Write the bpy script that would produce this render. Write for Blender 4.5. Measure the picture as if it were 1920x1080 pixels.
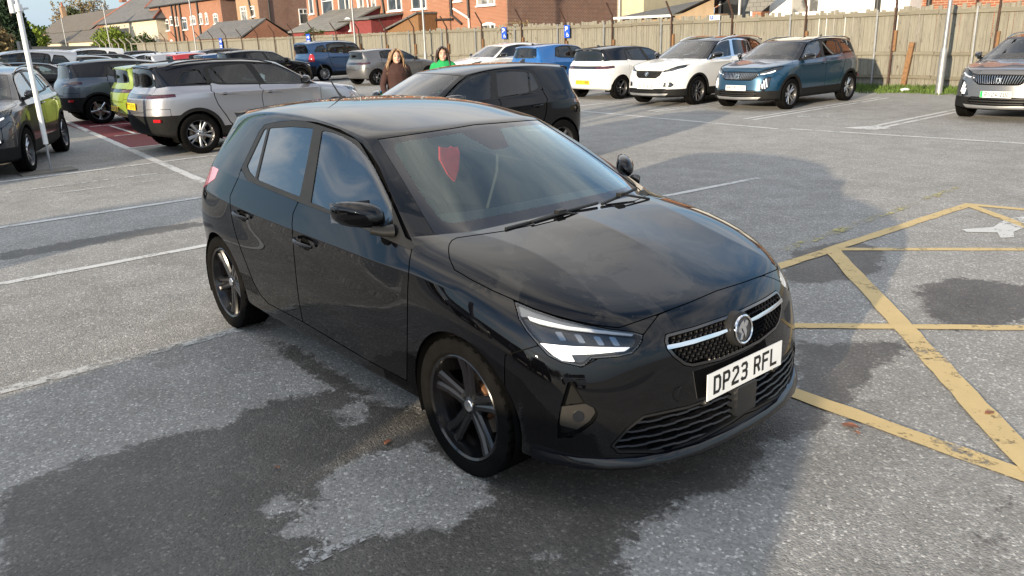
import bpy, bmesh, math, random
import numpy as np
from mathutils import Vector, Matrix, noise as mnoise
random.seed(7); rng = np.random.default_rng(7)
for o in list(bpy.data.objects): bpy.data.objects.remove(o)
scene = bpy.context.scene; COL = scene.collection
R = math.radians

# ---------------------------------------------------------------- camera (solved from the hero car, bay lines and posts)
CF = 1490.5                                    # focal length in photo pixels (1920 wide)
CP = np.array([2.4524, -2.6367, 1.7864]); CYAW, CPIT, CROL = R(139.888), R(-17.652), R(-1.7995)
def cam_rot():
    cy, sy = math.cos(CYAW), math.sin(CYAW); cp, sp = math.cos(CPIT), math.sin(CPIT)
    fwd = np.array([cy*cp, sy*cp, sp]); right = np.array([sy, -cy, 0.0]); up = np.cross(right, fwd)
    cr, sr = math.cos(CROL), math.sin(CROL)
    return np.array([right*cr+up*sr, up*cr-right*sr, fwd])
CR = cam_rot()
def proj(P):                                   # world -> photo pixel, and depth
    d = (np.asarray(P, float)-CP) @ CR.T
    return np.stack([960+CF*d[..., 0]/d[..., 2], 540-CF*d[..., 1]/d[..., 2]], -1), d[..., 2]
def ground_at(px, py, z=0.0):                  # photo pixel -> point on the ground
    d = CR.T @ np.array([(px-960)/CF, (540-py)/CF, 1.0]); t = (z-CP[2])/d[2]
    return Vector(CP+d*t)
def on_plane(px, py, ax, v):                   # photo pixel -> point on an axis plane
    d = CR.T @ np.array([(px-960)/CF, (540-py)/CF, 1.0]); t = (v-CP[ax])/d[ax]
    return Vector(CP+d*t)
cam = bpy.data.cameras.new('camera'); cam_o = bpy.data.objects.new('camera', cam); COL.objects.link(cam_o)
cam.sensor_width = 36; cam.lens = CF/1920*36; cam.clip_end = 2000; cam.clip_start = 0.05
M = np.eye(4); M[:3, 0] = CR[0]; M[:3, 1] = CR[1]; M[:3, 2] = -CR[2]; M[:3, 3] = CP
cam_o.matrix_world = Matrix(M.tolist()); scene.camera = cam_o

# ---------------------------------------------------------------- sky and sun
SUN_DIR = np.array([-0.27, 1.0, 0.0]); SUN_EL = R(10.5)     # the way light travels over the ground
SUN_DIR[:2] /= np.linalg.norm(SUN_DIR[:2])
to_sun = np.array([-SUN_DIR[0]*math.cos(SUN_EL), -SUN_DIR[1]*math.cos(SUN_EL), math.sin(SUN_EL)])
world = bpy.data.worlds.new('World'); scene.world = world; world.use_nodes = True
wn = world.node_tree.nodes; wl = world.node_tree.links; wn.clear()
out = wn.new('ShaderNodeOutputWorld'); bg = wn.new('ShaderNodeBackground'); bg.inputs[1].default_value = 0.15
sky = wn.new('ShaderNodeTexSky'); sky.sky_type = 'NISHITA'; sky.sun_disc = False
sky.sun_elevation = SUN_EL; sky.sun_rotation = math.atan2(to_sun[0], to_sun[1]); sky.air_density = 1.0; sky.dust_density = 0.2; sky.ozone_density = 2.0
# thin streaky cloud, the same all over the dome
tc = wn.new('ShaderNodeTexCoord'); sx = wn.new('ShaderNodeSeparateXYZ'); wl.new(tc.outputs['Generated'], sx.inputs[0])
def wmath(op, a, b=None):
    n = wn.new('ShaderNodeMath'); n.operation = op
    for i, v in enumerate((a, b)):
        if v is None: continue
        if isinstance(v, (int, float)): n.inputs[i].default_value = v
        else: wl.new(v, n.inputs[i])
    return n.outputs[0]
zc = wmath('ADD', wmath('MAXIMUM', sx.outputs[2], 0.0), 0.16)
cx = wmath('DIVIDE', sx.outputs[0], zc); cyy = wmath('DIVIDE', sx.outputs[1], zc)
cb = wn.new('ShaderNodeCombineXYZ'); wl.new(cx, cb.inputs[0]); wl.new(cyy, cb.inputs[1])
mp = wn.new('ShaderNodeMapping'); mp.inputs['Rotation'].default_value = (0, 0, R(35)); mp.inputs['Scale'].default_value = (0.55, 1.3, 1)
wl.new(cb.outputs[0], mp.inputs[0])
nz = wn.new('ShaderNodeTexNoise'); nz.inputs['Scale'].default_value = 1.1; nz.inputs['Detail'].default_value = 7; nz.inputs['Roughness'].default_value = 0.55
nz.inputs['Distortion'].default_value = 0.6; wl.new(mp.outputs[0], nz.inputs['Vector'])
rp = wn.new('ShaderNodeValToRGB'); rp.color_ramp.elements[0].position = 0.40; rp.color_ramp.elements[1].position = 0.62
rp.color_ramp.elements[0].color = (0, 0, 0, 1); rp.color_ramp.elements[1].color = (0.85, 0.85, 0.85, 1); wl.new(nz.outputs[0], rp.inputs[0])
mx = wn.new('ShaderNodeMix'); mx.data_type = 'RGBA'; wl.new(rp.outputs[0], mx.inputs[0])
wl.new(sky.outputs[0], mx.inputs[6]); mx.inputs[7].default_value = (5.5, 5.2, 4.8, 1)
# a pale bank of cloud along the whole horizon
hz = wn.new('ShaderNodeValToRGB'); hz.color_ramp.elements[0].position = 0.0; hz.color_ramp.elements[1].position = 0.34
hz.color_ramp.elements[0].color = (0.95, 0.95, 0.95, 1); hz.color_ramp.elements[1].color = (0, 0, 0, 1); wl.new(sx.outputs[2], hz.inputs[0])
m2 = wn.new('ShaderNodeMix'); m2.data_type = 'RGBA'; wl.new(hz.outputs[0], m2.inputs[0]); wl.new(mx.outputs[2], m2.inputs[6]); m2.inputs[7].default_value = (1.3, 1.75, 2.25, 1)
wl.new(m2.outputs[2], bg.inputs[0]); wl.new(bg.outputs[0], out.inputs[0])
sun = bpy.data.lights.new('sun', 'SUN'); sun.energy = 3.5; sun.angle = R(0.6); sun.color = (1.0, 0.84, 0.62)
sun_o = bpy.data.objects.new('sun', sun); COL.objects.link(sun_o); sun_o.location = (0, -20, 30)
sun_o.rotation_euler = Vector(to_sun).to_track_quat('Z', 'Y').to_euler()
vs = scene.view_settings; vs.view_transform = 'Standard'; vs.look = 'None'; vs.gamma = 1; vs.exposure = 1.2; vs.use_curve_mapping = False
scene.render.engine = 'CYCLES'; scene.cycles.max_bounces = 8; scene.cycles.transparent_max_bounces = 16
scene.render.resolution_x = 1024; scene.render.resolution_y = 576
# ---------------------------------------------------------------- materials
MAT = {}
class NT:
    def __init__(s, name):
        s.m = bpy.data.materials.new(name); s.m.use_nodes = True; s.t = s.m.node_tree; s.t.nodes.clear()
        s.out = s.t.nodes.new('ShaderNodeOutputMaterial')
    def n(s, t, **kw):
        k = s.t.nodes.new(t)
        for a, b in kw.items(): setattr(k, a, b)
        return k
    def l(s, a, b): s.t.links.new(a, b)
    def set(s, node, **kw):
        for a, v in kw.items():
            i = node.inputs[a.replace('_', ' ')]
            if hasattr(v, 'links') or isinstance(v, bpy.types.NodeSocket): s.l(v, i)
            else: i.default_value = v
        return node
    def math(s, op, a, b=None, c=None):
        k = s.n('ShaderNodeMath', operation=op)
        for i, v in enumerate((a, b, c)):
            if v is None: continue
            if isinstance(v, (int, float)): k.inputs[i].default_value = v
            else: s.l(v, k.inputs[i])
        return k.outputs[0]
    def coord(s, kind='Object'): return s.n('ShaderNodeTexCoord').outputs[kind]
    def noise(s, scale, detail=4, rough=0.5, vec=None, dist=0.0, mapscale=None):
        k = s.n('ShaderNodeTexNoise'); k.inputs['Scale'].default_value = scale; k.inputs['Detail'].default_value = detail
        k.inputs['Roughness'].default_value = rough; k.inputs['Distortion'].default_value = dist
        v = vec if vec is not None else s.coord()
        if mapscale:
            mp = s.n('ShaderNodeMapping'); mp.inputs['Scale'].default_value = mapscale; s.l(v, mp.inputs[0]); v = mp.outputs[0]
        s.l(v, k.inputs['Vector']); return k.outputs[0]
    def ramp(s, fac, stops):
        k = s.n('ShaderNodeValToRGB'); cr = k.color_ramp
        while len(cr.elements) < len(stops): cr.elements.new(0.5)
        for e, (p, c) in zip(cr.elements, stops):
            e.position = p; e.color = (c, c, c, 1) if isinstance(c, (int, float)) else (*c, 1)
        s.l(fac, k.inputs[0]); return k.outputs[0]
    def mix(s, fac, a, b, blend='MIX'):
        k = s.n('ShaderNodeMix', data_type='RGBA', blend_type=blend)
        for i, v in ((0, fac), (6, a), (7, b)):
            if isinstance(v, (int, float)): k.inputs[i].default_value = v
            elif isinstance(v, (tuple, list)): k.inputs[i].default_value = (*v, 1) if len(v) == 3 else v
            else: s.l(v, k.inputs[i])
        return k.outputs[2]
    def bump(s, h, strength=0.3, dist=0.01):
        k = s.n('ShaderNodeBump'); k.inputs['Strength'].default_value = strength; k.inputs['Distance'].default_value = dist
        s.l(h, k.inputs['Height']); return k.outputs[0]
    def bsdf(s, **kw):
        b = s.n('ShaderNodeBsdfPrincipled')
        for a, v in kw.items():
            i = b.inputs[a.replace('_', ' ')]
            if isinstance(v, bpy.types.NodeSocket): s.l(v, i)
            elif isinstance(v, (tuple, list)) and len(v) == 3 and i.type == 'RGBA': i.default_value = (*v, 1)
            else: i.default_value = v
        s.l(b.outputs[0], s.out.inputs[0]); return b
def simple(name, col, rough=0.5, metal=0.0, coat=0.0, vary=0.12, nscale=6.0, bump=0.0, spec=0.5, emis=None):
    if name in MAT: return MAT[name]
    t = NT(name); n1 = t.noise(nscale, 5, 0.6)
    c = t.mix(t.ramp(n1, [(0.3, 0.0), (0.7, 1.0)]), tuple(x*(1-vary) for x in col), tuple(min(1, x*(1+vary)) for x in col))
    kw = dict(Base_Color=c, Roughness=t.math('MULTIPLY_ADD', n1, 0.12, rough-0.06), Metallic=metal)
    b = t.bsdf(**kw); b.inputs['Coat Weight'].default_value = coat; b.inputs['Coat Roughness'].default_value = 0.03
    b.inputs['Specular IOR Level'].default_value = spec
    if bump: t.l(t.bump(t.noise(nscale*20, 3), bump, 0.004), b.inputs['Normal'])
    if emis: b.inputs['Emission Color'].default_value = (*emis[0], 1); b.inputs['Emission Strength'].default_value = emis[1]
    MAT[name] = t.m; return t.m
def paint(name, col, metal=0.0, rough=0.35, dirt=0.25, film=0.0, ior=1.5):
    if name in MAT: return MAT[name]
    t = NT(name); co = t.coord(); geo = t.n('ShaderNodeNewGeometry')
    sep = t.n('ShaderNodeSeparateXYZ'); t.l(co, sep.inputs[0])
    # road film rising from the sills, with a broken edge
    n1 = t.noise(3.0, 6, 0.65, co); n2 = t.noise(14.0, 5, 0.6, co)
    low = t.ramp(t.math('ADD', t.math('MULTIPLY', sep.outputs[2], -1.15), t.math('ADD', 0.55, t.math('MULTIPLY', n1, 0.5))), [(0.15, 0.0), (0.75, 1.0)])
    d = t.math('MULTIPLY', low, dirt)
    if film:                                     # dried rinse-water film on the upward faces
        sn = t.n('ShaderNodeSeparateXYZ'); t.l(geo.outputs['Normal'], sn.inputs[0])
        up = t.ramp(sn.outputs[2], [(0.55, 0.0), (0.8, 1.0)])
        fn = t.noise(2.6, 8, 0.68, co, 0.9); fm = t.ramp(fn, [(0.50, 0.0), (0.525, 1.0)])
        sp = t.noise(23, 3, 0.5, co); sm = t.ramp(sp, [(0.70, 0.0), (0.73, 1.0)])
        f = t.math('MULTIPLY', t.math('MULTIPLY', t.math('MAXIMUM', fm, sm), up), film)
        d = t.math('MAXIMUM', d, f)
    c = t.mix(d, col, (0.22, 0.21, 0.19))
    b = t.bsdf(Base_Color=c, Metallic=metal, Roughness=t.math('ADD', rough, t.math('MULTIPLY', d, 0.3)))
    b.inputs['Coat Weight'].default_value = 1.0; b.inputs['Coat IOR'].default_value = ior
    if max(col) < .02: b.inputs['Specular IOR Level'].default_value = 0.0
    t.l(t.math('ADD', 0.012, t.math('MULTIPLY', d, .9)), b.inputs['Coat Roughness'])
    MAT[name] = t.m; return t.m
def glass(name, tint=(0.66, 0.76, 0.74), refl=(1, 1, 1), dust=0.008, gain=1.8):
    if name in MAT: return MAT[name]
    t = NT(name); tr = t.n('ShaderNodeBsdfTransparent'); tr.inputs[0].default_value = (*tint, 1)
    gl = t.n('ShaderNodeBsdfGlossy'); gl.inputs['Roughness'].default_value = 0.0; gl.inputs['Color'].default_value = (*refl, 1)
    lw = t.n('ShaderNodeFresnel'); lw.inputs['IOR'].default_value = 1.5
    f = t.math('MULTIPLY_ADD', lw.outputs[0], gain, 0.0)
    df = t.n('ShaderNodeBsdfDiffuse'); df.inputs[0].default_value = (0.45, 0.44, 0.42, 1)
    m0 = t.n('ShaderNodeMixShader'); t.l(t.math('MULTIPLY', t.ramp(t.noise(5, 6, 0.6), [(0.35, 0.3), (0.75, 1.0)]), dust), m0.inputs[0])
    t.l(tr.outputs[0], m0.inputs[1]); t.l(df.outputs[0], m0.inputs[2])
    m = t.n('ShaderNodeMixShader'); t.l(f, m.inputs[0]); t.l(m0.outputs[0], m.inputs[1]); t.l(gl.outputs[0], m.inputs[2]); t.l(m.outputs[0], t.out.inputs[0])
    MAT[name] = t.m; return t.m
RUBBER = simple('tyre rubber', (0.0062, 0.0060, 0.0058), 0.85, vary=0.3, nscale=9, bump=0.15, spec=0.04)
BLACKPL = simple('black plastic', (0.014, 0.014, 0.014), 0.5, vary=0.2, nscale=12, bump=0.08, spec=0.25)
GLOSSBLK = simple('gloss black trim', (0.006, 0.006, 0.007), 0.12, coat=1.0, vary=0.2)
DARK = simple('unlit inner shell', (0.006, 0.006, 0.006), 0.9, spec=0.0)
FRIT = simple('screen edge band', (0.010, 0.010, 0.012), 0.06, coat=0.5)
CHROME = simple('bright chrome', (0.82, 0.82, 0.83), 0.10, metal=1.0, vary=0.04)
ALLOY = simple('machined alloy', (0.60, 0.60, 0.61), 0.28, metal=1.0, vary=0.08)
GREYPL = simple('grey plastic', (0.014, 0.0135, 0.013), 0.42, vary=0.15, bump=0.06)
SEATF = simple('seat cloth', (0.035, 0.035, 0.040), 0.9, vary=0.25, nscale=30, bump=0.2)
DASH = simple('dashboard plastic', (0.085, 0.088, 0.092), 0.6, vary=0.1, nscale=20, bump=0.1)
REDC = simple('red cloth', (0.55, 0.022, 0.035), 0.8, vary=0.1, nscale=20)
LAMPW = simple('lamp white diffuser', (0.85, 0.86, 0.88), 0.25, vary=0.02, emis=((1, 0.97, 0.92), 0.3))
LAMPC = simple('lamp reflector', (0.30, 0.31, 0.32), 0.12, metal=1.0, vary=0.3)
LENS = glass('clear lamp lens', (0.95, 0.96, 0.97), dust=0.0, gain=1.0)
REDLENS = simple('red lamp lens', (0.42, 0.012, 0.018), 0.12, coat=1.0, vary=0.2)
SMOKE = simple('smoked red lamp', (0.05, 0.008, 0.010), 0.08, coat=1.0)
GLASS = glass('car glass', gain=1.5); TINT = glass('privacy glass', (0.05, 0.055, 0.06), gain=1.4, dust=.008)
WHITEP = simple('white plate', (0.78, 0.78, 0.76), 0.4, vary=0.04)
YELP = simple('yellow plate', (0.80, 0.53, 0.02), 0.4, vary=0.04)
INK = simple('plate ink', (0.010, 0.010, 0.010), 0.5)
DISC = simple('brake disc', (0.28, 0.24, 0.20), 0.42, metal=0.9, vary=0.25, nscale=12)
RUST = simple('hub rust', (0.16, 0.075, 0.035), 0.75, vary=0.4, nscale=25)

# ---------------------------------------------------------------- mesh helpers
def mk(name, V, F, mat=None, parent=None, smooth=True, sharp=None):
    me = bpy.data.meshes.new(name); me.from_pydata([tuple(v) for v in V], [], [tuple(f) for f in F])
    if smooth and len(me.polygons): me.polygons.foreach_set('use_smooth', [True]*len(me.polygons))
    if mat: me.materials.append(mat)
    if sharp and smooth: me.set_sharp_from_angle(angle=R(sharp))
    o = bpy.data.objects.new(name, me); COL.objects.link(o)
    if parent: o.parent = parent
    return o
def bmk(name, bm, mat=None, parent=None, smooth=False, sharp=None):
    me = bpy.data.meshes.new(name); bm.to_mesh(me); bm.free()
    if smooth and len(me.polygons): me.polygons.foreach_set('use_smooth', [True]*len(me.polygons))
    if mat: me.materials.append(mat)
    if sharp and smooth: me.set_sharp_from_angle(angle=R(sharp))
    o = bpy.data.objects.new(name, me); COL.objects.link(o)
    if parent: o.parent = parent
    return o
def tag(o, label=None, cat=None, group=None, kind=None):
    if label: o['label'] = label
    if cat: o['category'] = cat
    if group: o['group'] = group
    if kind: o['kind'] = kind
    return o
def empty(name, loc=(0, 0, 0), rz=0.0):
    o = bpy.data.objects.new(name, None); COL.objects.link(o); o.location = loc; o.rotation_euler = (0, 0, rz); o.empty_display_size = 0.2; return o
def box(bm, c, s, rot=None, bev=0.0):
    r = bmesh.ops.create_cube(bm, size=1.0); vs_ = r['verts']
    bmesh.ops.scale(bm, vec=s, verts=vs_)
    if bev:
        es = list({e for v in vs_ for e in v.link_edges}); rb = bmesh.ops.bevel(bm, geom=es, offset=bev, segments=2, affect='EDGES', profile=0.7)
        vs_ = list({v for f in rb['faces'] for v in f.verts} | {v for v in vs_ if v.is_valid})
    m = Matrix.Translation(Vector(c)) @ (rot.to_4x4() if rot else Matrix())
    bmesh.ops.transform(bm, matrix=m, verts=vs_); return vs_
def boxo(name, c, s, mat, parent=None, rot=None, bev=0.0):
    bm = bmesh.new(); box(bm, c, s, rot, bev); return bmk(name, bm, mat, parent, smooth=bev > 0, sharp=40)
def tube(pts, rad, seg=8, caps=True):
    P = [Vector(p) for p in pts]; V = []; F = []
    rads = rad if isinstance(rad, (list, tuple)) else [rad]*len(P)
    prev = None
    for i, p in enumerate(P):
        d = (P[min(i+1, len(P)-1)]-P[max(i-1, 0)]).normalized()
        if prev is None: a = d.orthogonal().normalized()
        else:
            a = prev-d*prev.dot(d); a = a.normalized() if a.length > 1e-6 else d.orthogonal().normalized()
        prev = a; b = d.cross(a)
        for k in range(seg):
            t = 2*math.pi*k/seg; V.append(p+(a*math.cos(t)+b*math.sin(t))*rads[i])
    for i in range(len(P)-1):
        for k in range(seg):
            k2 = (k+1) % seg; F.append((i*seg+k, i*seg+k2, (i+1)*seg+k2, (i+1)*seg+k))
    if caps: F.append(tuple(range(seg-1, -1, -1))); F.append(tuple((len(P)-1)*seg+k for k in range(seg)))
    return V, F
def tubeo(name, pts, rad, mat, parent=None, seg=8): V, F = tube(pts, rad, seg); return mk(name, V, F, mat, parent, sharp=50)
def lathe(prof, seg, axis='y', closed=False):
    V = []; F = []; n = len(prof)
    for k in range(seg):
        t = 2*math.pi*k/seg; c, s = math.cos(t), math.sin(t)
        for (r, h) in prof: V.append((r*c, h, r*s) if axis == 'y' else (r*c, r*s, h))
    for k in range(seg):
        k2 = (k+1) % seg
        for i in range(n-1 if not closed else n):
            j = (i+1) % n; F.append((k*n+i, k*n+j, k2*n+j, k2*n+i))
    return V, F
def prism(name, poly, depth, mat, parent=None, M4=None, bev=0.0):
    """2-D outline extruded by depth along local z, then placed by M4"""
    bm = bmesh.new(); vs_ = [bm.verts.new((x, y, 0)) for x, y in poly]; f = bm.faces.new(vs_)
    r = bmesh.ops.extrude_face_region(bm, geom=[f]); bmesh.ops.translate(bm, vec=(0, 0, depth), verts=[v for v in r['geom'] if isinstance(v, bmesh.types.BMVert)])
    bmesh.ops.recalc_face_normals(bm, faces=bm.faces)
    if bev: bmesh.ops.bevel(bm, geom=list(bm.edges), offset=bev, segments=1, affect='EDGES')
    if M4 is not None: bmesh.ops.transform(bm, matrix=M4, verts=bm.verts)
    return bmk(name, bm, mat, parent)
def text_obj(name, body, size, mat, parent, M4, width=None, bold=0.0, depth=0.0008):
    cu = bpy.data.curves.new(name, 'FONT'); cu.body = body; cu.size = size; cu.extrude = depth; cu.align_x = 'CENTER'; cu.align_y = 'CENTER'; cu.offset = bold
    cu.resolution_u = 3; t = bpy.data.objects.new(name, cu); COL.objects.link(t)
    bpy.context.view_layer.update(); dg = bpy.context.evaluated_depsgraph_get(); me = bpy.data.meshes.new_from_object(t.evaluated_get(dg)); bpy.data.objects.remove(t)
    n = len(me.vertices); a = np.zeros(n*3); me.vertices.foreach_get('co', a); a = a.reshape(-1, 3)
    a[:, 0] -= (a[:, 0].min()+a[:, 0].max())/2; a[:, 1] -= (a[:, 1].min()+a[:, 1].max())/2
    if width: a[:, 0] *= width/max(1e-6, np.ptp(a[:, 0]))
    me.vertices.foreach_set('co', a.ravel()); me.transform(M4); me.materials.clear(); me.materials.append(mat)
    o = bpy.data.objects.new(name, me); COL.objects.link(o); o.parent = parent; return o
def sdpoly(P, poly):
    """signed distance of 2-D points to a closed polygon (negative inside)"""
    P = np.asarray(P); Q = np.asarray(poly, float); d = np.full(len(P), 1e9); ins = np.zeros(len(P), bool)
    for a, b in zip(Q, np.roll(Q, -1, 0)):
        e = b-a; w = P-a; t = np.clip((w@e)/max(1e-12, e@e), 0, 1); d = np.minimum(d, ((w-t[:, None]*e)**2).sum(1))
        c = (a[1] > P[:, 1]) != (b[1] > P[:, 1]); xx = a[0]+(P[:, 1]-a[1])*e[0]/(e[1] if abs(e[1]) > 1e-12 else 1e-12)
        ins ^= c & (P[:, 0] < xx)
    d = np.sqrt(d); return np.where(ins, -d, d)
def clip(V, F, f):
    """keep the part of a quad mesh where f<0; new vertices by linear interpolation. returns V2, F2"""
    V = np.asarray(V); F = np.asarray(F); inn = f < 0; cnt = inn[F].sum(1)
    full = F[cnt == F.shape[1]]; part = F[(cnt > 0) & (cnt < F.shape[1])]
    used = np.full(len(V), -1); nv = []; 
    def gv(i):
        if used[i] < 0: used[i] = len(nv); nv.append(V[i])
        return used[i]
    idx = np.unique(full)
    used[idx] = np.arange(len(idx)); nv = list(V[idx]); F2 = [tuple(r) for r in used[full]]
    cache = {}
    for q in part:
        out = []; m = len(q)
        for k in range(m):
            a, b = q[k], q[(k+1) % m]
            if inn[a]: out.append(gv(a))
            if inn[a] != inn[b]:
                key = (a, b) if a < b else (b, a)
                if key not in cache:
                    t = f[a]/(f[a]-f[b]); cache[key] = len(nv); nv.append(V[a]+(V[b]-V[a])*t)
                out.append(cache[key])
        if len(out) >= 3: F2.append(tuple(out))
    return np.array(nv) if nv else np.zeros((0, 3)), F2
def vnormals(V, F):
    N = np.zeros_like(V)
    for n in (3, 4, 5, 6):
        G = np.array([f for f in F if len(f) == n], int)
        if len(G) == 0: continue
        a = V[G[:, 2]]-V[G[:, 0]]; b = V[G[:, -1]]-V[G[:, 1]]
        fn = np.cross(a, b)
        for k in range(n): np.add.at(N, G[:, k], fn)
    return N/np.maximum(1e-12, np.linalg.norm(N, axis=1))[:, None]
def skirt(V, F, depth, N=None, direction=None):
    """give a clipped panel an edge: boundary edges are pulled inwards by depth"""
    if N is None: N = vnormals(V, F)
    seen = {}
    for f in F:
        m = len(f)
        for k in range(m):
            a, b = f[k], f[(k+1) % m]
            if (b, a) in seen: del seen[(b, a)]
            else: seen[(a, b)] = 1
    nv = list(V); mp = {}; F2 = list(F)
    def dup(i, d):
        k = (i, d)
        if k not in mp:
            mp[k] = len(nv); dr = -N[i] if direction is None else np.asarray(direction(V[i])); nv.append(V[i]+dr*d)
        return mp[k]
    for (a, b) in seen: F2.append((dup(b, 0.0), dup(a, 0.0), dup(a, depth), dup(b, depth)))
    return np.array(nv), F2
# ---------------------------------------------------------------- car body: one smooth surface, cut into panels
def cage():
    C = {}
    zf = [.175, .205, .31, .44, .555, .665, .764]
    C[0] = [(x, 0, z) for x, z in zip((.71, .80, .796, .775, .760, .748, .640), zf)]
    C[1] = [(x, .28, z) for x, z in zip((.69, .782, .780, .758, .742, .727, .620), zf)]
    C[2] = [(x, y, z) for x, y, z in zip((.615, .70, .705, .690, .672, .648, .560), (.52, .56, .565, .565, .56, .555, .535), (.178, .208, .315, .445, .56, .672, .765))]
    C[3] = [(.455, .70, .18), (.53, .765, .205), (.535, .775, .32), (.525, .78, .46), (.505, .765, .58), (.465, .74, .695), (.39, .69, .80)]
    C[4] = [(.31, .80, .185), (.31, .855, .22), (.31, .866, .37), (.31, .868, .53), (.30, .862, .65), (.27, .832, .755), (.21, .762, .855)]
    C[5] = [(0, .80, .19), (0, .86, .235), (0, .876, .42), (0, .892, .62), (0, .884, .73), (-.01, .860, .815), (-.03, .785, .908)]
    C[6] = [(-.28, .80, .19), (-.28, .858, .235), (-.28, .870, .37), (-.28, .882, .58), (-.28, .882, .73), (-.28, .864, .83), (-.28, .80, .938)]
    def side(x, k=0.0, top=(.815, .96)):
        return [(x, .80, .19), (x, .858, .235), (x, .872, .35), (x, .886, .55), (x, .868, .73), (x, .886, .835+k), (x, top[0], top[1])]
    C[7] = side(-.45, 0, (.805, .952)); C[8] = side(-.70, 0, (.812, .962)); C[9] = side(-.92, .004, (.814, .972))
    C[10] = side(-1.16, .008, (.815, .98)); C[11] = side(-1.55, .015, (.815, .992)); C[12] = side(-2.05, .025, (.812, 1.008))
    C[13] = [(-2.5, .80, .20), (-2.5, .858, .245), (-2.5, .880, .42), (-2.5, .896, .62), (-2.5, .896, .75), (-2.5, .872, .885), (-2.5, .80, 1.025)]
    C[14] = [(-2.86, .76, .235), (-2.87, .815, .27), (-2.87, .845, .42), (-2.87, .86, .60), (-2.87, .862, .75), (-2.86, .835, .895), (-2.84, .745, 1.03)]
    C[15] = [(-3.02, .62, .27), (-3.08, .68, .31), (-3.11, .715, .43), (-3.12, .73, .58), (-3.10, .735, .72), (-3.07, .73, .87), (-2.99, .655, 1.0)]
    C[16] = [(x, .38, z) for x, z in zip((-3.12, -3.18, -3.23, -3.25, -3.22, -3.17, -3.08), (.28, .32, .43, .58, .73, .88, 1.0))]
    C[17] = [(x, 0, z) for x, z in zip((-3.14, -3.20, -3.25, -3.27, -3.24, -3.19, -3.10), (.28, .32, .43, .58, .73, .88, 1.0))]
    V = []; idx = {}
    def v(key, p):
        if key not in idx: idx[key] = len(V); V.append(tuple(p))
        return idx[key]
    for c in C:
        for r in range(7): v(('t', c, r), C[c][r])
    T = lambda c, r: idx[('t', c, r)]
    F = []; Z = []; crease = {}
    def quad(a, z): F.append(tuple(a)); Z.append(z)
    for c in range(17):
        for r in range(6): quad((T(c, r), T(c+1, r), T(c+1, r+1), T(c, r+1)), 0 if c < 3 else (1 if c < 14 else 2))
    hood = [[T(0, 6), T(1, 6), T(2, 6), T(3, 6)]]
    for i, (pts, c) in enumerate([([(.25, 0, .892), (.25, .25, .873), (.24, .47, .874)], 4), ([(-.01, 0, .944), (-.01, .26, .926), (-.01, .50, .931)], 5),
                    ([(-.15, 0, .962), (-.155, .28, .956), (-.17, .53, .951)], 6), ([(-.25, 0, .972), (-.255, .28, .968), (-.285, .56, .96)], 7)]):
        hood.append([v(('h', i, k), p) for k, p in enumerate(pts)]+[T(c, 6)])
    for i in range(4):
        for k in range(3): quad((hood[i][k], hood[i][k+1], hood[i+1][k+1], hood[i+1][k]), 3)
    A1 = v('A1', (-.66, .738, 1.085)); A2 = v('A2', (-.88, .672, 1.21)); rails = {}
    for c, p in zip((10, 11, 12, 13, 14), [(-1.12, .605, 1.318), (-1.5, .605, 1.378), (-2.05, .592, 1.392), (-2.5, .565, 1.37), (-2.85, .525, 1.318)]): rails[c] = v(('rail', c), p)
    W = [hood[4], [v('w10', (-.475, 0, 1.10)), v('w11', (-.485, .28, 1.096)), v('w12', (-.53, .53, 1.088)), A1], [v('w20', (-.705, 0, 1.225)), v('w21', (-.717, .275, 1.221)), v('w22', (-.765, .50, 1.21)), A2]]
    roof = []
    for i, (pts, c) in enumerate([([(-.955, 0, 1.348), (-.967, .27, 1.345), (-1.015, .47, 1.334)], 10), ([(-1.5, 0, 1.432), (-1.5, .28, 1.428), (-1.5, .48, 1.414)], 11),
                    ([(-2.05, 0, 1.445), (-2.05, .275, 1.44), (-2.05, .475, 1.425)], 12), ([(-2.5, 0, 1.425), (-2.5, .265, 1.42), (-2.5, .45, 1.403)], 13), ([(-2.99, 0, 1.375), (-2.98, .25, 1.369), (-2.94, .43, 1.35)], 14)]):
        roof.append([v(('r', i, k), p) for k, p in enumerate(pts)]+[rails[c]])
    W.append(roof[0])
    for i in range(3):
        for k in range(3): quad((W[i][k], W[i][k+1], W[i+1][k+1], W[i+1][k]), 4)
    for i in range(4):
        for k in range(3): quad((roof[i][k], roof[i][k+1], roof[i+1][k+1], roof[i+1][k]), 5)
    F.append((T(7, 6), T(8, 6), A1)); Z.append(6)
    quad((T(8, 6), T(9, 6), A2, A1), 6); quad((T(9, 6), T(10, 6), rails[10], A2), 6)
    for c in range(10, 14): quad((T(c, 6), T(c+1, 6), rails[c+1], rails[c]), 6)
    tl = [T(17, 6), T(16, 6), T(15, 6), T(14, 6)]
    for k in range(3): quad((roof[4][k], roof[4][k+1], tl[k+1], tl[k]), 7)
    def cr(chain, w):
        for a, b in zip(chain, chain[1:]): crease[(min(a, b), max(a, b))] = w
    cr(hood[4], 1.0); cr([T(c, 6) for c in range(7, 15)], .75); cr(tl, .5)
    cr([T(c, 5) for c in range(7, 14)], 1.0); cr([T(c, 5) for c in range(5, 8)], .7); cr([T(13, 5), T(14, 5)], .5); cr([T(7, 6), A1, A2]+[rails[c] for c in range(10, 15)], .45)
    cr(roof[0], .5); cr(roof[4], .8); cr([rails[14], T(14, 6)], .4)
    cr([hood[i][0] for i in range(1, 5)], .8); cr([hood[i][2] for i in range(5)], .8)
    cr([T(c, 6) for c in range(0, 4)], .35); cr([T(c, 1) for c in range(0, 17)], .4)
    # mirror
    V = np.array(V); n = len(V); m = np.arange(n); VV = list(V)
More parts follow.
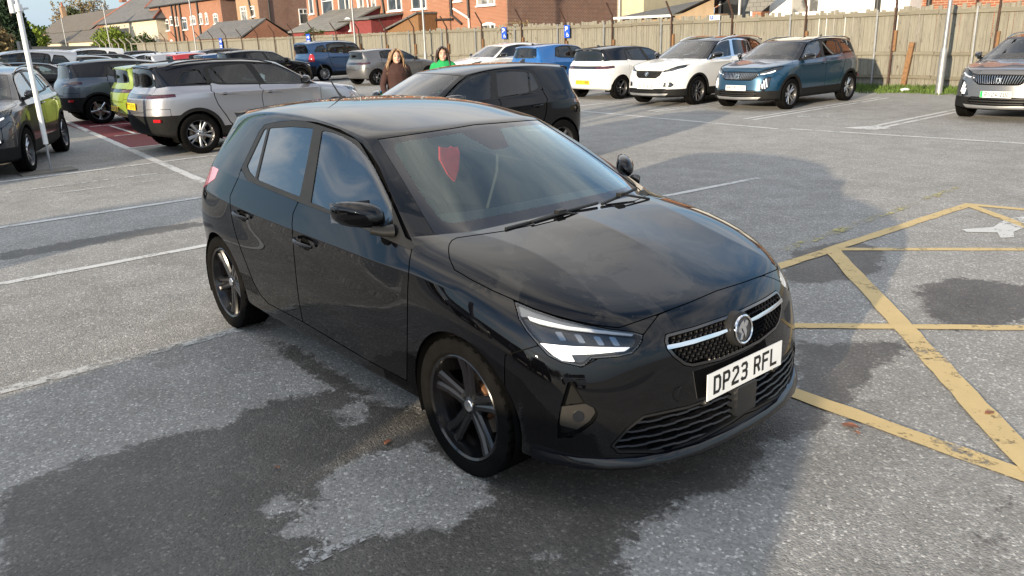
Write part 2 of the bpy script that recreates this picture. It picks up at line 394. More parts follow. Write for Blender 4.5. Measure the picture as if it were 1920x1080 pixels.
    for i in range(n):
        if abs(V[i][1]) > 1e-6: m[i] = len(VV); VV.append((V[i][0], -V[i][1], V[i][2]))
    F2 = F+[tuple(m[j] for j in reversed(f)) for f in F]; Z2 = Z+Z; c2 = dict(crease)
    for (a, b), w in crease.items(): c2[(min(m[a], m[b]), max(m[a], m[b]))] = w
    return np.array(VV), F2, Z2, c2
_dense = {}
def dense(level):
    if level in _dense: return _dense[level]
    V, F, Z, cr = cage(); me = bpy.data.meshes.new('cage'); me.from_pydata([tuple(p) for p in V], [], F)
    for i in range(8): me.materials.append(bpy.data.materials.new('zone'))
    me.polygons.foreach_set('material_index', Z)
    at = me.attributes.new('crease_edge', 'FLOAT', 'EDGE'); w = []
    for e in me.edges: a, b = e.vertices; w.append(cr.get((min(a, b), max(a, b)), 0.0))
    at.data.foreach_set('value', w)
    o = bpy.data.objects.new('cage', me); COL.objects.link(o); md = o.modifiers.new('s', 'SUBSURF'); md.levels = level; md.render_levels = level; md.quality = 6
    bpy.context.view_layer.update(); ev = o.evaluated_get(bpy.context.evaluated_depsgraph_get()); m2 = ev.to_mesh()
    n = len(m2.vertices); co = np.zeros(n*3); m2.vertices.foreach_get('co', co); co = co.reshape(-1, 3)
    nn = np.zeros(n*3); m2.vertices.foreach_get('normal', nn); nn = nn.reshape(-1, 3)
    fi = np.zeros(len(m2.loops), int); m2.loops.foreach_get('vertex_index', fi); fi = fi.reshape(-1, 4)
    z = np.zeros(len(m2.polygons), int); m2.polygons.foreach_get('material_index', z)
    ev.to_mesh_clear(); bpy.data.objects.remove(o)
    # faces must look outwards
    cc = co[fi].mean(1); fn = np.cross(co[fi[:, 2]]-co[fi[:, 0]], co[fi[:, 3]]-co[fi[:, 1]]); up = (fn*(cc-np.array([-1.2, 0, .6]))).sum(1)
    if np.median(np.sign(up)) < 0: fi = fi[:, ::-1]; nn = -nn
    ym = co.copy(); ym[:, 1] = -np.abs(ym[:, 1]); pix, dep = proj(ym)
    _dense[level] = dict(V=co, N=nn, F=fi, Z=z, pix=pix, dep=dep); return _dense[level]

# outlines read off the photograph (pixels), on the near half of the car; the far half mirrors them
PX = dict(
 trim=[(451.6, 316), (485.7, 246.7), (497, 233), (520, 228.5), (551.7, 225.8), (590, 228.6), (637, 242.4), (661, 256), (679.5, 270), (697, 291), (711.5, 314.9), (742, 385), (778, 463), (768, 468), (628, 405), (560, 379), (481, 346), (464, 338)],
 fglass=[(603, 244), (620, 247), (637, 253), (655, 263), (669, 274), (692, 300), (711, 327), (732, 366), (737, 424), (737, 441), (632, 399.5), (582, 379)],
 rglass=[(504.6, 239.6), (545, 237), (587, 240), (575, 305), (561.5, 369), (520, 352.5), (481.5, 336.5)],
 qglass=[(501, 240), (494.5, 242), (478, 277), (462.3, 310.6), (466.5, 321.3), (477.5, 334)],
 fdoor=[(549.6, 399.6), (558, 381), (563.4, 371.3), (569.8, 308.5), (587, 236), (592, 228.6), (637, 242.4), (661, 256), (679.5, 270), (697, 291), (711.5, 314.9), (742, 385), (773, 455), (772, 468), (767.6, 490.8), (764.5, 540), (763.8, 600), (762.8, 714), (690, 676), (567.8, 603.5), (560, 560), (555.8, 524.5), (551, 475), (549.5, 452), (547.5, 420)],
 rdoor=[(451.6, 317), (485.7, 246.7), (497, 233), (520, 228.5), (551.7, 225.8), (588, 228.4), (587, 236), (569.8, 308.5), (563.4, 371.3), (558, 381), (549.6, 399.6), (547.5, 420), (549.5, 452), (551, 475), (555.8, 524.5), (560, 560), (567.8, 603.5), (503, 569), (488, 552), (476, 530.5), (452, 469), (442.3, 440), (435, 411), (431.4, 382), (431.4, 368), (438, 352), (447.3, 332)],
 hood=[(856, 446), (847, 451), (842, 459), (841, 470), (842.8, 485), (852.4, 506), (884.8, 525), (923.7, 544.8), (963.9, 562.4), (1001.5, 578.5), (1040.4, 591.5), (1079.2, 601.8), (1118, 609.6), (1150, 613.5), (1160, 614.5), (1180, 608), (1235.6, 588.6), (1291, 567.8), (1346.7, 544), (1402, 519), (1402, 300), (1131, 380), (1027, 416), (947, 433)],
 head=[(963.6, 563.8), (1003, 580.4), (1050, 596.5), (1097.4, 608.5), (1144.6, 617.4), (1185.6, 622), (1206, 627.6), (1204, 640), (1198, 650), (1185.6, 663), (1160, 669), (1110, 672.5), (1097.4, 685), (1088, 687.4), (1053, 679.5), (1028, 667), (1009, 646.5), (987, 621), (973, 597.7)],
 drl=[(1010.8, 643), (1040, 646), (1073.8, 648.8), (1130, 650.5), (1184, 650.4), (1173, 658.3), (1113, 663.8), (1070.6, 665.4), (1078, 679), (1053, 676.4), (1036, 666)],
 brow=[(988, 591), (1009, 597), (1040, 604.5), (1066, 610.5), (1130, 618.5), (1189, 624.2), (1189, 629), (1130, 623.5), (1066, 616.5), (1030, 610), (1009, 605), (992, 599)],
 grille=[(1248, 627), (1300, 613), (1368, 590), (1440, 552), (1440, 641), (1397, 657), (1352, 676), (1299, 688), (1283, 685), (1263, 670), (1251, 656), (1246, 640)],
 lgrille=[(1206, 779), (1290, 761), (1323, 749), (1400, 712), (1470, 664), (1472, 698), (1448, 738), (1374, 793), (1308, 829), (1252, 850), (1159, 850), (1145, 836), (1174, 804)],
 fog=[(1065.6, 716.7), (1073, 717.8), (1097.8, 757.8), (1114, 765), (1120, 774), (1118, 784), (1109, 795.6), (1080, 815.6), (1071, 820), (1046, 822), (1046.7, 793), (1052, 762)],
 tailpx=[(376, 326), (388, 315), (404, 310), (417, 312), (414, 322), (402, 336), (388, 346), (376, 354)],
 wscreen=[(707.5, 261), (757, 341), (790, 398), (813, 436.5), (852, 450), (947, 440), (1131, 402), (1000, 215), (850, 240)],
 wclear=[(741, 283), (738, 275), (742, 268), (760, 264), (856, 250), (920, 239), (1100, 239), (1100, 369), (930, 403), (850, 418), (829, 413), (815, 398), (790, 363)],
 sensor=[(866, 250), (893, 264), (921, 279), (948, 278), (939, 262), (925, 247), (905, 237)],
 bumper=[(915, 675), (927, 672), (1009, 648), (1090, 689), (1206, 628), (1235, 590), (1402, 519), (1600, 600), (1500, 900), (900, 1000), (960, 850), (940, 720)],
)
def fields(level):
    D = dense(level)
    if 'fld' in D: return D['fld']
    V, N = D['V'], D['N']; x, y, z = V[:, 0], np.abs(V[:, 1]), V[:, 2]; f = {}
    facing = ((D['V']*[1, 0, 1]+np.stack([0*x, -y, 0*x], 1)-CP)*np.stack([N[:, 0], -np.abs(N[:, 1]), N[:, 2]], 1)).sum(1) < 0.0
    for k, p in PX.items():
        s = sdpoly(D['pix'], p)*D['dep']/CF; f[k] = s
    f['arch'] = np.minimum(np.hypot(x, z-.305)-.338, np.hypot(x+2.538, z-.305)-.338)
    f['arch'] = np.where(y > .5, f['arch'], 1.0)
    f['x'] = x; f['y'] = y; f['z'] = z
    # rear features, in metres
    f['tail'] = np.maximum(sdpoly(np.stack([y, z], 1), [(.47, .83), (.47, .90), (.60, .955), (.72, .985), (.80, .985), (.93, .95), (.93, .86), (.72, .80), (.56, .80)]), x+2.875+.25*(z-.9))
    f['tail'] = np.minimum(f['tail'], np.maximum.reduce([f['tailpx'], x+2.62, .83-z])) if True else f['tail']
    f['rwin'] = sdpoly(np.stack([y, z], 1), [(-.1, 1.02), (.50, 1.02), (.585, 1.05), (.50, 1.29), (.40, 1.315), (-.1, 1.325)])
    f['gate'] = np.maximum(sdpoly(np.stack([y, z], 1), [(-.1, .62), (.46, .62), (.52, .68), (.60, .98), (.55, 1.20), (.46, 1.345), (-.1, 1.36)]), x+2.86)
    f['rbump'] = np.maximum(z-np.where(y < .52, .60, .66), x+2.90)
    D['fld'] = f; return f
# ---------------------------------------------------------------- wheels
def make_tyre(Rt, w, rim, seg=96, tread=True):
    hw = w/2
    prof = [(rim*.97, -hw*.72), (rim, -hw*.86), (rim+.012, -hw*.97), (rim+(Rt-rim)*.5, -hw*1.02), (Rt-.016, -hw*.985), (Rt-.005, -hw*.93), (Rt, -hw*.86)]
    ng = 4; gw = .007
    if tread:
        for g in range(ng):
            c = (-0.54+1.08*g/(ng-1))*hw; prof += [(Rt, c-gw), (Rt-.008, c-gw*.7), (Rt-.008, c+gw*.7), (Rt, c+gw)]
    prof += [(r, -h) for r, h in reversed(prof[:7])]
    V, F = lathe(prof, seg); n = len(prof); V = np.array(V)
    if tread:                                   # sipes cut across both shoulders
        for k in range(0, seg, 4):
            for i in list(range(6, 8))+list(range(n-8, n-6)):
                v = V[k*n+i]; r = math.hypot(v[0], v[2]); s = (r-.007)/r; V[k*n+i] = (v[0]*s, v[1], v[2]*s)
    return V, F
def spoke(ang, prof):
    """one spoke: list of (radius, half width, front y, back y) rings -> closed tapered bar at an angle"""
    V = []; F = []
    ca, sa = math.cos(ang), math.sin(ang)
    for (r, hw, yf, yb, skew) in prof:
        for (t, yy) in ((-hw, yb), (-hw, yf+.010), (-hw*.45, yf), (hw*.45, yf), (hw, yf+.010), (hw, yb)):
            tt = t+skew; V.append((r*ca-tt*sa, yy, r*sa+tt*ca))
    for i in range(len(prof)-1):
        for k in range(6):
            k2 = (k+1) % 6; F.append((i*6+k, (i+1)*6+k, (i+1)*6+k2, i*6+k2))
    F.append(tuple(range(6))); F.append(tuple((len(prof)-1)*6+k for k in reversed(range(6)))); return V, F
def wheel(parent, loc, style, Rt=.305, w=.205, rim=.222, side=1, fine=True, rot=0.0, steer=0.0):
    """outer face looks to -y locally (side=-1 flips it to +y). parts: tyre > rim, spoke, ..."""
    root = mk('wheel', *make_tyre(Rt, w, rim, 144 if fine else 40, fine), RUBBER, parent, sharp=24)
    root.location = loc; root.rotation_euler = (0, 0, (0 if side == 1 else math.pi)+steer)
    dark = WHEELM['gloss']; face = WHEELM[style[0]]; rimmat = WHEELM[style[1]]
    hw = w/2; sg = 64 if fine else 28
    V, F = lathe([(rim+.004, -hw*.88), (rim-.002, -hw*.93), (rim-.012, -hw*.86), (rim-.020, -hw*.55), (rim-.035, -hw*.1), (rim-.03, hw*.8)], sg); mk('rim', V, F, rimmat, root, sharp=40)
    V, F = lathe([(0.001, .02), (rim*.62, .02), (rim*.62, .035), (.001, .035)], sg); d = mk('brake_disc', V, F, DISC, root, sharp=40)
    V, F = lathe([(0.001, -.005), (rim*.36, -.005), (rim*.38, .02)], sg); mk('disc_hub', V, F, RUST, root, sharp=40)
    V, F = lathe([(.001, .06), (rim-.03, .06)], sg); mk('backing_plate', V, F, DARK, root)
    n = style[2]; kind = style[3]; r0 = .035; r1 = rim-.008; yo = -hw*.62; yi = -hw*.50
    V, F = lathe([(.001, yi-.006), (.028, yi-.006), (.034, yi), (.068, yi+.006), (.075, yi+.02), (.07, yi+.06)], sg); mk('hub', V, F, dark if kind == 'star' else face, root, sharp=40)
    V, F = lathe([(.001, yi-.0115), (.024, yi-.0105), (.028, yi-.004)], 32); cap = mk('centre_cap', V, F, CHROME if fine else ALLOY, root, sharp=40)
    for k in range(n):
        a = rot+2*math.pi*k/n
        if kind == 'star':                       # split five-spoke: two legs that open towards the rim
            for s in (-1, 1):
                V, F = spoke(a, [(r0, .021, yi, yi+.03, s*.014), (.085, .019, yi-.002, yi+.03, s*.017), (.15, .018, yo+.006, yo+.035, s*.022), (r1, .024, yo-.008, yo+.03, s*.032)])
                mk('spoke', V, F, face, root, sharp=28)
            V, F = spoke(a, [(.06, .016, yi+.012, yi+.03, 0), (.15, .020, yo+.022, yo+.035, 0), (r1, .034, yo+.012, yo+.03, 0)]); mk('spoke_web', V, F, dark, root, sharp=28)
        elif kind == 'multi':
            V, F = spoke(a, [(r0, .012, yi, yi+.03, 0), (.10, .011, yi, yi+.03, 0), (r1, .015, yo, yo+.03, 0)]); mk('spoke', V, F, face, root, sharp=28)
        elif kind == 'blade':
            for s in (0, 1):
                V, F = spoke(a+s*.42, [(r0, .014, yi, yi+.03, .0), (.09, .02-.008*s, yi, yi+.03, .010), (r1, .030-.014*s, yo, yo+.03, .028)]); mk('spoke', V, F, face, root, sharp=28)
        else:
            V, F = spoke(a, [(r0, .022, yi, yi+.03, 0), (.10, .020, yi, yi+.03, 0), (r1, .034, yo, yo+.03, 0)]); mk('spoke', V, F, face, root, sharp=28)
    if fine:
        for k in range(4 if kind == 'star' else 5):
            a = rot+.6+2*math.pi*k/(4 if kind == 'star' else 5); V, F = lathe([(.001, -.006), (.009, -.006), (.011, 0), (.011, .01)], 10); o = mk('wheel_bolt', V, F, BLACKPL, root, sharp=40)
            o.location = (.054*math.cos(a), yi+.003, .054*math.sin(a))
        if kind == 'star':
            boxo('brake_caliper', (.135, .028, .02), (.07, .05, .13), simple('cast caliper', (.20, .19, .18), .5, metal=.7, vary=.3), root, bev=.012)
    return root
WHEELM = dict(gloss=simple('gloss black alloy', (.006, .006, .007), .22, coat=.5, vary=.2, spec=.3), alloy=ALLOY, dark=simple('dark alloy pocket', (.02, .02, .022), .35, coat=.4, vary=.2), silver=simple('silver alloy paint', (.50, .50, .51), .32, metal=.8, vary=.1), grey=simple('shadow grey alloy', (.10, .10, .105), .3, metal=.6, vary=.2))

# ---------------------------------------------------------------- panels
class Car:
    def __init__(s, root, level, warp=None, matmap=None):
        s.root = root; s.D = dense(level); s.f = fields(level); s.warp = warp or (lambda P: P); s.level = level
    def cut(s, zones, fld):
        F = s.D['F'][np.isin(s.D['Z'], zones)]; return clip(s.D['V'], F, fld)
    def panel(s, name, zones, fld, mat, depth=.012, off=0.0, split=False, parent=None, skdir=None):
        V, F = s.cut(zones, fld)
        if len(F) == 0: return []
        sides = [None]
        if split: sides = [-1, 1]
        res = []
        for sd in sides:
            if sd is None: V2, F2 = V, F
            else:
                keep = [f for f in F if np.mean(V[list(f), 1])*sd > 0]
                if not keep: continue
                ids = sorted({i for f in keep for i in f}); mp = {i: k for k, i in enumerate(ids)}; V2 = V[ids]; F2 = [tuple(mp[i] for i in f) for f in keep]
            N = vnormals(V2, F2)
            if off: V2 = V2+N*off
            n0 = len(F2)
            if depth: V2, F2 = skirt(V2, F2, depth, N, skdir)
            o = mk(name, s.warp(V2), F2, mat, parent if (parent and not isinstance(parent, list)) else (parent[len(res)] if parent else s.root))
            res.append(o)
        return res
def neg(*a): return -np.minimum.reduce(a)        # outside of all these fields
def mx_(*a): return np.maximum.reduce(a)
STROKES = {  # plate lettering as strokes on a 0..1 x 0..1 cell
 'A': [[(0, 0), (.5, 1), (1, 0)], [(.2, .35), (.8, .35)]], 'B': [[(0, 0), (0, 1), (.8, 1), (1, .85), (1, .65), (.8, .52), (0, .52)], [(.8, .52), (1, .38), (1, .15), (.8, 0), (0, 0)]],
 'C': [[(1, .85), (.8, 1), (.2, 1), (0, .85), (0, .15), (.2, 0), (.8, 0), (1, .15)]], 'D': [[(0, 0), (0, 1), (.75, 1), (1, .8), (1, .2), (.75, 0), (0, 0)]],
 'E': [[(1, 1), (0, 1), (0, 0), (1, 0)], [(0, .52), (.8, .52)]], 'F': [[(1, 1), (0, 1), (0, 0)], [(0, .52), (.8, .52)]], 'J': [[(1, 1), (1, .15), (.8, 0), (.2, 0), (0, .2)]],
 'K': [[(0, 0), (0, 1)], [(1, 1), (0, .42)], [(.28, .6), (1, 0)]], 'L': [[(0, 1), (0, 0), (1, 0)]], 'M': [[(0, 0), (0, 1), (.5, .4), (1, 1), (1, 0)]], 'N': [[(0, 0), (0, 1), (1, 0), (1, 1)]],
 'O': [[(.2, 0), (0, .15), (0, .85), (.2, 1), (.8, 1), (1, .85), (1, .15), (.8, 0), (.2, 0)]], 'P': [[(0, 0), (0, 1), (.8, 1), (1, .85), (1, .6), (.8, .45), (0, .45)]],
 'R': [[(0, 0), (0, 1), (.8, 1), (1, .85), (1, .62), (.8, .48), (0, .48)], [(.6, .48), (1, 0)]], 'S': [[(1, .85), (.8, 1), (.2, 1), (0, .85), (0, .65), (.2, .52), (.8, .48), (1, .35), (1, .15), (.8, 0), (.2, 0), (0, .15)]],
 'T': [[(0, 1), (1, 1)], [(.5, 1), (.5, 0)]], 'U': [[(0, 1), (0, .15), (.2, 0), (.8, 0), (1, .15), (1, 1)]], 'V': [[(0, 1), (.5, 0), (1, 1)]], 'W': [[(0, 1), (.25, 0), (.5, .7), (.75, 0), (1, 1)]],
 'X': [[(0, 0), (1, 1)], [(0, 1), (1, 0)]], 'Y': [[(0, 1), (.5, .5), (1, 1)], [(.5, .5), (.5, 0)]], 'Z': [[(0, 1), (1, 1), (0, 0), (1, 0)]], '0': [[(.2, 0), (0, .15), (0, .85), (.2, 1), (.8, 1), (1, .85), (1, .15), (.8, 0), (.2, 0)]],
 '1': [[(.15, .8), (.5, 1), (.5, 0)]], '2': [[(0, .82), (.2, 1), (.8, 1), (1, .85), (1, .62), (0, .12), (0, 0), (1, 0)]], '3': [[(0, .85), (.2, 1), (.8, 1), (1, .85), (1, .65), (.8, .52), (.35, .52)], [(.8, .52), (1, .38), (1, .15), (.8, 0), (.2, 0), (0, .15)]],
 '4': [[(.75, 0), (.75, 1), (0, .3), (1, .3)]], '5': [[(1, 1), (.05, 1), (0, .55), (.8, .58), (1, .42), (1, .15), (.8, 0), (.2, 0), (0, .15)]], '7': [[(0, 1), (1, 1), (.35, 0)]], '8': [[(.2, .52), (0, .66), (0, .86), (.2, 1), (.8, 1), (1, .86), (1, .66), (.8, .52), (.2, .52), (0, .38), (0, .14), (.2, 0), (.8, 0), (1, .14), (1, .38), (.8, .52)]],
}
def letter_mesh(ch, w, h, t):
    """a bold letter with mitred strokes, flat, a hair thick"""
    V = []; F = []; q = 0
    for line in STROKES[ch]:
        closed = line[0] == line[-1]; P = [Vector(((x-.5)*(w-t), (y-.5)*(h-t))) for x, y in (line[:-1] if closed else line)]; n = len(P); b = len(V)
        for i, p in enumerate(P):
            d0 = (p-P[i-1]).normalized() if (i or closed) else (P[1]-p).normalized()
            d1 = (P[(i+1) % n]-p).normalized() if (i < n-1 or closed) else d0
            if not closed and i == 0: p = p-d1*t/2*(0 if abs(d1.x*d1.y) > .05 else 1)
            if not closed and i == n-1: p = p+d0*t/2*(0 if abs(d0.x*d0.y) > .05 else 1)
            nn = Vector((-(d0+d1).y, (d0+d1).x)); nn = nn.normalized() if nn.length > 1e-4 else Vector((-d0.y, d0.x))
            k = (t/2)/max(.45, nn.dot(Vector((-d0.y, d0.x))))
            for s in (-1, 1): V.append((p.x+nn.x*k*s, p.y+nn.y*k*s, .0006+q*.00006))
        for i in range(n if closed else n-1): j = (i+1) % n; F.append((b+2*i, b+2*j, b+2*j+1, b+2*i+1)); 
        q += 1
    F = [f if (Vector(V[f[1]])-Vector(V[f[0]])).cross(Vector(V[f[2]])-Vector(V[f[0]])).z > 0 else tuple(reversed(f)) for f in F]
    return V, F
def plate(parent, M4, text, rear=False, w=.520, h=.111, green=False):
    t = prism('number_plate', [(-w/2, -h/2), (w/2, -h/2), (w/2, h/2), (-w/2, h/2)], .004, YELP if rear else WHITEP, parent, M4)
    cw, cgap, space = .050, .011, .033; tot = sum(space if c == ' ' else (cw+cgap) for c in text)-cgap; sc = min(1.0, (w*.86-(.04 if green else 0))/tot*1.0)*w/.52
    sc = (w*.855-(.035 if green else 0))/tot; x = -tot*sc/2+(.018 if green else 0)
    for c in text:
        if c == ' ': x += space*sc; continue
        V, F = letter_mesh(c, cw*sc, .079*h/.111, .0135*min(1, sc*1.05)); o = mk('plate_letter', V, F, INK, t, smooth=False); o.data.transform(M4 @ Matrix.Translation((x+cw*sc/2, 0, .0042))); x += (cw+cgap)*sc
    if green: prism('green_flash', [(-w/2+.002, -h/2+.002), (-w/2+.042, -h/2+.002), (-w/2+.042, h/2-.002), (-w/2+.002, h/2-.002)], .0006, simple('green flash', (.01, .42, .08), .4), t, M4 @ Matrix.Translation((0, 0, .0042)))
    return t
def frame(origin, xdir, ydir):
    x = Vector(xdir).normalized(); y = Vector(ydir); y = (y-x*y.dot(x)).normalized(); z = x.cross(y)
    m = Matrix((x, y, z)).transposed().to_4x4(); m.translation = Vector(origin); return m
def ssurf(P, N, level=3):
    return None
def body_point(px, py, level=5, zones=(0, 1, 2, 3, 4, 5, 6, 7)):
    """where a photo pixel meets the hero's surface (near half)"""
    D = dense(level); ok = D['V'][:, 1] <= 0.001; d = ((D['pix']-[px, py])**2).sum(1)+np.where(ok, 0, 1e9)
    fac = ((D['V']-CP)*D['N']).sum(1) < 0; d += np.where(fac, 0, 1e9)
    near = np.argsort(d)[:6]; k = near[np.argmin(D['dep'][near])]; return Vector(D['V'][k]), Vector(D['N'][k])
def seat(parent, loc, mat, s=1.0, head=True, red=None):
    bm = bmesh.new(); box(bm, (0, 0, .10), (.50, .50, .16), bev=.05)
    b = bmk('seat_cushion', bm, mat, parent, smooth=True, sharp=60); b.location = loc
    prof = [(-.20, .02, .235, .075), (-.24, .25, .25, .07), (-.30, .48, .225, .06), (-.33, .60, .16, .045)]
    V = []; F = []
    for (x, z, hw, th) in prof:
        for k in range(12):
            a = 2*math.pi*k/12; V.append((x+th*math.copysign(abs(math.cos(a))**.7, math.cos(a)), hw*math.copysign(abs(math.sin(a))**.6, math.sin(a)), z+.1))
    for i in range(3):
        for k in range(12): k2 = (k+1) % 12; F.append((i*12+k, i*12+k2, (i+1)*12+k2, (i+1)*12+k))
    F.append(tuple(36+k for k in range(12))); o = mk('seat_back', V, F, mat, parent, sharp=60); o.location = loc
    if head:
        bm = bmesh.new(); box(bm, (-.345, 0, .80), (.09, .26, .19), bev=.04); h = bmk('head_restraint', bm, mat, parent, smooth=True, sharp=60); h.location = loc
    if red is not None:
        P = [(-.262, -.07, .775), (-.262, .0, .76), (-.262, .06, .78), (-.252, .075, .72), (-.238, .05, .62), (-.226, .005, .55), (-.230, -.04, .60), (-.245, -.085, .70)]
        V = [(x+.022, y, z) for x, y, z in P]+[(x+.004, y, z) for x, y, z in P]
        n = len(P); F = [tuple(range(n)), tuple(reversed(range(n, 2*n)))]+[(i, i+n, (i+1) % n+n, (i+1) % n) for i in range(n)]
        c = mk('red_cloth', V, F, red, parent, smooth=False); c.location = loc
    return b
def mirror_unit(car, side, paintm, wp, off=(0, 0, 0), glassy=True):
    """door mirror shell, arm, glass; hero coordinates, then warped"""
    V = []; F = []; n = 20
    prof = [(-.690, .05), (-.675, .80), (-.660, .97), (-.635, 1.0), (-.605, .93), (-.580, .72), (-.560, .40), (-.553, .08)]      # x, size   (glass faces rearwards)
    for (x, s) in prof:
        for k in range(n):
            a = 2*math.pi*k/n; ca, sa = math.cos(a), math.sin(a)
            yy = .915+.088*s*math.copysign(abs(ca)**.75, ca); zz = 1.032+.062*s*math.copysign(abs(sa)**.75, sa)*(1.0 if sa > 0 else .92)+.012*(ca)
            V.append((x-.85*(yy-.915), side*yy, zz))
    for i in range(len(prof)-1):
        for k in range(n): k2 = (k+1) % n; F.append((i*n+k, i*n+k2, (i+1)*n+k2, (i+1)*n+k) if side > 0 else (i*n+k2, i*n+k, (i+1)*n+k, (i+1)*n+k2))
    F.append(tuple(range(n)) if side < 0 else tuple(reversed(range(n)))); F.append(tuple((len(prof)-1)*n+k for k in range(n)))
    V = np.array(V)+np.array(off)*[1, side, 1]
    # shell above, plain housing below
    h = mk('door_mirror', wp(V), F, paintm, car, sharp=60)
    gy = [(-.628, .845, .978), (-.750, .985, .988), (-.750, .985, 1.08), (-.628, .845, 1.09)]
    g = np.array([(x-.012, side*y, z) for x, y, z in gy])+np.array(off)*[1, side, 1]; mk('mirror_glass', wp(g), [(0, 1, 2, 3) if side > 0 else (3, 2, 1, 0)], simple('mirror glass', (.75, .77, .8), .03, metal=1), h, smooth=False)
    V, F = tube([(-.54, side*.80, .965), (-.56, side*.845, .968), (-.585, side*.885, .985)], [.05, .036, .03], 10); V = np.array([tuple(v) for v in V]); V[:, 2] = .97+(V[:, 2]-.97)*.6
    mk('mirror_arm', wp(V), F, BLACKPL, h, sharp=60); return h
def handle(car, x, z, side, paintm, wp):
    y = .887*side
    V = [(-.10, 0, -.02), (.10, 0, -.02), (.10, 0, .02), (-.10, 0, .02)]
    Vd, F = lathe([(.001, -.005), (.032, -.003), (.036, .004)], 16); Vd = np.array(Vd); Vd[:, 0] *= 1.35; Vd[:, 1] *= -side
    mk('handle_cup', wp(Vd+[x, y-side*.006, z-.002]), F, DARK, car)
    P = []; 
    for i in range(9):
        t = i/8; P.append((x-.095+.19*t, y+side*(.004+.028*math.sin(math.pi*min(1, max(0, t)))**.6), z+.012-.014*t))
    V, F = tube(P, [.008, .012, .013, .013, .013, .013, .013, .012, .008], 8); V = np.array([tuple(v) for v in V])
    mk('door_handle', wp(V), F, paintm, car, sharp=60)
def emblem(parent, M4, r, griff=True):
    V, F = lathe([(r*.86, .000), (r, .002), (r, .008), (r*.93, .011), (r*.86, .008)], 40, 'z'); o = mk('badge_ring', V, F, CHROME, parent, sharp=40); o.data.transform(M4)
    V, F = lathe([(.001, .004), (r*.88, .004)], 40, 'z'); b = mk('badge_field', V, F, simple('badge black', (.02, .02, .022), .2, coat=1), parent, sharp=40); b.data.transform(M4)
    if griff:                                     # winged-beast shape, built as raised chrome outlines
        pts = [(-.55, -.62), (-.30, -.20), (-.62, -.05), (-.50, .30), (-.22, .55), (.02, .62), (.10, .40), (.30, .62), (.55, .45), (.40, .20), (.22, .10), (.30, -.20), (.10, -.62), (-.02, -.25), (-.12, .05), (-.30, .18), (-.28, -.05), (-.10, -.30), (-.30, -.66)]
        prism('badge_figure', [(x*r*.98, y*r*.98) for x, y in pts], .004, CHROME, parent, M4 @ Matrix.Translation((0, 0, .0045)))
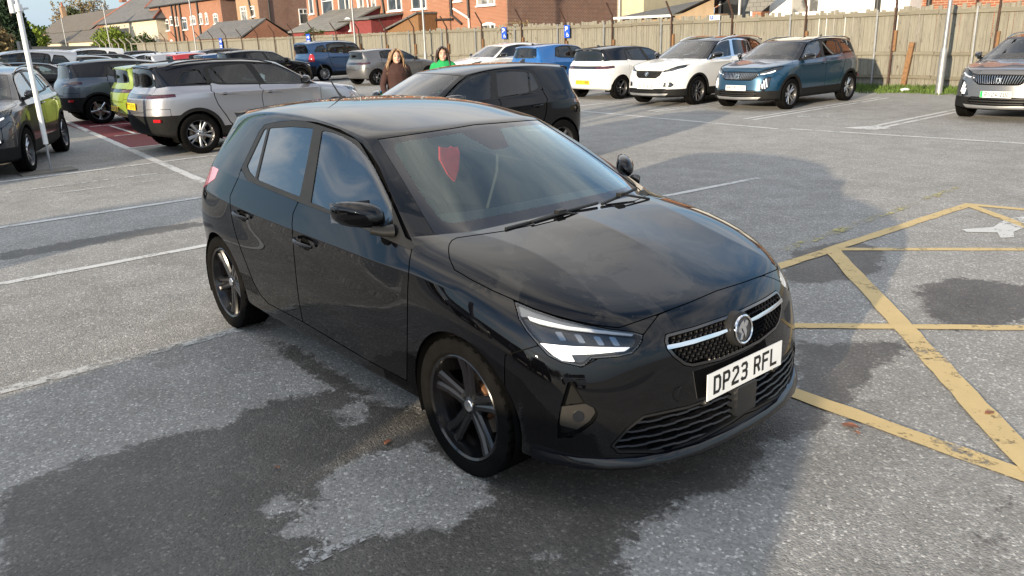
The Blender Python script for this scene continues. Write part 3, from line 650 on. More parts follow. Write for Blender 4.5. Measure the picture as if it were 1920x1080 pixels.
# ---------------------------------------------------------------- the hero: black five-door hatchback
def build_hero():
    root = empty('hatchback_car', (0, 0, 0))
    tag(root, 'glossy black five-door hatchback with black alloy wheels and front plate DP23 RFL', 'car')
    K = Car(root, 5); f = K.f; BP = paint('black car paint', (.0012, .0012, .0017), rough=.25, dirt=.012, film=.055, ior=1.48)
    g = .0022                                      # half a shut line
    side = [0, 1, 2, 3, 6]; allz = list(range(8)); wins = [f['fglass'], f['rglass'], f['qglass']]
    inside_x = lambda a, b: np.maximum(f['x']-b, a-f['x'])
    lowside = np.where(f['y'] > .45, 0.0, 1.0)
    fd = mx_(f['fdoor'], inside_x(-1.75, -.2), .3-f['y']); rd = mx_(f['rdoor'], inside_x(-2.75, -1.2), .3-f['y'])
    trim = mx_(f['trim'], inside_x(-2.9, -.2), .4-f['y'])
    ws = mx_(f['wscreen'], inside_x(-1.2, -.15)); wc = mx_(f['wclear'], inside_x(-1.2, -.15)); sens = f['sensor']
    hood = mx_(f['hood'], inside_x(-.42, .75), .70-f['z'])
    head = mx_(f['head'], inside_x(.1, .8)); fog = mx_(f['fog'], inside_x(.3, .75), f['y']-2)
    gr = mx_(f['grille'], .55-f['x']); lg = mx_(f['lgrille'], .45-f['x'])
    bmp = mx_(f['bumper'], .28-f['x'])
    front_cut = neg(head, gr, lg, fog)
    # painted panels
    K.panel('bonnet', [0, 1, 3], hood+g, BP, .014)
    K.panel('front_bumper', [0, 1], mx_(bmp+g, front_cut+g, -hood+g, -f['arch']), BP, .014)
    K.panel('front_wing', [0, 1, 3, 6], mx_(-bmp+g, -hood+g, -head+g, -fd+g, -f['arch'], -trim, inside_x(-.62, .75), f['z']-.99, .26-f['y']), BP, .02, split=True)
    doors = K.panel('front_door', [1, 6], mx_(fd+g, -trim+.001, .255-f['z']), BP, .014, split=True)
    rdoors = K.panel('rear_door', [1, 6], mx_(rd+g, -trim+.001, -f['arch']+.012, .255-f['z']), BP, .014, split=True)
    # sill, rear quarter and tail
    rq = mx_(-fd+g, -rd+g, -f['arch'], -trim, -f['tail']+g, -f['gate']+g, -f['rbump']+g, f['x']+1.2, f['z']-1.06+np.where(f['x'] > -2.2, .3, 0))
    K.panel('rear_quarter', [1, 2], mx_(-rd+g, -f['arch'], -trim, -f['tail']+g, -f['gate']+g, -f['rbump']+g, f['x']+2.0, .34-f['z']), BP, .014, split=True)
    K.panel('sill', [1], mx_(-fd+g, -rd+g, -f['arch'], inside_x(-2.4, -.18), f['z']-.45, -bmp), BP, .03, split=True)
    K.panel('roof', [4, 5, 6, 7], mx_(-trim, -ws+.001, -f['gate']+g, -fd+.001, -rd+.001, np.where(f['x'] > -.62, .94-f['z'], -1)), BP, .014)
    K.panel('rear_bumper', [1, 2], mx_(f['rbump']+g, -f['arch']), BP, .014)
    gate = K.panel('tailgate', [2, 5, 7], mx_(f['gate']+g, -f['rwin']+.001, -f['tail']+g), BP, .014)
    K.panel('rear_window', [2, 7], mx_(f['rwin'], f['x']+2.7), TINT, 0, parent=gate)
    for o in K.panel('tail_lamp', [1, 2], f['tail']+g, simple('pink red lamp', (.42, .13, .17), .1, coat=1), .03, split=True): pass
    # glazing
    K.panel('window_trim', [1, 6], mx_(trim, neg(*wins)), BLACKPL, .008, off=-.001, split=True)
    K.panel('front_window', [1, 6], mx_(f['fglass']+.001, inside_x(-1.75, -.2), .4-f['y']), glass('front door glass', gain=2.3), 0, off=-.005, split=True)
    K.panel('rear_side_window', [1, 6], mx_(f['rglass']+.001, inside_x(-2.6, -1.2), .4-f['y']), glass('rear door glass', (.10, .11, .12), gain=2.4), 0, off=-.005, split=True)
    K.panel('quarter_window', [1, 6], mx_(f['qglass']+.001, inside_x(-2.8, -1.6), .4-f['y']), glass('rear door glass', (.10, .11, .12), gain=2.4), 0, off=-.005, split=True)
    w = K.panel('windscreen', [3, 4, 6], mx_(wc, -sens), glass('windscreen glass', (.76, .86, .84), refl=(.86, 1, 1), dust=.006, gain=2.0), 0, off=-.003)
    K.panel('screen_border', [3, 4, 6], mx_(ws+.0015, np.minimum(-wc, sens) if False else -np.maximum(wc, -sens)), FRIT, .006, off=-.003, parent=w)
    # dark shell behind the shut lines
    KS = Car(root, 4); f = KS.f; inx = lambda a, b: np.maximum(f['x']-b, a-f['x'])
    V, F = KS.cut(allz, mx_(neg(*[mx_(f[a], inx(-2.9, -.2)) for a in ('fglass', 'rglass', 'qglass')], f['rwin'], mx_(f['wscreen'], inx(-1.2, -.15)), mx_(f['head'], inx(.1, .8))+.01, mx_(f['grille'], .55-f['x'])+.004, mx_(f['lgrille'], .45-f['x'])+.004, mx_(f['fog'], inx(.3, .75))+.006), -f['arch']))
    N = vnormals(V, F); mk('inner_shell', V-N*.016, F, DARK, root)
    # wheel wells
    for ax in (0, -2.538):
        for s in (-1, 1):
            V = []; F = []; m = 24
            for k in range(m+1):
                a = math.pi*(-.12+1.24*k/m)
                for yy in (.862, .56): V.append((ax+.337*math.cos(a), s*yy, .305+.337*math.sin(a)))
            for k in range(m): F.append((2*k, 2*k+1, 2*k+3, 2*k+2))
            V.append((ax, s*.56, .25)); c = len(V)-1
            for k in range(m): F.append((2*k+1, c, 2*k+3))
            mk('wheel_well', V, F, DARK, root)
    return root, K
hero, HK = build_hero()
def front_x(y, z, level=5):
    """x of the nose surface at (y, z)"""
    D = dense(level)
    if 'nose' not in D:
        m = np.isin(np.arange(len(D['V'])), np.unique(D['F'][D['Z'] == 0])); D['nose'] = D['V'][m]
    P = D['nose']; d = (P[:, 1]-y)**2+(P[:, 2]-z)**2; k = np.argsort(d)[:6]; w = 1/(d[k]+1e-7); return float((P[k, 0]*w).sum()/w.sum())
def nose_field(name, y, z):
    P, _ = proj(np.array([[front_x(y, z), -abs(y), z]])); return float(sdpoly(P, PX[name])[0])
def hero_details():
    f = HK.f; root = hero; BP = MAT['black car paint']; g = .0022
    inside_x = lambda a, b: np.maximum(f['x']-b, a-f['x'])
    head = mx_(f['head'], inside_x(.1, .8)); gr = mx_(f['grille'], .55-f['x']); lg = mx_(f['lgrille'], .45-f['x']); fog = mx_(f['fog'], inside_x(.3, .75))
    # headlamps: bucket, light bars, cells, lens
    lens = HK.panel('headlamp', [0, 1, 3], head+g, LENS, .004, off=-.001, split=True)
    HK.panel('lamp_bucket', [0, 1, 3], head+.003, simple('lamp bucket', (.005, .005, .006), .25, coat=.3), .0, off=-.030, split=True, parent=lens)
    HK.panel('lamp_surround', [0, 1, 3], mx_(head+.001, -(head+.006)), GLOSSBLK, .028, off=-.002, split=True, parent=lens)
    HK.panel('light_bar', [0, 1, 3], mx_(f['drl'], inside_x(.1, .8)), LAMPW, .012, off=-.009, split=True, parent=lens)
    HK.panel('brow_bar', [0, 1, 3], mx_(f['brow'], inside_x(.1, .8)), simple('pale lamp bar', (.62, .66, .72), .2, vary=.05), .010, off=-.008, split=True, parent=lens)
    up = mx_(sdpoly(HK.D['pix'], [(966, 567), (1003, 583), (1050, 598.5), (1097, 610.5), (1144, 619.5), (1186, 624), (1186, 627), (1130, 620), (1066, 612.5), (1009, 599), (988, 592), (975, 592)])*HK.D['dep']/CF, inside_x(.1, .8))
    HK.panel('lamp_ledge', [0, 1, 3], up, simple('pale lamp ledge', (.11, .125, .15), .15, coat=.8), .006, off=-.012, split=True, parent=lens)
    for i, (ax, ay) in enumerate([(1048, 628), (1085, 633), (1122, 637), (1152, 638)]):
        poly = [(ax-9, ay-9), (ax+4, ay-8), (ax+14, ay+9), (ax+2, ay+9)]
        cell = mx_(sdpoly(HK.D['pix'], poly)*HK.D['dep']/CF, inside_x(.1, .8))
        HK.panel('lamp_cell', [0, 1, 3], cell, LAMPC, .012, off=-.020, split=True, parent=lens)
    # upper grille: backing, honeycomb, border, bright bars, emblem
    HK.panel('grille_backing', [0], gr+.001, DARK, .0, off=-.045)
    HK.panel('grille_border', [0], mx_(gr+.0015, -(gr+.012)), GLOSSBLK, .04, off=.001)
    V = []; F = []
    cw, ch = .0285, .0165
    for j in range(-3, 14):
        for i in range(-18, 19):
            y = (i+.5*(j % 2))*cw; z = .515+j*ch
            if nose_field('grille', y, z) > -6 or abs(y) > .44: continue
            ring = []; x0 = front_x(y, z)
            for (sx_, dep) in ((1.0, -.016), (.80, -.010), (.70, -.018), (.66, -.040)):
                for (hy, hz_) in ((-.5, -.28), (-.18, -.62), (.18, -.62), (.5, -.28), (.5, .28), (.18, .62), (-.18, .62), (-.5, .28)):
                    V.append((x0+dep+(-.10*(hz_*ch)), y+hy*cw*sx_*1.04, z+hz_*ch*sx_*.95))
            b = len(V)-32
            for r_ in range(3):
                for k in range(8): k2 = (k+1) % 8; F.append((b+r_*8+k, b+r_*8+k2, b+(r_+1)*8+k2, b+(r_+1)*8+k))
    o = mk('grille_mesh', V, F, simple('grille gloss plastic', (.008, .008, .009), .32, coat=.12, spec=.3), root, sharp=30)
    bar = mx_(sdpoly(HK.D['pix'], [(1249, 647.5), (1275, 642.5), (1300, 636), (1345, 622.5), (1363, 616.5), (1365, 621), (1345, 630), (1300, 644.5), (1275, 650.5), (1251, 655.5)])*HK.D['dep']/CF, .55-f['x'])
    HK.panel('bright_bar', [0], bar, CHROME, .02, off=.004, split=True)
    xb = front_x(0, .628)
    V, F = lathe([(.001, .012), (.062, .012), (.070, .006), (.074, -.03)], 40, 'z'); o = mk('badge_plinth', V, F, BLACKPL, root, sharp=40)
    MB = frame((xb+.004, 0, .627), (0, 1, 0), (-.16, 0, 1)); o.data.transform(MB)
    emblem(o, MB @ Matrix.Translation((0, 0, .012)), .060)
    # lower intake
    HK.panel('intake_backing', [0, 1], lg+.001, DARK, 0, off=-.075)
    HK.panel('intake_lip', [0, 1], mx_(lg+.0015, -(lg+.010)), BLACKPL, .07, off=.0)
    for j in range(6):
        z0 = .248+j*.030; run = []
        for i in range(-60, 61):
            y = i*.0105; z = z0+.0035*(1 if (i//6+j) % 2 else 0)+.004*abs(y)
            if nose_field('lgrille', y, z) < -3 and not (abs(y) < .075 and z > .27): run.append((y, z))
            else:
                if len(run) > 4: slat(run)
                run = []
        if len(run) > 4: slat(run)
    boxo('radar_block', (front_x(0, .34)-.012, 0, .338), (.05, .135, .125), simple('radar cover', (.010, .011, .013), .35), root, bev=.006)
    for s in (-1, 1):
        p = (front_x(s*.235, .395)-.004, s*.235, .385); V, F = lathe([(.001, .014), (.011, .013), (.013, .008), (.015, -.02)], 16, 'z'); o = mk('parking_sensor', V, F, GREYPL, root, sharp=40); o.data.transform(frame(p, (0, 1, 0), (0, 0, 1)))
    y, z = -.36, .452; V, F = lathe([(.0280, 0), (.0285, .0012), (.0295, .0012), (.030, 0)], 32, 'z'); o = mk('towing_eye_cover', V, F, BP, root); o.data.transform(frame((front_x(y, z)+.001, y, z), (.25, -1, 0), (0, 0, 1)) @ Matrix.Rotation(math.pi, 4, 'Y'))
    # fog lamp recess
    fl = HK.panel('fog_recess', [0, 1], fog+.001, simple('fog mesh recess', (.008, .008, .008), .7, spec=.1), .0, off=-.030, split=True)
    fd2 = mx_(sdpoly(HK.D['pix'], [(1050, 765), (1098, 759), (1114, 767), (1117, 776), (1106, 792), (1082, 808), (1048, 800)])*HK.D['dep']/CF, inside_x(.3, .75))
    HK.panel('fog_bezel', [0, 1], fd2, simple('fog bezel', (.028, .026, .023), .35, metal=.3, vary=.15), .02, off=-.012, split=True, parent=fl)
    a = np.linspace(0, 2*math.pi, 18)[:-1]
    fc = mx_(sdpoly(HK.D['pix'], [(1084+11*math.cos(t), 783+11*math.sin(t)) for t in a])*HK.D['dep']/CF, inside_x(.3, .75))
    HK.panel('fog_lamp', [0, 1], fc, GLOSSBLK, .01, off=-.008, split=True, parent=fl)
    # splitter round the bottom of the bumper
    pts = [(.802, 0), (.798, .15), (.782, .30), (.745, .44), (.69, .56), (.625, .655), (.555, .735), (.47, .80), (.40, .835)]
    path = [(x, -y) for x, y in reversed(pts[1:])]+pts; V = []; F = []
    for i, (x, y) in enumerate(path):
        a_, b_ = path[max(0, i-1)], path[min(len(path)-1, i+1)]; t = Vector((b_[0]-a_[0], b_[1]-a_[1])).normalized(); n = Vector((t.y, -t.x))
        if n.dot(Vector((x+.3, y))) < 0: n = -n
        e = abs(y)/.835; k = 1-max(0, e-.80)*4.0; rise = .035*e**6
        for (d, z) in ((-.03, .240), (.002, .234), (.013*k, .218), (.016*k, .203), (.008*k, .190), (-.05, .186)): V.append((x+n.x*d, y+n.y*d, z+rise))
    for i in range(len(path)-1):
        for k in range(5): F.append((i*6+k, i*6+k+1, (i+1)*6+k+1, (i+1)*6+k))
    mk('splitter', V, F, simple('splitter paint', (.004, .004, .006), .10, coat=.6, spec=.2), root, sharp=35)
    MP = frame((.782, 0, .460), (0, 1, 0), (-.02, 0, 1)); plate(root, MP, 'DP23 RFL')
    # mirrors, handles, wipers, aerial, spoiler
    ident = lambda P: np.asarray(P)
    for s in (-1, 1):
        mirror_unit(root, s, BP, ident, off=(-.05, -.025, 0)); handle(root, -1.275, .795, s, BP, ident); handle(root, -2.06, .825, s, BP, ident)
    for name, pts in (('wiper', [(946, 436), (990, 424), (1045, 407), (1118, 387)]), ('wiper', [(1126, 389), (1160, 374), (1190, 360)])):
        P3 = []
        for (px, py) in pts:
            p = plane_hit(px, py); P3.append(p+Vector((.35, 0, .75)).normalized()*.02)
        w = tubeo(name, P3, .008, BLACKPL, root, 6); m = P3[len(P3)//2]
        tubeo('wiper_arm', [P3[1]+Vector((.02, 0, .005)), m+Vector((.03, .01, .008)), m+Vector((.06, .16, -.03))], .006, BLACKPL, w, 6)
        boxo('wiper_joint', m+Vector((.012, 0, .012)), (.035, .05, .02), BLACKPL, w, bev=.004)
    tubeo('aerial', [(-2.33, 0, 1.415), (-2.40, 0, 1.46), (-2.52, 0, 1.565), (-2.61, 0, 1.64)], [.012, .006, .0035, .002], BLACKPL, root)
    V, F = lathe([(.001, .028), (.012, .024), (.024, .008), (.028, -.01)], 16, 'z'); o = mk('aerial_base', V, F, BLACKPL, root); o.location = (-2.33, 0, 1.412); o.scale = (1.7, 1, 1)
    V = []; F = []
    for i in range(13):
        y = -.50+i/12.0; e = abs(y)/.5; xo = -3.01+.10*e**2.5; zt = 1.352-.030*e**2
        for p in ((-2.86+.04*e, zt+.026), (-2.98+.04*e, zt+.020), (xo, zt-.004), (xo+.004, zt-.020), (-2.98+.05*e, zt-.034), (-2.86+.05*e, zt-.012)): V.append((p[0], y, p[1]))
    for i in range(12):
        for k in range(6): k2 = (k+1) % 6; F.append((i*6+k, i*6+k2, (i+1)*6+k2, (i+1)*6+k))
    F += [tuple(range(6)), tuple(12*6+k for k in reversed(range(6)))]; mk('roof_spoiler', V, F, BP, root, sharp=40)
    # cabin
    V = []; F = []
    for i, (x, z, hw) in enumerate([(-.36, .905, .70), (-.50, .925, .71), (-.72, .925, .72), (-.84, .90, .72), (-.90, .84, .72), (-.88, .60, .72), (-.80, .45, .72)]):
        for k in range(9):
            y = -hw+2*hw*k/8; V.append((x+.02*(abs(y)/.7)**2, y, z+.025*math.exp(-((y+.37)/.2)**2)*(1 if i < 5 else 0)))
    for i in range(6):
        for k in range(8): F.append((i*9+k, i*9+k+1, (i+1)*9+k+1, (i+1)*9+k))
    mk('dashboard', V, F, DASH, root, sharp=40)
    V = []; F = []; n = 28
    for k in range(n):
        a = 2*math.pi*k/n
        for j in range(8):
            b = 2*math.pi*j/8; r = .18+.014*math.cos(b); V.append((.014*math.sin(b), r*math.cos(a), r*math.sin(a)))
    for k in range(n):
        for j in range(8): k2 = (k+1) % n; j2 = (j+1) % 8; F.append((k*8+j, k2*8+j, k2*8+j2, k*8+j2))
    sw = mk('steering_wheel', V, F, BLACKPL, root); sw.location = (-.98, -.36, .86); sw.rotation_euler = (0, R(-24), 0)
    boxo('wheel_boss', (0, 0, 0), (.05, .15, .11), BLACKPL, sw, bev=.02)
    for a in (0, math.pi, -math.pi/2): tubeo('wheel_spoke', [(0, 0, 0), (0, .17*math.cos(a), .17*math.sin(a))], .014, BLACKPL, sw)
    seat(root, (-1.42, -.37, .36), SEATF); seat(root, (-1.40, .33, .36), SEATF, red=REDC)
    seat(root, (-2.15, -.38, .38), SEATF); seat(root, (-2.15, .38, .38), SEATF)
    boxo('cabin_floor', (-1.3, 0, .25), (2.7, 1.5, .04), DARK, root)
    boxo('interior_mirror', (-1.0, 0, 1.255), (.03, .22, .06), BLACKPL, root, bev=.012)
    for s in (-1, 1): tubeo('seat_belt', [(-1.55, s*.66, 1.15), (-1.50, s*.60, .95), (-1.45, s*.42, .62)], .012, simple('belt webbing', (.05, .05, .05), .8), root, 6)
    for x in (0, -2.538):
        for s in (1, -1): wheel(root, (x, -s*.775, .305), ('gloss', 'gloss', 5, 'star'), w=.195, rim=.231, side=s, rot=.35 if x == 0 else .9)
def slat(run):
    V = []; F = []
    for (y, z) in run:
        x = front_x(y, z)
        for (dx, dz) in ((-.010, .004), (-.006, -.002), (-.035, -.006), (-.035, .004)): V.append((x+dx, y, z+dz))
    for i in range(len(run)-1):
        for k in range(4): k2 = (k+1) % 4; F.append((i*4+k, i*4+k2, (i+1)*4+k2, (i+1)*4+k))
    mk('intake_slat', V, F, simple('grille gloss plastic', (.008, .008, .009), .32, coat=.12, spec=.3), hero, sharp=30)
def plane_hit(px, py):
    """photo pixel onto the windscreen plane of the hero (near or far half)"""
    d = Vector(CR.T @ np.array([(px-960)/CF, (540-py)/CF, 1.0])); p0 = Vector((-.25, 0, .96)); n = Vector((.379, 0, .694)).normalized()
    t = (p0-Vector(CP)).dot(n)/d.dot(n); return Vector(CP)+d*t
hero_details()
# ---------------------------------------------------------------- the other cars: same surface, re-proportioned per model
HX = [.80, 0, -.45, -1.12, -1.5, -2.538, -2.85, -3.27]
HZ = [.17, .24, .35, .66, .76, .955, 1.39, 1.445]
def make_warp(lo, up, zz, w, roofw=1.0, tail_up=0.0):
    HXa = np.array(HX[::-1]); loa = np.array(lo[::-1]); upa = np.array(up[::-1])
    ex = lambda x, T: np.interp(x, HXa, T)+np.where(x > HX[0], x-HX[0], 0)+np.where(x < HX[-1], x-HX[-1], 0)
    def wp(P):
        P = np.asarray(P, float); Q = P.copy(); t = np.clip((P[:, 2]-.96)/(1.30-.96), 0, 1); t = t*t*(3-2*t)
        Q[:, 0] = ex(P[:, 0], loa)*(1-t)+ex(P[:, 0], upa)*t
        Q[:, 2] = np.interp(P[:, 2], HZ, zz)+np.where(P[:, 2] > HZ[-1], P[:, 2]-HZ[-1], 0)+np.where(P[:, 2] < HZ[0], P[:, 2]-HZ[0], 0)
        Q[:, 1] = P[:, 1]*(w/.885)*(1+t*(roofw-1)); return Q
    return wp
PAINT = simple('body paint slot', (.3, .3, .3)); ROOFP = simple('roof paint slot', (.3, .3, .31))
CLAD = simple('unpainted cladding', (.012, .012, .012), .65, vary=.2, nscale=14, bump=.1, spec=.12)
def nose_bar(name, y0, poly, z0, z1, hw, mat, fan, root, wp, inset=.004):
    D = dense(4)
    if 'nose2' not in D: m = np.unique(D['F'][(D['Z'] == 0) | (D['Z'] == 1)]); q = D['V'][m]; D['nose2'] = q[q[:, 0] > .2]
    P = D['nose2']; zm = (z0+z1)/2; row = []
    for z in np.linspace(z0, z1, 9):
        y = y0*(1+fan*(z-zm)/(z1-z0)*2*.5) if fan >= 0 else y0+math.copysign(1, y0)*fan*(z-zm)*-1.0*-1
        if sdpoly(np.array([[abs(y), z]]), poly)[0] > -inset: continue
        d = (P[:, 1]-y)**2+(P[:, 2]-z)**2; k = np.argsort(d)[:5]; w = 1/(d[k]+1e-6); row.append(((P[k, 0]*w).sum()/w.sum(), y, z))
    if len(row) < 2: return
    V = []; F = []
    for (x, y, z) in row: V += [(x+.004, y-hw, z), (x+.010, y, z), (x+.004, y+hw, z), (x-.02, y+hw, z), (x-.02, y-hw, z)]
    for i in range(len(row)-1):
        for k in range(5): k2 = (k+1) % 5; F.append((i*5+k, i*5+k2, (i+1)*5+k2, (i+1)*5+k))
    mk(name, wp(np.array(V)), F, mat, root, sharp=30)
def build_style(S):
    """one prototype car; returns its root. S: dict of proportions and features"""
    lv = S.get('level', 4); root = empty(S['name'])
    wp = make_warp(S['lo'], S['up'], S['zz'], S['w'], S.get('roofw', 1.0)); K = Car(root, lv, wp); D = K.D; f = dict(K.f); WV = wp(D['V'])
    WB = -S['lo'][5]; Ra = S.get('arch', .36); Rt = S.get('tyre', .33)
    ar = np.minimum(np.hypot(WV[:, 0], WV[:, 2]-Rt)-Ra, np.hypot(WV[:, 0]+WB, WV[:, 2]-Rt)-Ra); ar = np.where(f['y'] > .5, ar, 1.0)
    g = .003; inx = lambda a, b: np.maximum(f['x']-b, a-f['x']); yz = np.stack([f['y'], f['z']], 1); xz = np.stack([f['x'], f['z']], 1)
    fd = mx_(f['fdoor'], inx(-1.75, -.2), .3-f['y']); rd = mx_(f['rdoor'], inx(-2.75, -1.2), .3-f['y']); trim = mx_(f['trim'], inx(-2.9, -.2), .4-f['y'])
    ws = mx_(f['wscreen'], inx(-1.2, -.15)); wc = mx_(f['wclear'], inx(-1.2, -.15)); hood = mx_(f['hood'], inx(-.42, .75), .70-f['z'])
    fgl, rgl, qgl = f['fglass'], f['rglass'], f['qglass']
    if S.get('longglass'):                        # side glass carried back into the quarter
        q2 = sdpoly(xz, [(-2.28, 1.06), (-2.72, 1.075), (-2.55, 1.24), (-2.33, 1.27)]); qgl = np.minimum(qgl, q2); trim = np.minimum(trim, mx_(q2-.02, .4-f['y']))
    wins = [fgl, rgl, qgl]
    head = mx_(sdpoly(yz, S['head']), .15-f['x']); gr = mx_(sdpoly(yz, S['grille']), .5-f['x']); lg = mx_(sdpoly(yz, S['intake']), .42-f['x'])
    claw = mx_(sdpoly(yz, S['claw']), .2-f['x']) if S.get('claw') else np.ones(len(f['x']))
    bmp = mx_(f['bumper'], .28-f['x']); tail = mx_(sdpoly(yz, S['tail']), f['x']+2.80); gate = f['gate']; rwin = mx_(f['rwin'], f['x']+2.7)
    band = mx_(sdpoly(yz, S['band']), f['x']+2.9) if S.get('band') else np.ones(len(f['x']))
    rb = f['rbump']
    zz = WV[:, 2]
    clad = np.minimum(mx_(ar-S.get('cladw', .05), zz-.95), zz-S.get('cladz', .30)) if S.get('clad') else np.ones(len(f['x']))
    if S.get('clad') and S.get('darktail', True): clad = np.minimum(clad, mx_(zz-S['zz'][3]*.86, f['x']+2.78))
    nclad = -clad+.001 if S.get('clad') else -np.ones(len(f['x']))
    fx = neg(head, gr, lg, claw)+g
    P = K.panel
    P('bonnet', [0, 1, 3], mx_(hood+g, -head+g, -gr+g), PAINT, .014)
    P('front_bumper', [0, 1], mx_(bmp+g, fx, -hood+g, -ar, nclad), PAINT, .014)
    P('front_wing', [0, 1, 3, 6], mx_(-bmp+g, -hood+g, -head+g, -fd+g, -ar, -trim, -claw+g, nclad, inx(-.62, .75), f['z']-.99, .26-f['y']), PAINT, .02, split=True)
    P('front_door', [1, 6], mx_(fd+g, -trim+.001, .255-f['z'], nclad), PAINT, .014, split=True)
    P('rear_door', [1, 6], mx_(rd+g, -trim+.001, -ar+.012, .255-f['z'], nclad), PAINT, .014, split=True)
    P('rear_quarter', [1, 2], mx_(-rd+g, -ar, -trim, -tail+g, -gate+g, -rb+g, f['x']+2.0, .34-f['z'], nclad), PAINT, .014, split=True)
    if not S.get('clad'): P('sill', [1], mx_(-fd+g, -rd+g, -ar, inx(-2.4, -.18), f['z']-.45, -bmp), PAINT, .03, split=True)
    P('roof', [4, 5, 6, 7], mx_(-trim, -ws+.001, -gate+g, -fd+.001, -rd+.001, np.where(f['x'] > -.62, .94-f['z'], -1)), ROOFP, .014)
    P('rear_bumper', [1, 2], mx_(rb+g, -ar, nclad, -band+g), PAINT, .014)
    gt = P('tailgate', [2, 5, 7], mx_(gate+g, -rwin+.001, -tail+g, -band+g), PAINT, .014)
    P('rear_window', [2, 7], rwin, S.get('rearglass', TINT), 0, parent=gt if gt else None)
    if S.get('band'): P('tail_band', [1, 2], mx_(band+g, -tail+g), GLOSSBLK, .02)
    P('tail_lamp', [1, 2], tail+g, S.get('tailmat', REDLENS), .03, split=True)
    if S.get('clad'): P('cladding', [0, 1, 2], mx_(clad, -ar, -lg+g, -claw+g), CLAD, .03, off=.004)
    P('window_trim', [1, 6], mx_(trim, neg(*wins)), S.get('trimmat', BLACKPL), .008, off=-.001, split=True)
    P('front_window', [1, 6], mx_(fgl+.001, inx(-1.75, -.2), .4-f['y']), GLASS, 0, off=-.005, split=True)
    P('rear_side_window', [1, 6], mx_(rgl+.001, inx(-2.6, -1.2), .4-f['y']), S.get('sideglass', TINT), 0, off=-.005, split=True)
    P('quarter_window', [1, 6], mx_(qgl+.001, inx(-2.8, -1.6), .4-f['y']), S.get('sideglass', TINT), 0, off=-.005, split=True)
    w = P('windscreen', [3, 4, 6], wc, GLASS, 0, off=-.003); P('screen_border', [3, 4, 6], mx_(ws+.0015, -wc), FRIT, .006, off=-.003, parent=w)
    ln = P('headlamp', [0, 1, 3], head+g, LENS, .004, split=True)
    P('lamp_bucket', [0, 1, 3], head+.003, simple('lamp inside', (.10, .105, .11), .2, metal=.6, vary=.5, nscale=40), .0, off=-.03, split=True, parent=ln)
    if S.get('drl'): P('light_bar', [0, 1, 3], mx_(sdpoly(yz, S['drl']), .15-f['x']), LAMPW, .01, off=-.006, split=True, parent=ln)
    # grille with bars
    P('grille_backing', [0], gr+.001, DARK, 0, off=-.03); P('intake_backing', [0, 1], lg+.001, DARK, 0, off=-.04)
    ys = np.array(S['grille']); gy = ys[:, 0].max(); gz0, gz1 = ys[:, 1].min(), ys[:, 1].max()
    def bars(field, name, mat, vert, n, rng_, th):
        for i in range(n):
            c = rng_[0]+(rng_[1]-rng_[0])*(i+.5)/n
            b = mx_(field+.004, (np.abs(V1-c-vert*.0*f['z'])-th)) if False else mx_(field+.004, np.abs((D['V'][:, 1]*(1+S.get('fan', 0)*(.62-f['z'])) if vert else f['z'])-c)-th)
            P(name, [0], b, mat, .02, off=-.006)
    if lv >= 4:
        if S.get('gbars') == 'v':
            for i in range(25):
                nose_bar('grille_bar', (i-12)/12.0*gy*1.02, S['grille'], gz0, gz1, .0065, ALLOY, S.get('fan', 0)*.22, root, wp)
        elif S.get('gbars') == 'h': bars(gr, 'grille_bar', BLACKPL, 0, 6, (gz0, gz1), .008)
        iz = np.array(S['intake'])[:, 1]; bars(lg, 'intake_slat', BLACKPL, 0, 3, (iz.min(), iz.max()), .010)
    if S.get('claw'):
        P('claw_recess', [0, 1], claw+g, GLOSSBLK, .02, off=-.004, split=True)
        if lv >= 4:
            for i in range(3):
                for s in (-1, 1): nose_bar('claw_light', s*(S['clawc']+i*.040), S['claw'], .38, .62, .0095, LAMPW, -.25, root, wp, inset=.012)
    if S.get('skid'): P('skid_trim', [0, 1], mx_(sdpoly(yz, S['skid']), .35-f['x']), simple('satin silver trim', (.45, .45, .45), .35, metal=.8), .01, off=.008)
    if S.get('badge'):
        D3 = WV[np.unique(D['F'][D['Z'] == 0])]; hz_ = S['badge'][0]; t = wp(np.array([[0, 0, hz_]]))[0][2]; k = np.argmin(np.abs(D3[:, 1])*3+np.abs(D3[:, 2]-t)); 
        MB = frame((D3[k, 0]+.006, 0, t), (0, 1, 0), (-.1, 0, 1)); V, F = lathe([(.001, .0), (.05, .0), (.05, -.03)], 20, 'z'); o = mk('badge_plinth', V, F, GLOSSBLK, root); o.data.transform(MB)
        if S['badge'][1] == 'griff': emblem(o, MB @ Matrix.Translation((0, 0, .003)), .055)
        else: prism('badge_shield', [(-.045, .05), (.045, .05), (.042, -.015), (0, -.058), (-.042, -.015)], .01, ALLOY, o, MB); prism('badge_figure', [(-.02, -.03), (.0, -.035), (.022, 0), (.018, .03), (-.01, .038), (-.024, .015)], .004, GLOSSBLK, o, MB @ Matrix.Translation((0, 0, .0102)))
    # shell and cabin
    KS = Car(root, 3, wp); ff = KS.f; i3 = lambda a, b: np.maximum(ff['x']-b, a-ff['x']); W3 = wp(KS.D['V'])
    a3 = np.minimum(np.hypot(W3[:, 0], W3[:, 2]-Rt)-Ra, np.hypot(W3[:, 0]+WB, W3[:, 2]-Rt)-Ra); a3 = np.where(ff['y'] > .5, a3, 1.0)
    V, F = KS.cut(list(range(8)), mx_(neg(*[mx_(ff[a], i3(-2.9, -.2)) for a in ('fglass', 'rglass', 'qglass')], ff['rwin'], mx_(ff['wscreen'], i3(-1.2, -.15))), -a3)); N = vnormals(V, F)
    mk('inner_shell', wp(V-N*.035), F, DARK, root)
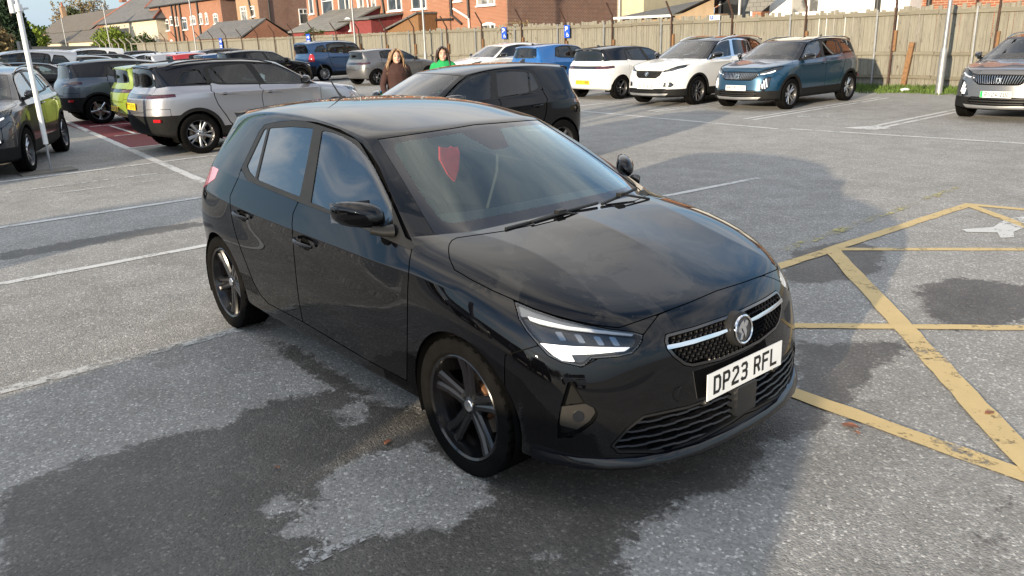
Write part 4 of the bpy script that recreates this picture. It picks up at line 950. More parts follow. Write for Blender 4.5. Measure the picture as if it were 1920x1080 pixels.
    for ax in (0, -WB):
        for s in (-1, 1):
            V = []; F = []; m = 16; wy = S['w']
            for k in range(m+1):
                a = math.pi*(-.10+1.20*k/m)
                for yy in (wy*.965, wy*.62): V.append((ax+Ra*1.01*math.cos(a), s*yy, Rt+Ra*1.01*math.sin(a)))
            for k in range(m): F.append((2*k, 2*k+1, 2*k+3, 2*k+2))
            V.append((ax, s*wy*.62, .25)); c = len(V)-1
            for k in range(m): F.append((2*k+1, c, 2*k+3))
            mk('wheel_well', V, F, DARK, root)
    hz = S['zz'][5]
    V = np.array([(x, y, z) for x in (-.38, -.75, -.88) for y in (-.7, -.35, 0, .35, .7) for z in [.925 if x > -.8 else .80]]); F = [(i*5+k, i*5+k+1, (i+1)*5+k+1, (i+1)*5+k) for i in range(2) for k in range(4)]
    mk('dashboard', wp(V), F, DASH, root)
    wx = lambda x: float(wp(np.array([[x, 0, 1.0]]))[0][0])
    for sy in (-.36, .36):
        b = seat(root, (wx(-1.42), sy, hz-.60), SEATF)
    b = boxo('rear_bench', (wx(-2.30), 0, hz-.22), (.16, 1.2, .58), SEATF, root, bev=.05)
    boxo('cabin_floor', (wx(-1.3), 0, .32), (2.6, 1.4, .04), DARK, root)
    boxo('interior_mirror', (wx(-.98), 0, S['zz'][6]-.10), (.03, .22, .06), BLACKPL, root, bev=.012)
    # outside fittings
    for s in (-1, 1):
        mirror_unit(root, s, S.get('mirrormat', GLOSSBLK), wp); handle(root, -1.275, .800, s, PAINT, wp)
        if not S.get('hiddenrear'): handle(root, -2.06, .83, s, PAINT, wp)
        if S.get('rails'):
            P3 = wp(np.array([(x, s*.60, z) for x, z in ((-1.15, 1.325), (-1.35, 1.385), (-1.6, 1.42), (-2.05, 1.432), (-2.45, 1.412), (-2.62, 1.385), (-2.74, 1.345))])); tubeo('roof_rail', [tuple(p) for p in P3], [.010, .014, .015, .015, .015, .014, .010], S['rails'], root, 6)
    V = []; F = []
    for i in range(9):
        y = -.50+i/8.0; e = abs(y)/.5; xo = -3.04+.08*e**2.5; zt = 1.352-.030*e**2
        for p in ((-2.86+.04*e, zt+.026), (-2.96+.04*e, zt+.020), (xo, zt-.004), (xo+.004, zt-.020), (-2.98+.05*e, zt-.034), (-2.86+.05*e, zt-.012)): V.append((p[0], y, p[1]))
    for i in range(8):
        for k in range(6): k2 = (k+1) % 6; F.append((i*6+k, i*6+k2, (i+1)*6+k2, (i+1)*6+k))
    F += [tuple(range(6)), tuple(8*6+k for k in reversed(range(6)))]; mk('roof_spoiler', wp(np.array(V)), F, S.get('spoilmat', ROOFP), root, sharp=40)
    V = np.array([(-.06, -.012, 0), (.07, -.012, 0), (.07, .012, 0), (-.06, .012, 0), (-.065, -.004, .055), (-.02, -.004, .055), (-.02, .004, .055), (-.065, .004, .055)])
    o = mk('aerial_fin', V, [(0, 3, 2, 1), (4, 5, 6, 7), (0, 1, 5, 4), (1, 2, 6, 5), (2, 3, 7, 6), (3, 0, 4, 7)], GLOSSBLK, root, smooth=False); zr = W3[np.argmin(np.abs(W3[:, 0]-wx(-2.5))+np.abs(W3[:, 1])*2-W3[:, 2]*3)]; o.location = (wx(-2.55), 0, float(zr[2])-.012)
    if S.get('clad'):
        for s in (-1, 1): q = wp(np.array([(-3.06, s*.70, .50)]))[0]; boxo('rear_reflector', (q[0]-.02, q[1], q[2]), (.05, .14, .05), REDLENS, root, rot=Matrix.Rotation(-s*.55, 3, 'Z'), bev=.006)
    rw = wp(np.array([(-2.96, .02, 1.10), (-3.01, .05, 1.06), (-2.97, .30, 1.115)])); tubeo('rear_wiper', [tuple(p+np.array([-.05, 0, .02])) for p in rw], .011, BLACKPL, root, 6)
    for x in (0, -WB):
        for s in (1, -1): wheel(root, (x, -s*(S['w']-.115), Rt), S['wheel'], Rt=Rt, w=.215, rim=Rt-.100, side=s, fine=S.get('finewheel', False), rot=.35+x*.3)
    root['WB'] = WB
    return root
def copy_tree(o, parent=None):
    c = o.copy(); COL.objects.link(c); c.parent = parent
    for ch in o.children: copy_tree(ch, c)
    return c
def walk(o):
    yield o
    for c in o.children: yield from walk(c)
_first = {}
def place_car(proto, loc, rz, body, roof, label, group, front=None, rear=None, style=None, green=False):
    key = proto.name
    if key in _first: o = copy_tree(proto)
    else: o = proto; _first[key] = True
    o.location = loc; o.rotation_euler = (0, 0, rz)
    for c in walk(o):
        if c.type != 'MESH': continue
        for sl in c.material_slots:
            m = sl.material
            if m in (PAINT, ROOFP) or m.name in ('body paint slot', 'roof paint slot') or c.get('pslot'):
                which = c.get('pslot') or ('b' if m == PAINT else 'r'); c['pslot'] = which; sl.link = 'OBJECT'; sl.material = body if which == 'b' else roof
    o['label'] = label; o['category'] = 'car'
    if group: o['group'] = group
    return o
def car_plates(o, S, front=None, rear=None, green=False):
    for ch in list(o.children):
        if ch.name.startswith('number_plate'):
            for g_ in list(ch.children): bpy.data.objects.remove(g_)
            bpy.data.objects.remove(ch)
    if not (front or rear): return
    V_ = make_warp(S['lo'], S['up'], S['zz'], S['w'], S.get('roofw', 1.0))(dense(4)['V']); nearc = np.abs(V_[:, 1]) < .22
    fxp = V_[nearc & (np.abs(V_[:, 2]-S['px'][1]) < .05), 0].max()+.008; rxp = V_[nearc & (np.abs(V_[:, 2]-S['rx'][1]) < .05), 0].min()-.010
    if front: plate(o, frame((fxp, 0, S['px'][1]), (0, 1, 0), (-.02, 0, 1)), front, green=green)
    if rear: plate(o, frame((rxp, 0, S['rx'][1]), (0, -1, 0), (.06, 0, 1)), rear, rear=True)
GEN = dict(head=[(.36, .68), (.50, .715), (.66, .77), (.76, .81), (.80, .77), (.74, .70), (.60, .655), (.42, .64)], grille=[(-.5, .56), (.30, .56), (.38, .60), (.36, .675), (-.5, .69)], intake=[(-.6, .26), (.44, .26), (.52, .31), (.46, .37), (-.6, .38)],
           tail=[(.42, .85), (.60, .88), (.74, .93), (.84, .93), (.86, .86), (.74, .80), (.50, .78)], drl=[(.45, .655), (.62, .668), (.74, .71), (.73, .725), (.60, .685), (.45, .672)])
STY = {}
STY['2008'] = dict(GEN, name='compact_suv', lo=[.88, 0, -.38, -1.12, -1.5, -2.605, -2.98, -3.43], up=[.88, 0, -.38, -1.02, -1.5, -2.66, -3.08, -3.43], zz=[.215, .30, .42, .78, .93, 1.06, 1.50, 1.55], w=.885, tyre=.335, arch=.385, clad=True, cladw=.055, cladz=.44,
    grille=[(-.5, .56), (.34, .56), (.47, .635), (.45, .70), (-.5, .71)], gbars='v', fan=.9, claw=[(.50, .40), (.62, .37), (.70, .44), (.70, .62), (.60, .60)], clawc=.57, head=[(.46, .705), (.60, .735), (.72, .79), (.80, .80), (.80, .74), (.70, .69), (.52, .665)],
    intake=[(-.6, .25), (.42, .25), (.49, .30), (.44, .375), (-.6, .375)], skid=[(.30, .20), (.50, .20), (.58, .25), (.50, .245), (-.5, .232), (-.5, .20)], badge=(.625, 'lion'), tail=[(.40, .87), (.60, .87), (.76, .885), (.86, .90), (.87, .83), (.74, .80), (.40, .80)], band=[(-.5, .80), (.88, .80), (.88, .90), (-.5, .89)],
    tailmat=SMOKE, wheel=('alloy', 'dark', 5, 'blade'), finewheel=True, rails=GLOSSBLK, longglass=True, px=(.905, .50), rx=(-3.445, .82), hiddenrear=False)
STY['208'] = dict(GEN, name='small_hatchback', lo=[.83, 0, -.45, -1.12, -1.5, -2.54, -2.85, -3.23], up=[.83, 0, -.45, -1.10, -1.5, -2.55, -2.92, -3.23], zz=[.18, .24, .35, .68, .80, .965, 1.38, 1.43], w=.875, tyre=.315, arch=.352,
    claw=None, band=[(-.5, .79), (.88, .79), (.88, .885), (-.5, .875)], tail=[(.42, .87), (.60, .87), (.76, .88), (.86, .89), (.87, .82), (.74, .79), (.42, .79)], tailmat=SMOKE, wheel=('grey', 'dark', 5, 'five'), px=(.85, .44), rx=(-3.255, .47), longglass=False, badge=(.63, 'lion'), gbars='h')
STY['grand'] = dict(GEN, name='family_suv', lo=[.93, 0, -.45, -1.20, -1.6, -2.675, -3.05, -3.55], up=[.93, 0, -.45, -1.15, -1.6, -2.75, -3.15, -3.55], zz=[.21, .30, .40, .80, .95, 1.08, 1.56, 1.61], w=.925, tyre=.345, arch=.39, clad=True, cladw=.045, cladz=.42,
    head=[(.40, .69), (.56, .73), (.72, .79), (.80, .80), (.78, .74), (.66, .69), (.46, .655)], grille=[(-.5, .56), (.26, .56), (.36, .61), (.40, .69), (-.5, .70)], gbars='h', intake=[(-.6, .255), (.50, .255), (.56, .30), (.52, .37), (-.6, .37)], skid=[(-.5, .21), (.52, .21), (.58, .255), (-.5, .245)], badge=(.635, 'griff'),
    claw=[(.46, .41), (.62, .40), (.68, .44), (.62, .49), (.48, .485)], clawc=2.0, wheel=('grey', 'dark', 10, 'multi'), finewheel=True, trimmat=CHROME, longglass=True, rails=CHROME, px=(.955, .475), rx=(-3.57, .7))
STY['mokka'] = dict(GEN, name='crossover_car', lo=[.83, 0, -.42, -1.12, -1.5, -2.56, -2.92, -3.32], up=[.83, 0, -.42, -1.05, -1.5, -2.58, -2.95, -3.32], zz=[.21, .29, .41, .76, .90, 1.04, 1.47, 1.53], w=.895, tyre=.335, arch=.38, clad=True, cladw=.05, cladz=.40, tailmat=SMOKE, wheel=('alloy', 'dark', 5, 'five'), finewheel=True, px=(.85, .48), rx=(-3.335, .50), level=4)
STY['fiat'] = dict(GEN, name='city_car', lo=[.70, 0, -.30, -1.0, -1.4, -2.30, -2.60, -2.87], up=[.70, 0, -.30, -.85, -1.3, -2.22, -2.58, -2.87], zz=[.18, .25, .36, .68, .82, .99, 1.44, 1.49], w=.815, roofw=1.06, tyre=.295, arch=.33, tail=[(.56, .66), (.70, .66), (.72, .85), (.60, .86)], tailmat=REDLENS, wheel=('dark', 'dark', 8, 'multi'), px=(.72, .42), rx=(-2.885, .76), hiddenrear=True, rearglass=GLASS)
STY['van'] = dict(GEN, name='people_carrier', lo=[.88, 0, -.55, -1.3, -1.7, -2.785, -3.30, -3.52], up=[.88, 0, -.50, -1.0, -1.6, -2.95, -3.44, -3.50], zz=[.20, .28, .40, .80, 1.0, 1.16, 1.74, 1.80], w=.92, roofw=1.18, tyre=.335, arch=.38, clad=True, cladw=.05, cladz=.42, tail=[(.66, .70), (.86, .70), (.86, 1.0), (.68, 1.0)], tailmat=REDLENS, wheel=('silver', 'silver', 9, 'multi'), rails=ALLOY, longglass=True, px=(.9, .5), rx=(-3.55, .9), level=4)
PT = dict(silver=paint('silver grey paint', (.36, .36, .385), metal=.75, rough=.38, dirt=.10), blacktop=paint('black roof paint', (.006, .006, .008), rough=.25, dirt=.02), blue=paint('deep teal blue paint', (.004, .043, .088), metal=.5, rough=.30, dirt=.06),
    white=paint('white paint', (.72, .72, .70), rough=.35, dirt=.12), grey=paint('mid grey paint', (.13, .13, .135), metal=.55, rough=.35, dirt=.08), dgrey=paint('dark grey paint', (.026, .027, .030), metal=.15, rough=.35, dirt=.05), black=paint('parked black paint', (.0012, .0012, .0018), rough=.2, dirt=.015, ior=1.42),
    lime=paint('lime green paint', (.20, .27, .035), metal=.1, rough=.35, dirt=.06), slate=paint('slate blue grey paint', (.085, .10, .125), metal=.45, rough=.35, dirt=.06), brown=paint('brown grey paint', (.115, .105, .09), metal=.5, rough=.35, dirt=.06), fiat=paint('bright blue paint', (.010, .11, .34), metal=.3, rough=.3, dirt=.05),
    navy=paint('navy van paint', (.012, .05, .135), metal=.4, rough=.3, dirt=.06), red=paint('red car paint', (.35, .02, .02), rough=.3, dirt=.05), vblue=paint('vivid blue car paint', (.02, .16, .5), rough=.3, dirt=.05), lsil=paint('light silver paint', (.5, .5, .5), metal=.7, rough=.35, dirt=.08))
H90 = R(90)
P_ = {k: build_style(STY[k]) for k in ('2008', '208', 'grand', 'mokka', 'fiat', 'van')}
GRP = 'cars parked in the bays'
o = place_car(P_['2008'], (-12.32, 4.85, 0), H90, PT['silver'], PT['blacktop'], 'silver compact SUV with black roof parked tail-out at the red painted bay', GRP); car_plates(o, STY['2008'], rear='MT73 EVX')
o = place_car(P_['2008'], (-8.25, 14.0, 0), -H90, PT['blue'], PT['blacktop'], 'teal blue compact SUV with black roof and front plate PK75 OTF', GRP); car_plates(o, STY['2008'], front='PK75 OTF')
o = place_car(P_['2008'], (-3.05, 14.4, 0), -H90, PT['grey'], PT['blacktop'], 'grey compact SUV with green-flash front plate PN24 ZUC', GRP); car_plates(o, STY['2008'], front='PN24 ZUC', green=True)
o = place_car(P_['2008'], (-11.98, -1.1, 0), R(-22.6), PT['dgrey'], PT['dgrey'], 'dark grey SUV parked askew beside the white flagpole', GRP); car_plates(o, STY['2008'])
o = place_car(P_['208'], (-6.6, 2.75, 0), -H90, PT['black'], PT['black'], 'black hatchback parked right behind the large black car with black wheels', GRP); car_plates(o, STY['208'])
o = place_car(P_['208'], (-13.6, 16.9, 0), H90, PT['white'], PT['blacktop'], 'white hatchback with dark rear and yellow plate WT71 FBB', GRP); car_plates(o, STY['208'], rear='WT71 FBB')
o = place_car(P_['208'], (-27.2, 17.4, 0), H90, PT['grey'], PT['grey'], 'grey hatchback behind the two women, next to the navy van', GRP); car_plates(o, STY['208'])
o = place_car(P_['mokka'], (-21.3, 15.9, 0), -H90, PT['white'], PT['white'], 'white crossover beside the bright blue city car, nose towards the women', GRP); car_plates(o, STY['mokka'])
o = place_car(P_['grand'], (-10.75, 13.9, 0), -H90, PT['white'], PT['blacktop'], 'white family SUV with dark grille and front plate DL70 KCX', GRP); car_plates(o, STY['grand'], front='DL70 KCX')
o = place_car(P_['mokka'], (-20.1, 5.2, 0), H90, PT['slate'], PT['blacktop'], 'slate blue grey crossover with black roof beside the lime green car', GRP); car_plates(o, STY['mokka'], rear='DX23 KVA')
o = place_car(P_['mokka'], (-34.6, 7.9, 0), H90, PT['brown'], PT['brown'], 'brown grey SUV parked tail-out behind the slate blue crossover', GRP); car_plates(o, STY['mokka'], rear='EO24 NMV')
o = place_car(P_['208'], (-17.35, 5.7, 0), H90, PT['lime'], PT['lime'], 'lime green hatchback tail-out between silver SUV and slate crossover', GRP); car_plates(o, STY['208'], rear='KX24 LBD')
o = place_car(P_['fiat'], (-17.5, 17.7, 0), H90, PT['fiat'], PT['fiat'], 'bright blue rounded city car beside the white hatchback', GRP); car_plates(o, STY['fiat'], rear='WU17 XCR')
o = place_car(P_['van'], (-33.1, 18.4, 0), H90, PT['navy'], PT['navy'], 'navy blue boxy people carrier with roof bars', GRP); car_plates(o, STY['van'])
o = place_car(P_['2008'], (-38.2, 18.2, 0), -H90, PT['lsil'], PT['blacktop'], 'light silver SUV half hidden behind the navy people carrier', GRP); car_plates(o, STY['2008'])
# ---------------------------------------------------------------- ground
def axis(fine0, fine1, step, lo, hi):
    a = list(np.arange(fine0, fine1+1e-6, step)); d = step; x = fine0
    while x > lo: d *= 1.35; x -= d; a.append(max(x, lo))
    d = step; x = fine1
    while x < hi: d *= 1.35; x += d; a.append(min(x, hi))
    return np.array(sorted(set(round(v, 4) for v in a)))
gx = axis(-8, 4.2, .055, -700, 500); gy = axis(-4.5, 7.5, .055, -500, 600)
GX, GY = np.meshgrid(gx, gy, indexing='ij'); P2 = np.stack([GX.ravel(), GY.ravel()], 1); nx_, ny_ = len(gx), len(gy)
def gpoly(px): return [tuple(ground_at(a, b)[:2]) for a, b in px]
wet_in = [gpoly([(0, 924), (74, 895), (163, 865), (259, 832), (355, 812), (415, 802), (459, 772), (559, 743), (640, 735), (720, 760), (800, 770), (900, 700), (1300, 700), (1500, 735), (1565, 776), (1530, 803), (1423, 834), (1415, 880), (1338, 926), (1290, 928), (1239, 961), (1192, 980), (1169, 1031), (1173, 1079), (1173, 1200), (0, 1300)]),
          gpoly([(505, 640), (560, 655), (620, 690), (700, 740), (640, 735), (570, 690)]),
          gpoly([(1495, 640), (1560, 650), (1640, 640), (1700, 645), (1690, 662), (1640, 690), (1600, 740), (1560, 775), (1500, 745)]),
          gpoly([(1720, 540), (1790, 520), (1920, 535), (1980, 570), (1920, 600), (1800, 620), (1740, 590)]), gpoly([(1470, 530), (1490, 470), (1600, 450), (1660, 470), (1640, 510), (1560, 530)]),
          gpoly([(0, 475), (120, 455), (250, 432), (380, 415), (380, 423), (250, 445), (130, 467), (0, 488)]), gpoly([(1830, 1003), (1858, 1010), (1862, 1022), (1838, 1018)]), gpoly([(1868, 938), (1884, 936), (1888, 948), (1870, 950)])]
dry_in = [gpoly([(610, 880), (690, 850), (800, 830), (870, 870), (930, 930), (860, 985), (760, 1000), (640, 1012), (560, 1008), (520, 1000), (590, 940)]), gpoly([(485, 955), (530, 925), (560, 935), (545, 965)]), gpoly([(610, 770), (690, 745), (690, 790), (640, 795)]), gpoly([(985, 1052), (1050, 1035), (1040, 1045), (1000, 1058)])]
wet = np.minimum.reduce([sdpoly(P2, p) for p in wet_in]); dry = np.minimum.reduce([sdpoly(P2, p) for p in dry_in]); wet = np.clip(np.maximum(wet, -dry), -.5, .5)
Vg = np.column_stack([P2, np.zeros(len(P2))]); ii, jj = np.meshgrid(np.arange(nx_-1), np.arange(ny_-1), indexing='ij'); k0 = (ii*ny_+jj).ravel()
Fg = np.stack([k0, k0+ny_, k0+ny_+1, k0+1], 1)
me = bpy.data.meshes.new('car_park_ground'); me.from_pydata(Vg.tolist(), [], Fg.tolist())
at = me.attributes.new('wet', 'FLOAT', 'POINT'); at.data.foreach_set('value', wet.astype(np.float32))
def asphalt():
    t = NT('worn asphalt'); co = t.coord('Object')
    big = t.noise(.35, 6, .6, co, .5); mid = t.noise(2.6, 6, .62, co, .3); fine = t.noise(60, 3, .6, co)
    vo = t.n('ShaderNodeTexVoronoi'); vo.inputs['Scale'].default_value = 95; t.l(co, vo.inputs['Vector'])
    vc = t.n('ShaderNodeSeparateColor'); t.l(vo.outputs['Color'], vc.inputs[0])
    base = t.mix(t.ramp(big, [(.32, 0.0), (.68, 1.0)]), (.22, .21, .192), (.30, .287, .264))
    base = t.mix(t.ramp(mid, [(.40, 0.0), (.70, .55)]), base, (.37, .357, .335))
    base = t.mix(t.ramp(t.noise(.9, 5, .7, co, 1.2), [(.60, 0.0), (.78, .45)]), base, (.095, .092, .088))
    at_ = t.n('ShaderNodeAttribute'); at_.attribute_name = 'wet'
    edge = t.math('ADD', at_.outputs['Fac'], t.math('ADD', t.math('MULTIPLY', t.math('SUBTRACT', t.noise(9, 8, .72, co, .4), .5), .34), t.math('MULTIPLY', t.math('SUBTRACT', t.noise(48, 3, .6, co), .5), .12)))
    w = t.ramp(t.math('ADD', t.math('MULTIPLY', edge, -8.0), .5), [(.25, 0.0), (.58, 1.0)])
    spots = t.ramp(t.noise(5.5, 7, .7, co, .6), [(.63, 0.0), (.69, .5)])
    w = t.math('MAXIMUM', w, spots)
    wetc = t.mix(t.ramp(mid, [(.35, 0.0), (.7, 1.0)]), (.072, .065, .056), (.115, .105, .092))
    c = t.mix(w, base, wetc)
    st = t.ramp(vc.outputs[0], [(0.0, .72), (.45, .96), (.82, 1.10), (.94, 1.45), (1.0, 2.1)])
    c = t.mix(1.0, c, st, 'MULTIPLY')
    rough = t.math('SUBTRACT', .92, t.math('MULTIPLY', w, .34))
    b = t.bsdf(Base_Color=c, Roughness=rough)
    h = t.math('ADD', t.math('MULTIPLY', t.ramp(vo.outputs['Distance'], [(0.0, 1.0), (.6, 0.0)]), t.math('ADD', .4, vc.outputs[1])), t.math('MULTIPLY', fine, .7))
    h = t.math('ADD', h, t.math('MULTIPLY', t.noise(.6, 3, .5, co), 4.0))
    t.l(t.bump(h, .55, .006), b.inputs['Normal']); return t.m
ASPH = asphalt(); me.materials.append(ASPH); g_ = bpy.data.objects.new('car_park_ground', me); COL.objects.link(g_); g_['kind'] = 'structure'
def wornpaint(name, col, wear=.5, scale=14, mid=.5):
    t = NT(name); co = t.coord('Object'); n = t.noise(scale, 7, .68, co, .3); n2 = t.noise(1.7, 4, .6, co); n3 = t.noise(75, 2, .5, co)
    m = t.math('ADD', t.math('ADD', t.math('MULTIPLY', n, .55), t.math('MULTIPLY', n2, .45)), t.math('MULTIPLY', n3, .22))
    f = t.ramp(m, [(mid+wear*.30, 1.0), (min(1, mid+wear*.30+.10), 0.0)])
    c = t.mix(t.noise(6, 5, .6, co), tuple(x*.82 for x in col), tuple(min(1, x*1.1) for x in col))
    b = t.n('ShaderNodeBsdfPrincipled'); t.l(c, b.inputs['Base Color']); b.inputs['Roughness'].default_value = .75
    t.l(t.bump(t.noise(90, 3, .6, co), .5, .004), b.inputs['Normal'])
    tr = t.n('ShaderNodeBsdfTransparent'); mx2 = t.n('ShaderNodeMixShader'); t.l(f, mx2.inputs[0]); t.l(tr.outputs[0], mx2.inputs[1]); t.l(b.outputs[0], mx2.inputs[2]); t.l(mx2.outputs[0], t.out.inputs[0]); return t.m
WL = wornpaint('white bay paint', (.60, .59, .56), .45, mid=.50); WLW = wornpaint('badly worn white paint', (.52, .51, .48), .1, mid=.52); YL = wornpaint('yellow hatch paint', (.60, .44, .20), .50, mid=.505); YLW = wornpaint('old yellow paint', (.45, .40, .16), .05, mid=.50)
REDP = wornpaint('red bay paint', (.155, .013, .020), .9, mid=.55)
_zc = [0]
def strip(name, a, b, w, mat, z=.004, jag=.006):
    a, b = Vector(a[:2]), Vector(b[:2]); d = (b-a); L = d.length; d.normalize(); n = Vector((-d.y, d.x)); N = max(2, int(L/.12)); N = min(N, 220); V = []; F = []; _zc[0] = (_zc[0]+1) % 7
    zz = z+_zc[0]*.0004
    for i in range(N+1):
        p = a+d*(L*i/N)
        for s in (-1, 1): q = p+n*(s*w/2+random.uniform(-jag, jag)); V.append((q.x, q.y, zz))
    for i in range(N): F.append((2*i, 2*i+2, 2*i+3, 2*i+1))
    o = mk(name, V, F, mat, None, smooth=False); o['kind'] = 'structure'; return o
def pstrip(name, p, q, w, mat, **k): return strip(name, ground_at(*p), ground_at(*q), w, mat, **k)
strip('bay_line', (.075, -1.7), (.075, -.3), .11, wornpaint('ghost of white paint', (.43, .42, .40), 0, mid=.505, scale=30)); strip('bay_line', (-2.45, -4.4), (-2.45, .9), .10, wornpaint('worn white bay paint', (.50, .49, .46), .25, mid=.50)); strip('bay_line', (-4.89, -5), (-4.89, 1.0), .10, WL); strip('bay_line', (-7.36, -5), (-7.36, 1.1), .10, WL)
strip('bay_line', (-9.82, -6), (-9.82, 1.2), .09, WLW); strip('bay_line', (-10.75, -4), (-11.05, 2.2), .11, WL); strip('bay_line', (-9.2, -5), (-9.2, 1.2), .06, WLW)
pstrip('bay_line', (60, 200), (385, 342), .13, WL); strip('bay_line', (-3.18, 4.4), (-3.04, 6.05), .09, WL)
pstrip('bay_line', (1060, 206), (1458, 242), .10, WL); pstrip('bay_line', (1482, 242), (1990, 274), .10, WL)
for d_ in (-.10, .12):
    strip('bay_line', (-6.95+d_, 11.7), (-7.05+d_, 17.8), .10, WL); strip('bay_line', (-9.72+d_, 12.0), (-9.66+d_, 18), .10, WL); strip('bay_line', (-4.35+d_, 11.9), (-4.42+d_, 18), .10, WL)
strip('bay_line', (-12.2, 11.8), (-12.2, 18), .10, WL); strip('bay_line', (-15.0, 12), (-15.0, 18), .10, WL); strip('bay_line', (-11.1, -6), (-13.2, -7.5), .1, WLW)
# red bays on the left with white outlines
rp_ = [(-20.6, 2.0), (-13.45, 1.62), (-13.45, 8.2), (-20.6, 8.2)]; o = mk('red_bay', [(x, y, .0035) for x, y in rp_], [(0, 1, 2, 3)], REDP, None, smooth=False); o['kind'] = 'structure'
strip('bay_line', (-13.4, 1.6), (-13.4, 8), .10, WL, z=.008); strip('bay_line', (-15.9, 2.0), (-15.9, 8), .08, WL, z=.008); strip('bay_line', (-18.7, 2.2), (-18.7, 8), .10, WL, z=.008)
strip('bay_line', (-18.5, 2.6), (-16.0, 2.45), .08, WL, z=.008); strip('bay_line', (-11.0, 2.2), (-11.2, 8), .1, WL)
# yellow hatched box
pstrip('hatch_line', (1820, 383), (1395, 522), .105, YL); pstrip('hatch_line', (1816, 384), (1990, 400), .10, YL); pstrip('hatch_line', (1818, 386), (1990, 450), .10, YL, z=.0075)
pstrip('hatch_line', (1560, 470), (1990, 936), .13, YL, z=.0075); pstrip('hatch_line', (1572, 468), (1990, 468), .085, YL); pstrip('hatch_line', (1440, 611), (1990, 617), .085, YL, z=.0055); pstrip('hatch_line', (1420, 713), (1990, 918), .11, YL)
pstrip('hatch_line', (1470, 470), (1800, 352), .10, YLW, z=.0075)
# painted figures
def figure(name, pix, mat, z=.0065):
    V = [tuple(ground_at(a, b))[:2]+(z,) for a, b in pix]; o = mk(name, V, [tuple(range(len(V)))], mat, None, smooth=False); o['kind'] = 'structure'
figure('painted_symbol', [(1803, 431), (1862, 427), (1885, 412), (1935, 405), (1950, 415), (1900, 436), (1902, 446), (1876, 447), (1870, 437), (1812, 436)], WL)
figure('painted_symbol', [(1580, 240), (1640, 236), (1672, 241), (1640, 244), (1615, 243)], WL); figure('painted_symbol', [(1490, 217), (1560, 214), (1570, 219), (1500, 222)], WLW)
# fallen leaves
LEAFM = simple('fallen leaf', (.23, .085, .04), .7, vary=.3, nscale=40)
for (px, py, s, a, lb) in [(1595, 802, .045, .3, 'larger brown leaf below the lowest yellow hatch line'), (1855, 777, .03, 1.2, 'small brown leaf on the thick diagonal yellow line'), (727, 832, .028, 2.0, 'small orange leaf on the tarmac beside the front wheel'), (1606, 815, .018, .2, 'leaf scrap touching the larger brown leaf'), (520, 880, .016, .7, 'tiny brown leaf on the damp tarmac beside the doors')]:
    p = ground_at(px, py); V = []; 
    for k, (u, v_) in enumerate([(-1, 0), (-.6, .38), (0, .5), (.55, .36), (1, 0), (.55, -.36), (0, -.45), (-.6, -.36)]):
        V.append((p.x+s*(u*math.cos(a)-v_*math.sin(a)), p.y+s*(u*math.sin(a)+v_*math.cos(a)), .007+.012*abs(v_)+.004*random.random()))
    o = mk('fallen_leaf', V, [tuple(range(8))], LEAFM, None, smooth=False); tag(o, lb, 'leaf', 'fallen leaves on the asphalt')
# ---------------------------------------------------------------- timber fence along the back of the bays
def timber(name, c1, c2, sc=(30, 30, 2.2)):
    t = NT(name); co = t.coord('Object'); oi = t.n('ShaderNodeObjectInfo')
    mp = t.n('ShaderNodeMapping'); t.l(co, mp.inputs[0]); off = t.n('ShaderNodeCombineXYZ'); t.l(t.math('MULTIPLY', oi.outputs['Random'], 40), off.inputs[2]); t.l(off.outputs[0], mp.inputs['Location'])
    n = t.noise(1.0, 6, .65, mp.outputs[0], .8, sc); kn = t.noise(2.2, 2, .4, mp.outputs[0], .0, (6, 6, 2.4))
    c = t.mix(t.ramp(n, [(.3, 0.0), (.7, 1.0)]), c1, c2); c = t.mix(t.ramp(kn, [(.68, 0.0), (.74, .7)]), c, (.07, .05, .03))
    c = t.mix(t.math('MULTIPLY', oi.outputs['Random'], .35), c, (.26, .25, .20))
    b = t.bsdf(Base_Color=c, Roughness=.9); t.l(t.bump(n, .6, .006), b.inputs['Normal']); return t.m
TIM = timber('weathered fence timber', (.125, .115, .093), (.25, .234, .187)); STUB = simple('orange timber', (.20, .105, .045), .8, vary=.3, nscale=12); RUSTP = simple('rusty steel', (.060, .030, .020), .7, vary=.5, nscale=14); GALV = simple('galvanised steel', (.33, .34, .35), .5, metal=.6, vary=.15, nscale=8)
RAILT = timber('shadow toned rail timber', (.10, .088, .065), (.20, .178, .13), (2.2, 30, 30)); FY = 20.5; fence = empty('timber_fence', (-30, FY, 0)); tag(fence, 'long weathered vertical-board timber fence with cranked posts behind the parked cars', 'fence')  # RAILT: darker colour stands in for shadow contrast between rails and boards
# board meshes shared
bd = []
for k in range(4):
    bm = bmesh.new(); w_ = .108; box(bm, (0, 0, 1.04+.02*k), (w_, .022, 2.06+.04*k)); 
    for v in bm.verts:
        if v.co.z > 1: v.co.z += random.uniform(-.015, .015); v.co.x += random.uniform(-.004, .004)
    m_ = bpy.data.meshes.new('board'); bm.to_mesh(m_); bm.free(); m_.materials.append(TIM); bd.append(m_)
xs = np.arange(3.5, -76, -.116); xs = [x for x in xs]
near = xs[:300]; far = xs[300:]
for i, x in enumerate(near):
    o = bpy.data.objects.new('board', bd[random.randrange(4)]); COL.objects.link(o); o.parent = fence; o.location = (x+30, random.uniform(-.006, .006), 0.02+.01*math.sin(x*.7)); o.rotation_euler = (0, random.uniform(-.006, .006), random.uniform(-.04, .04))
bm = bmesh.new()
for x in far: box(bm, (x+30, random.uniform(-.008, .008), 1.05+random.uniform(-.02, .02)), (.108, .022, 2.10))
o = bmk('far_boards', bm, TIM, fence); o['kind'] = 'stuff'
x = 3.5
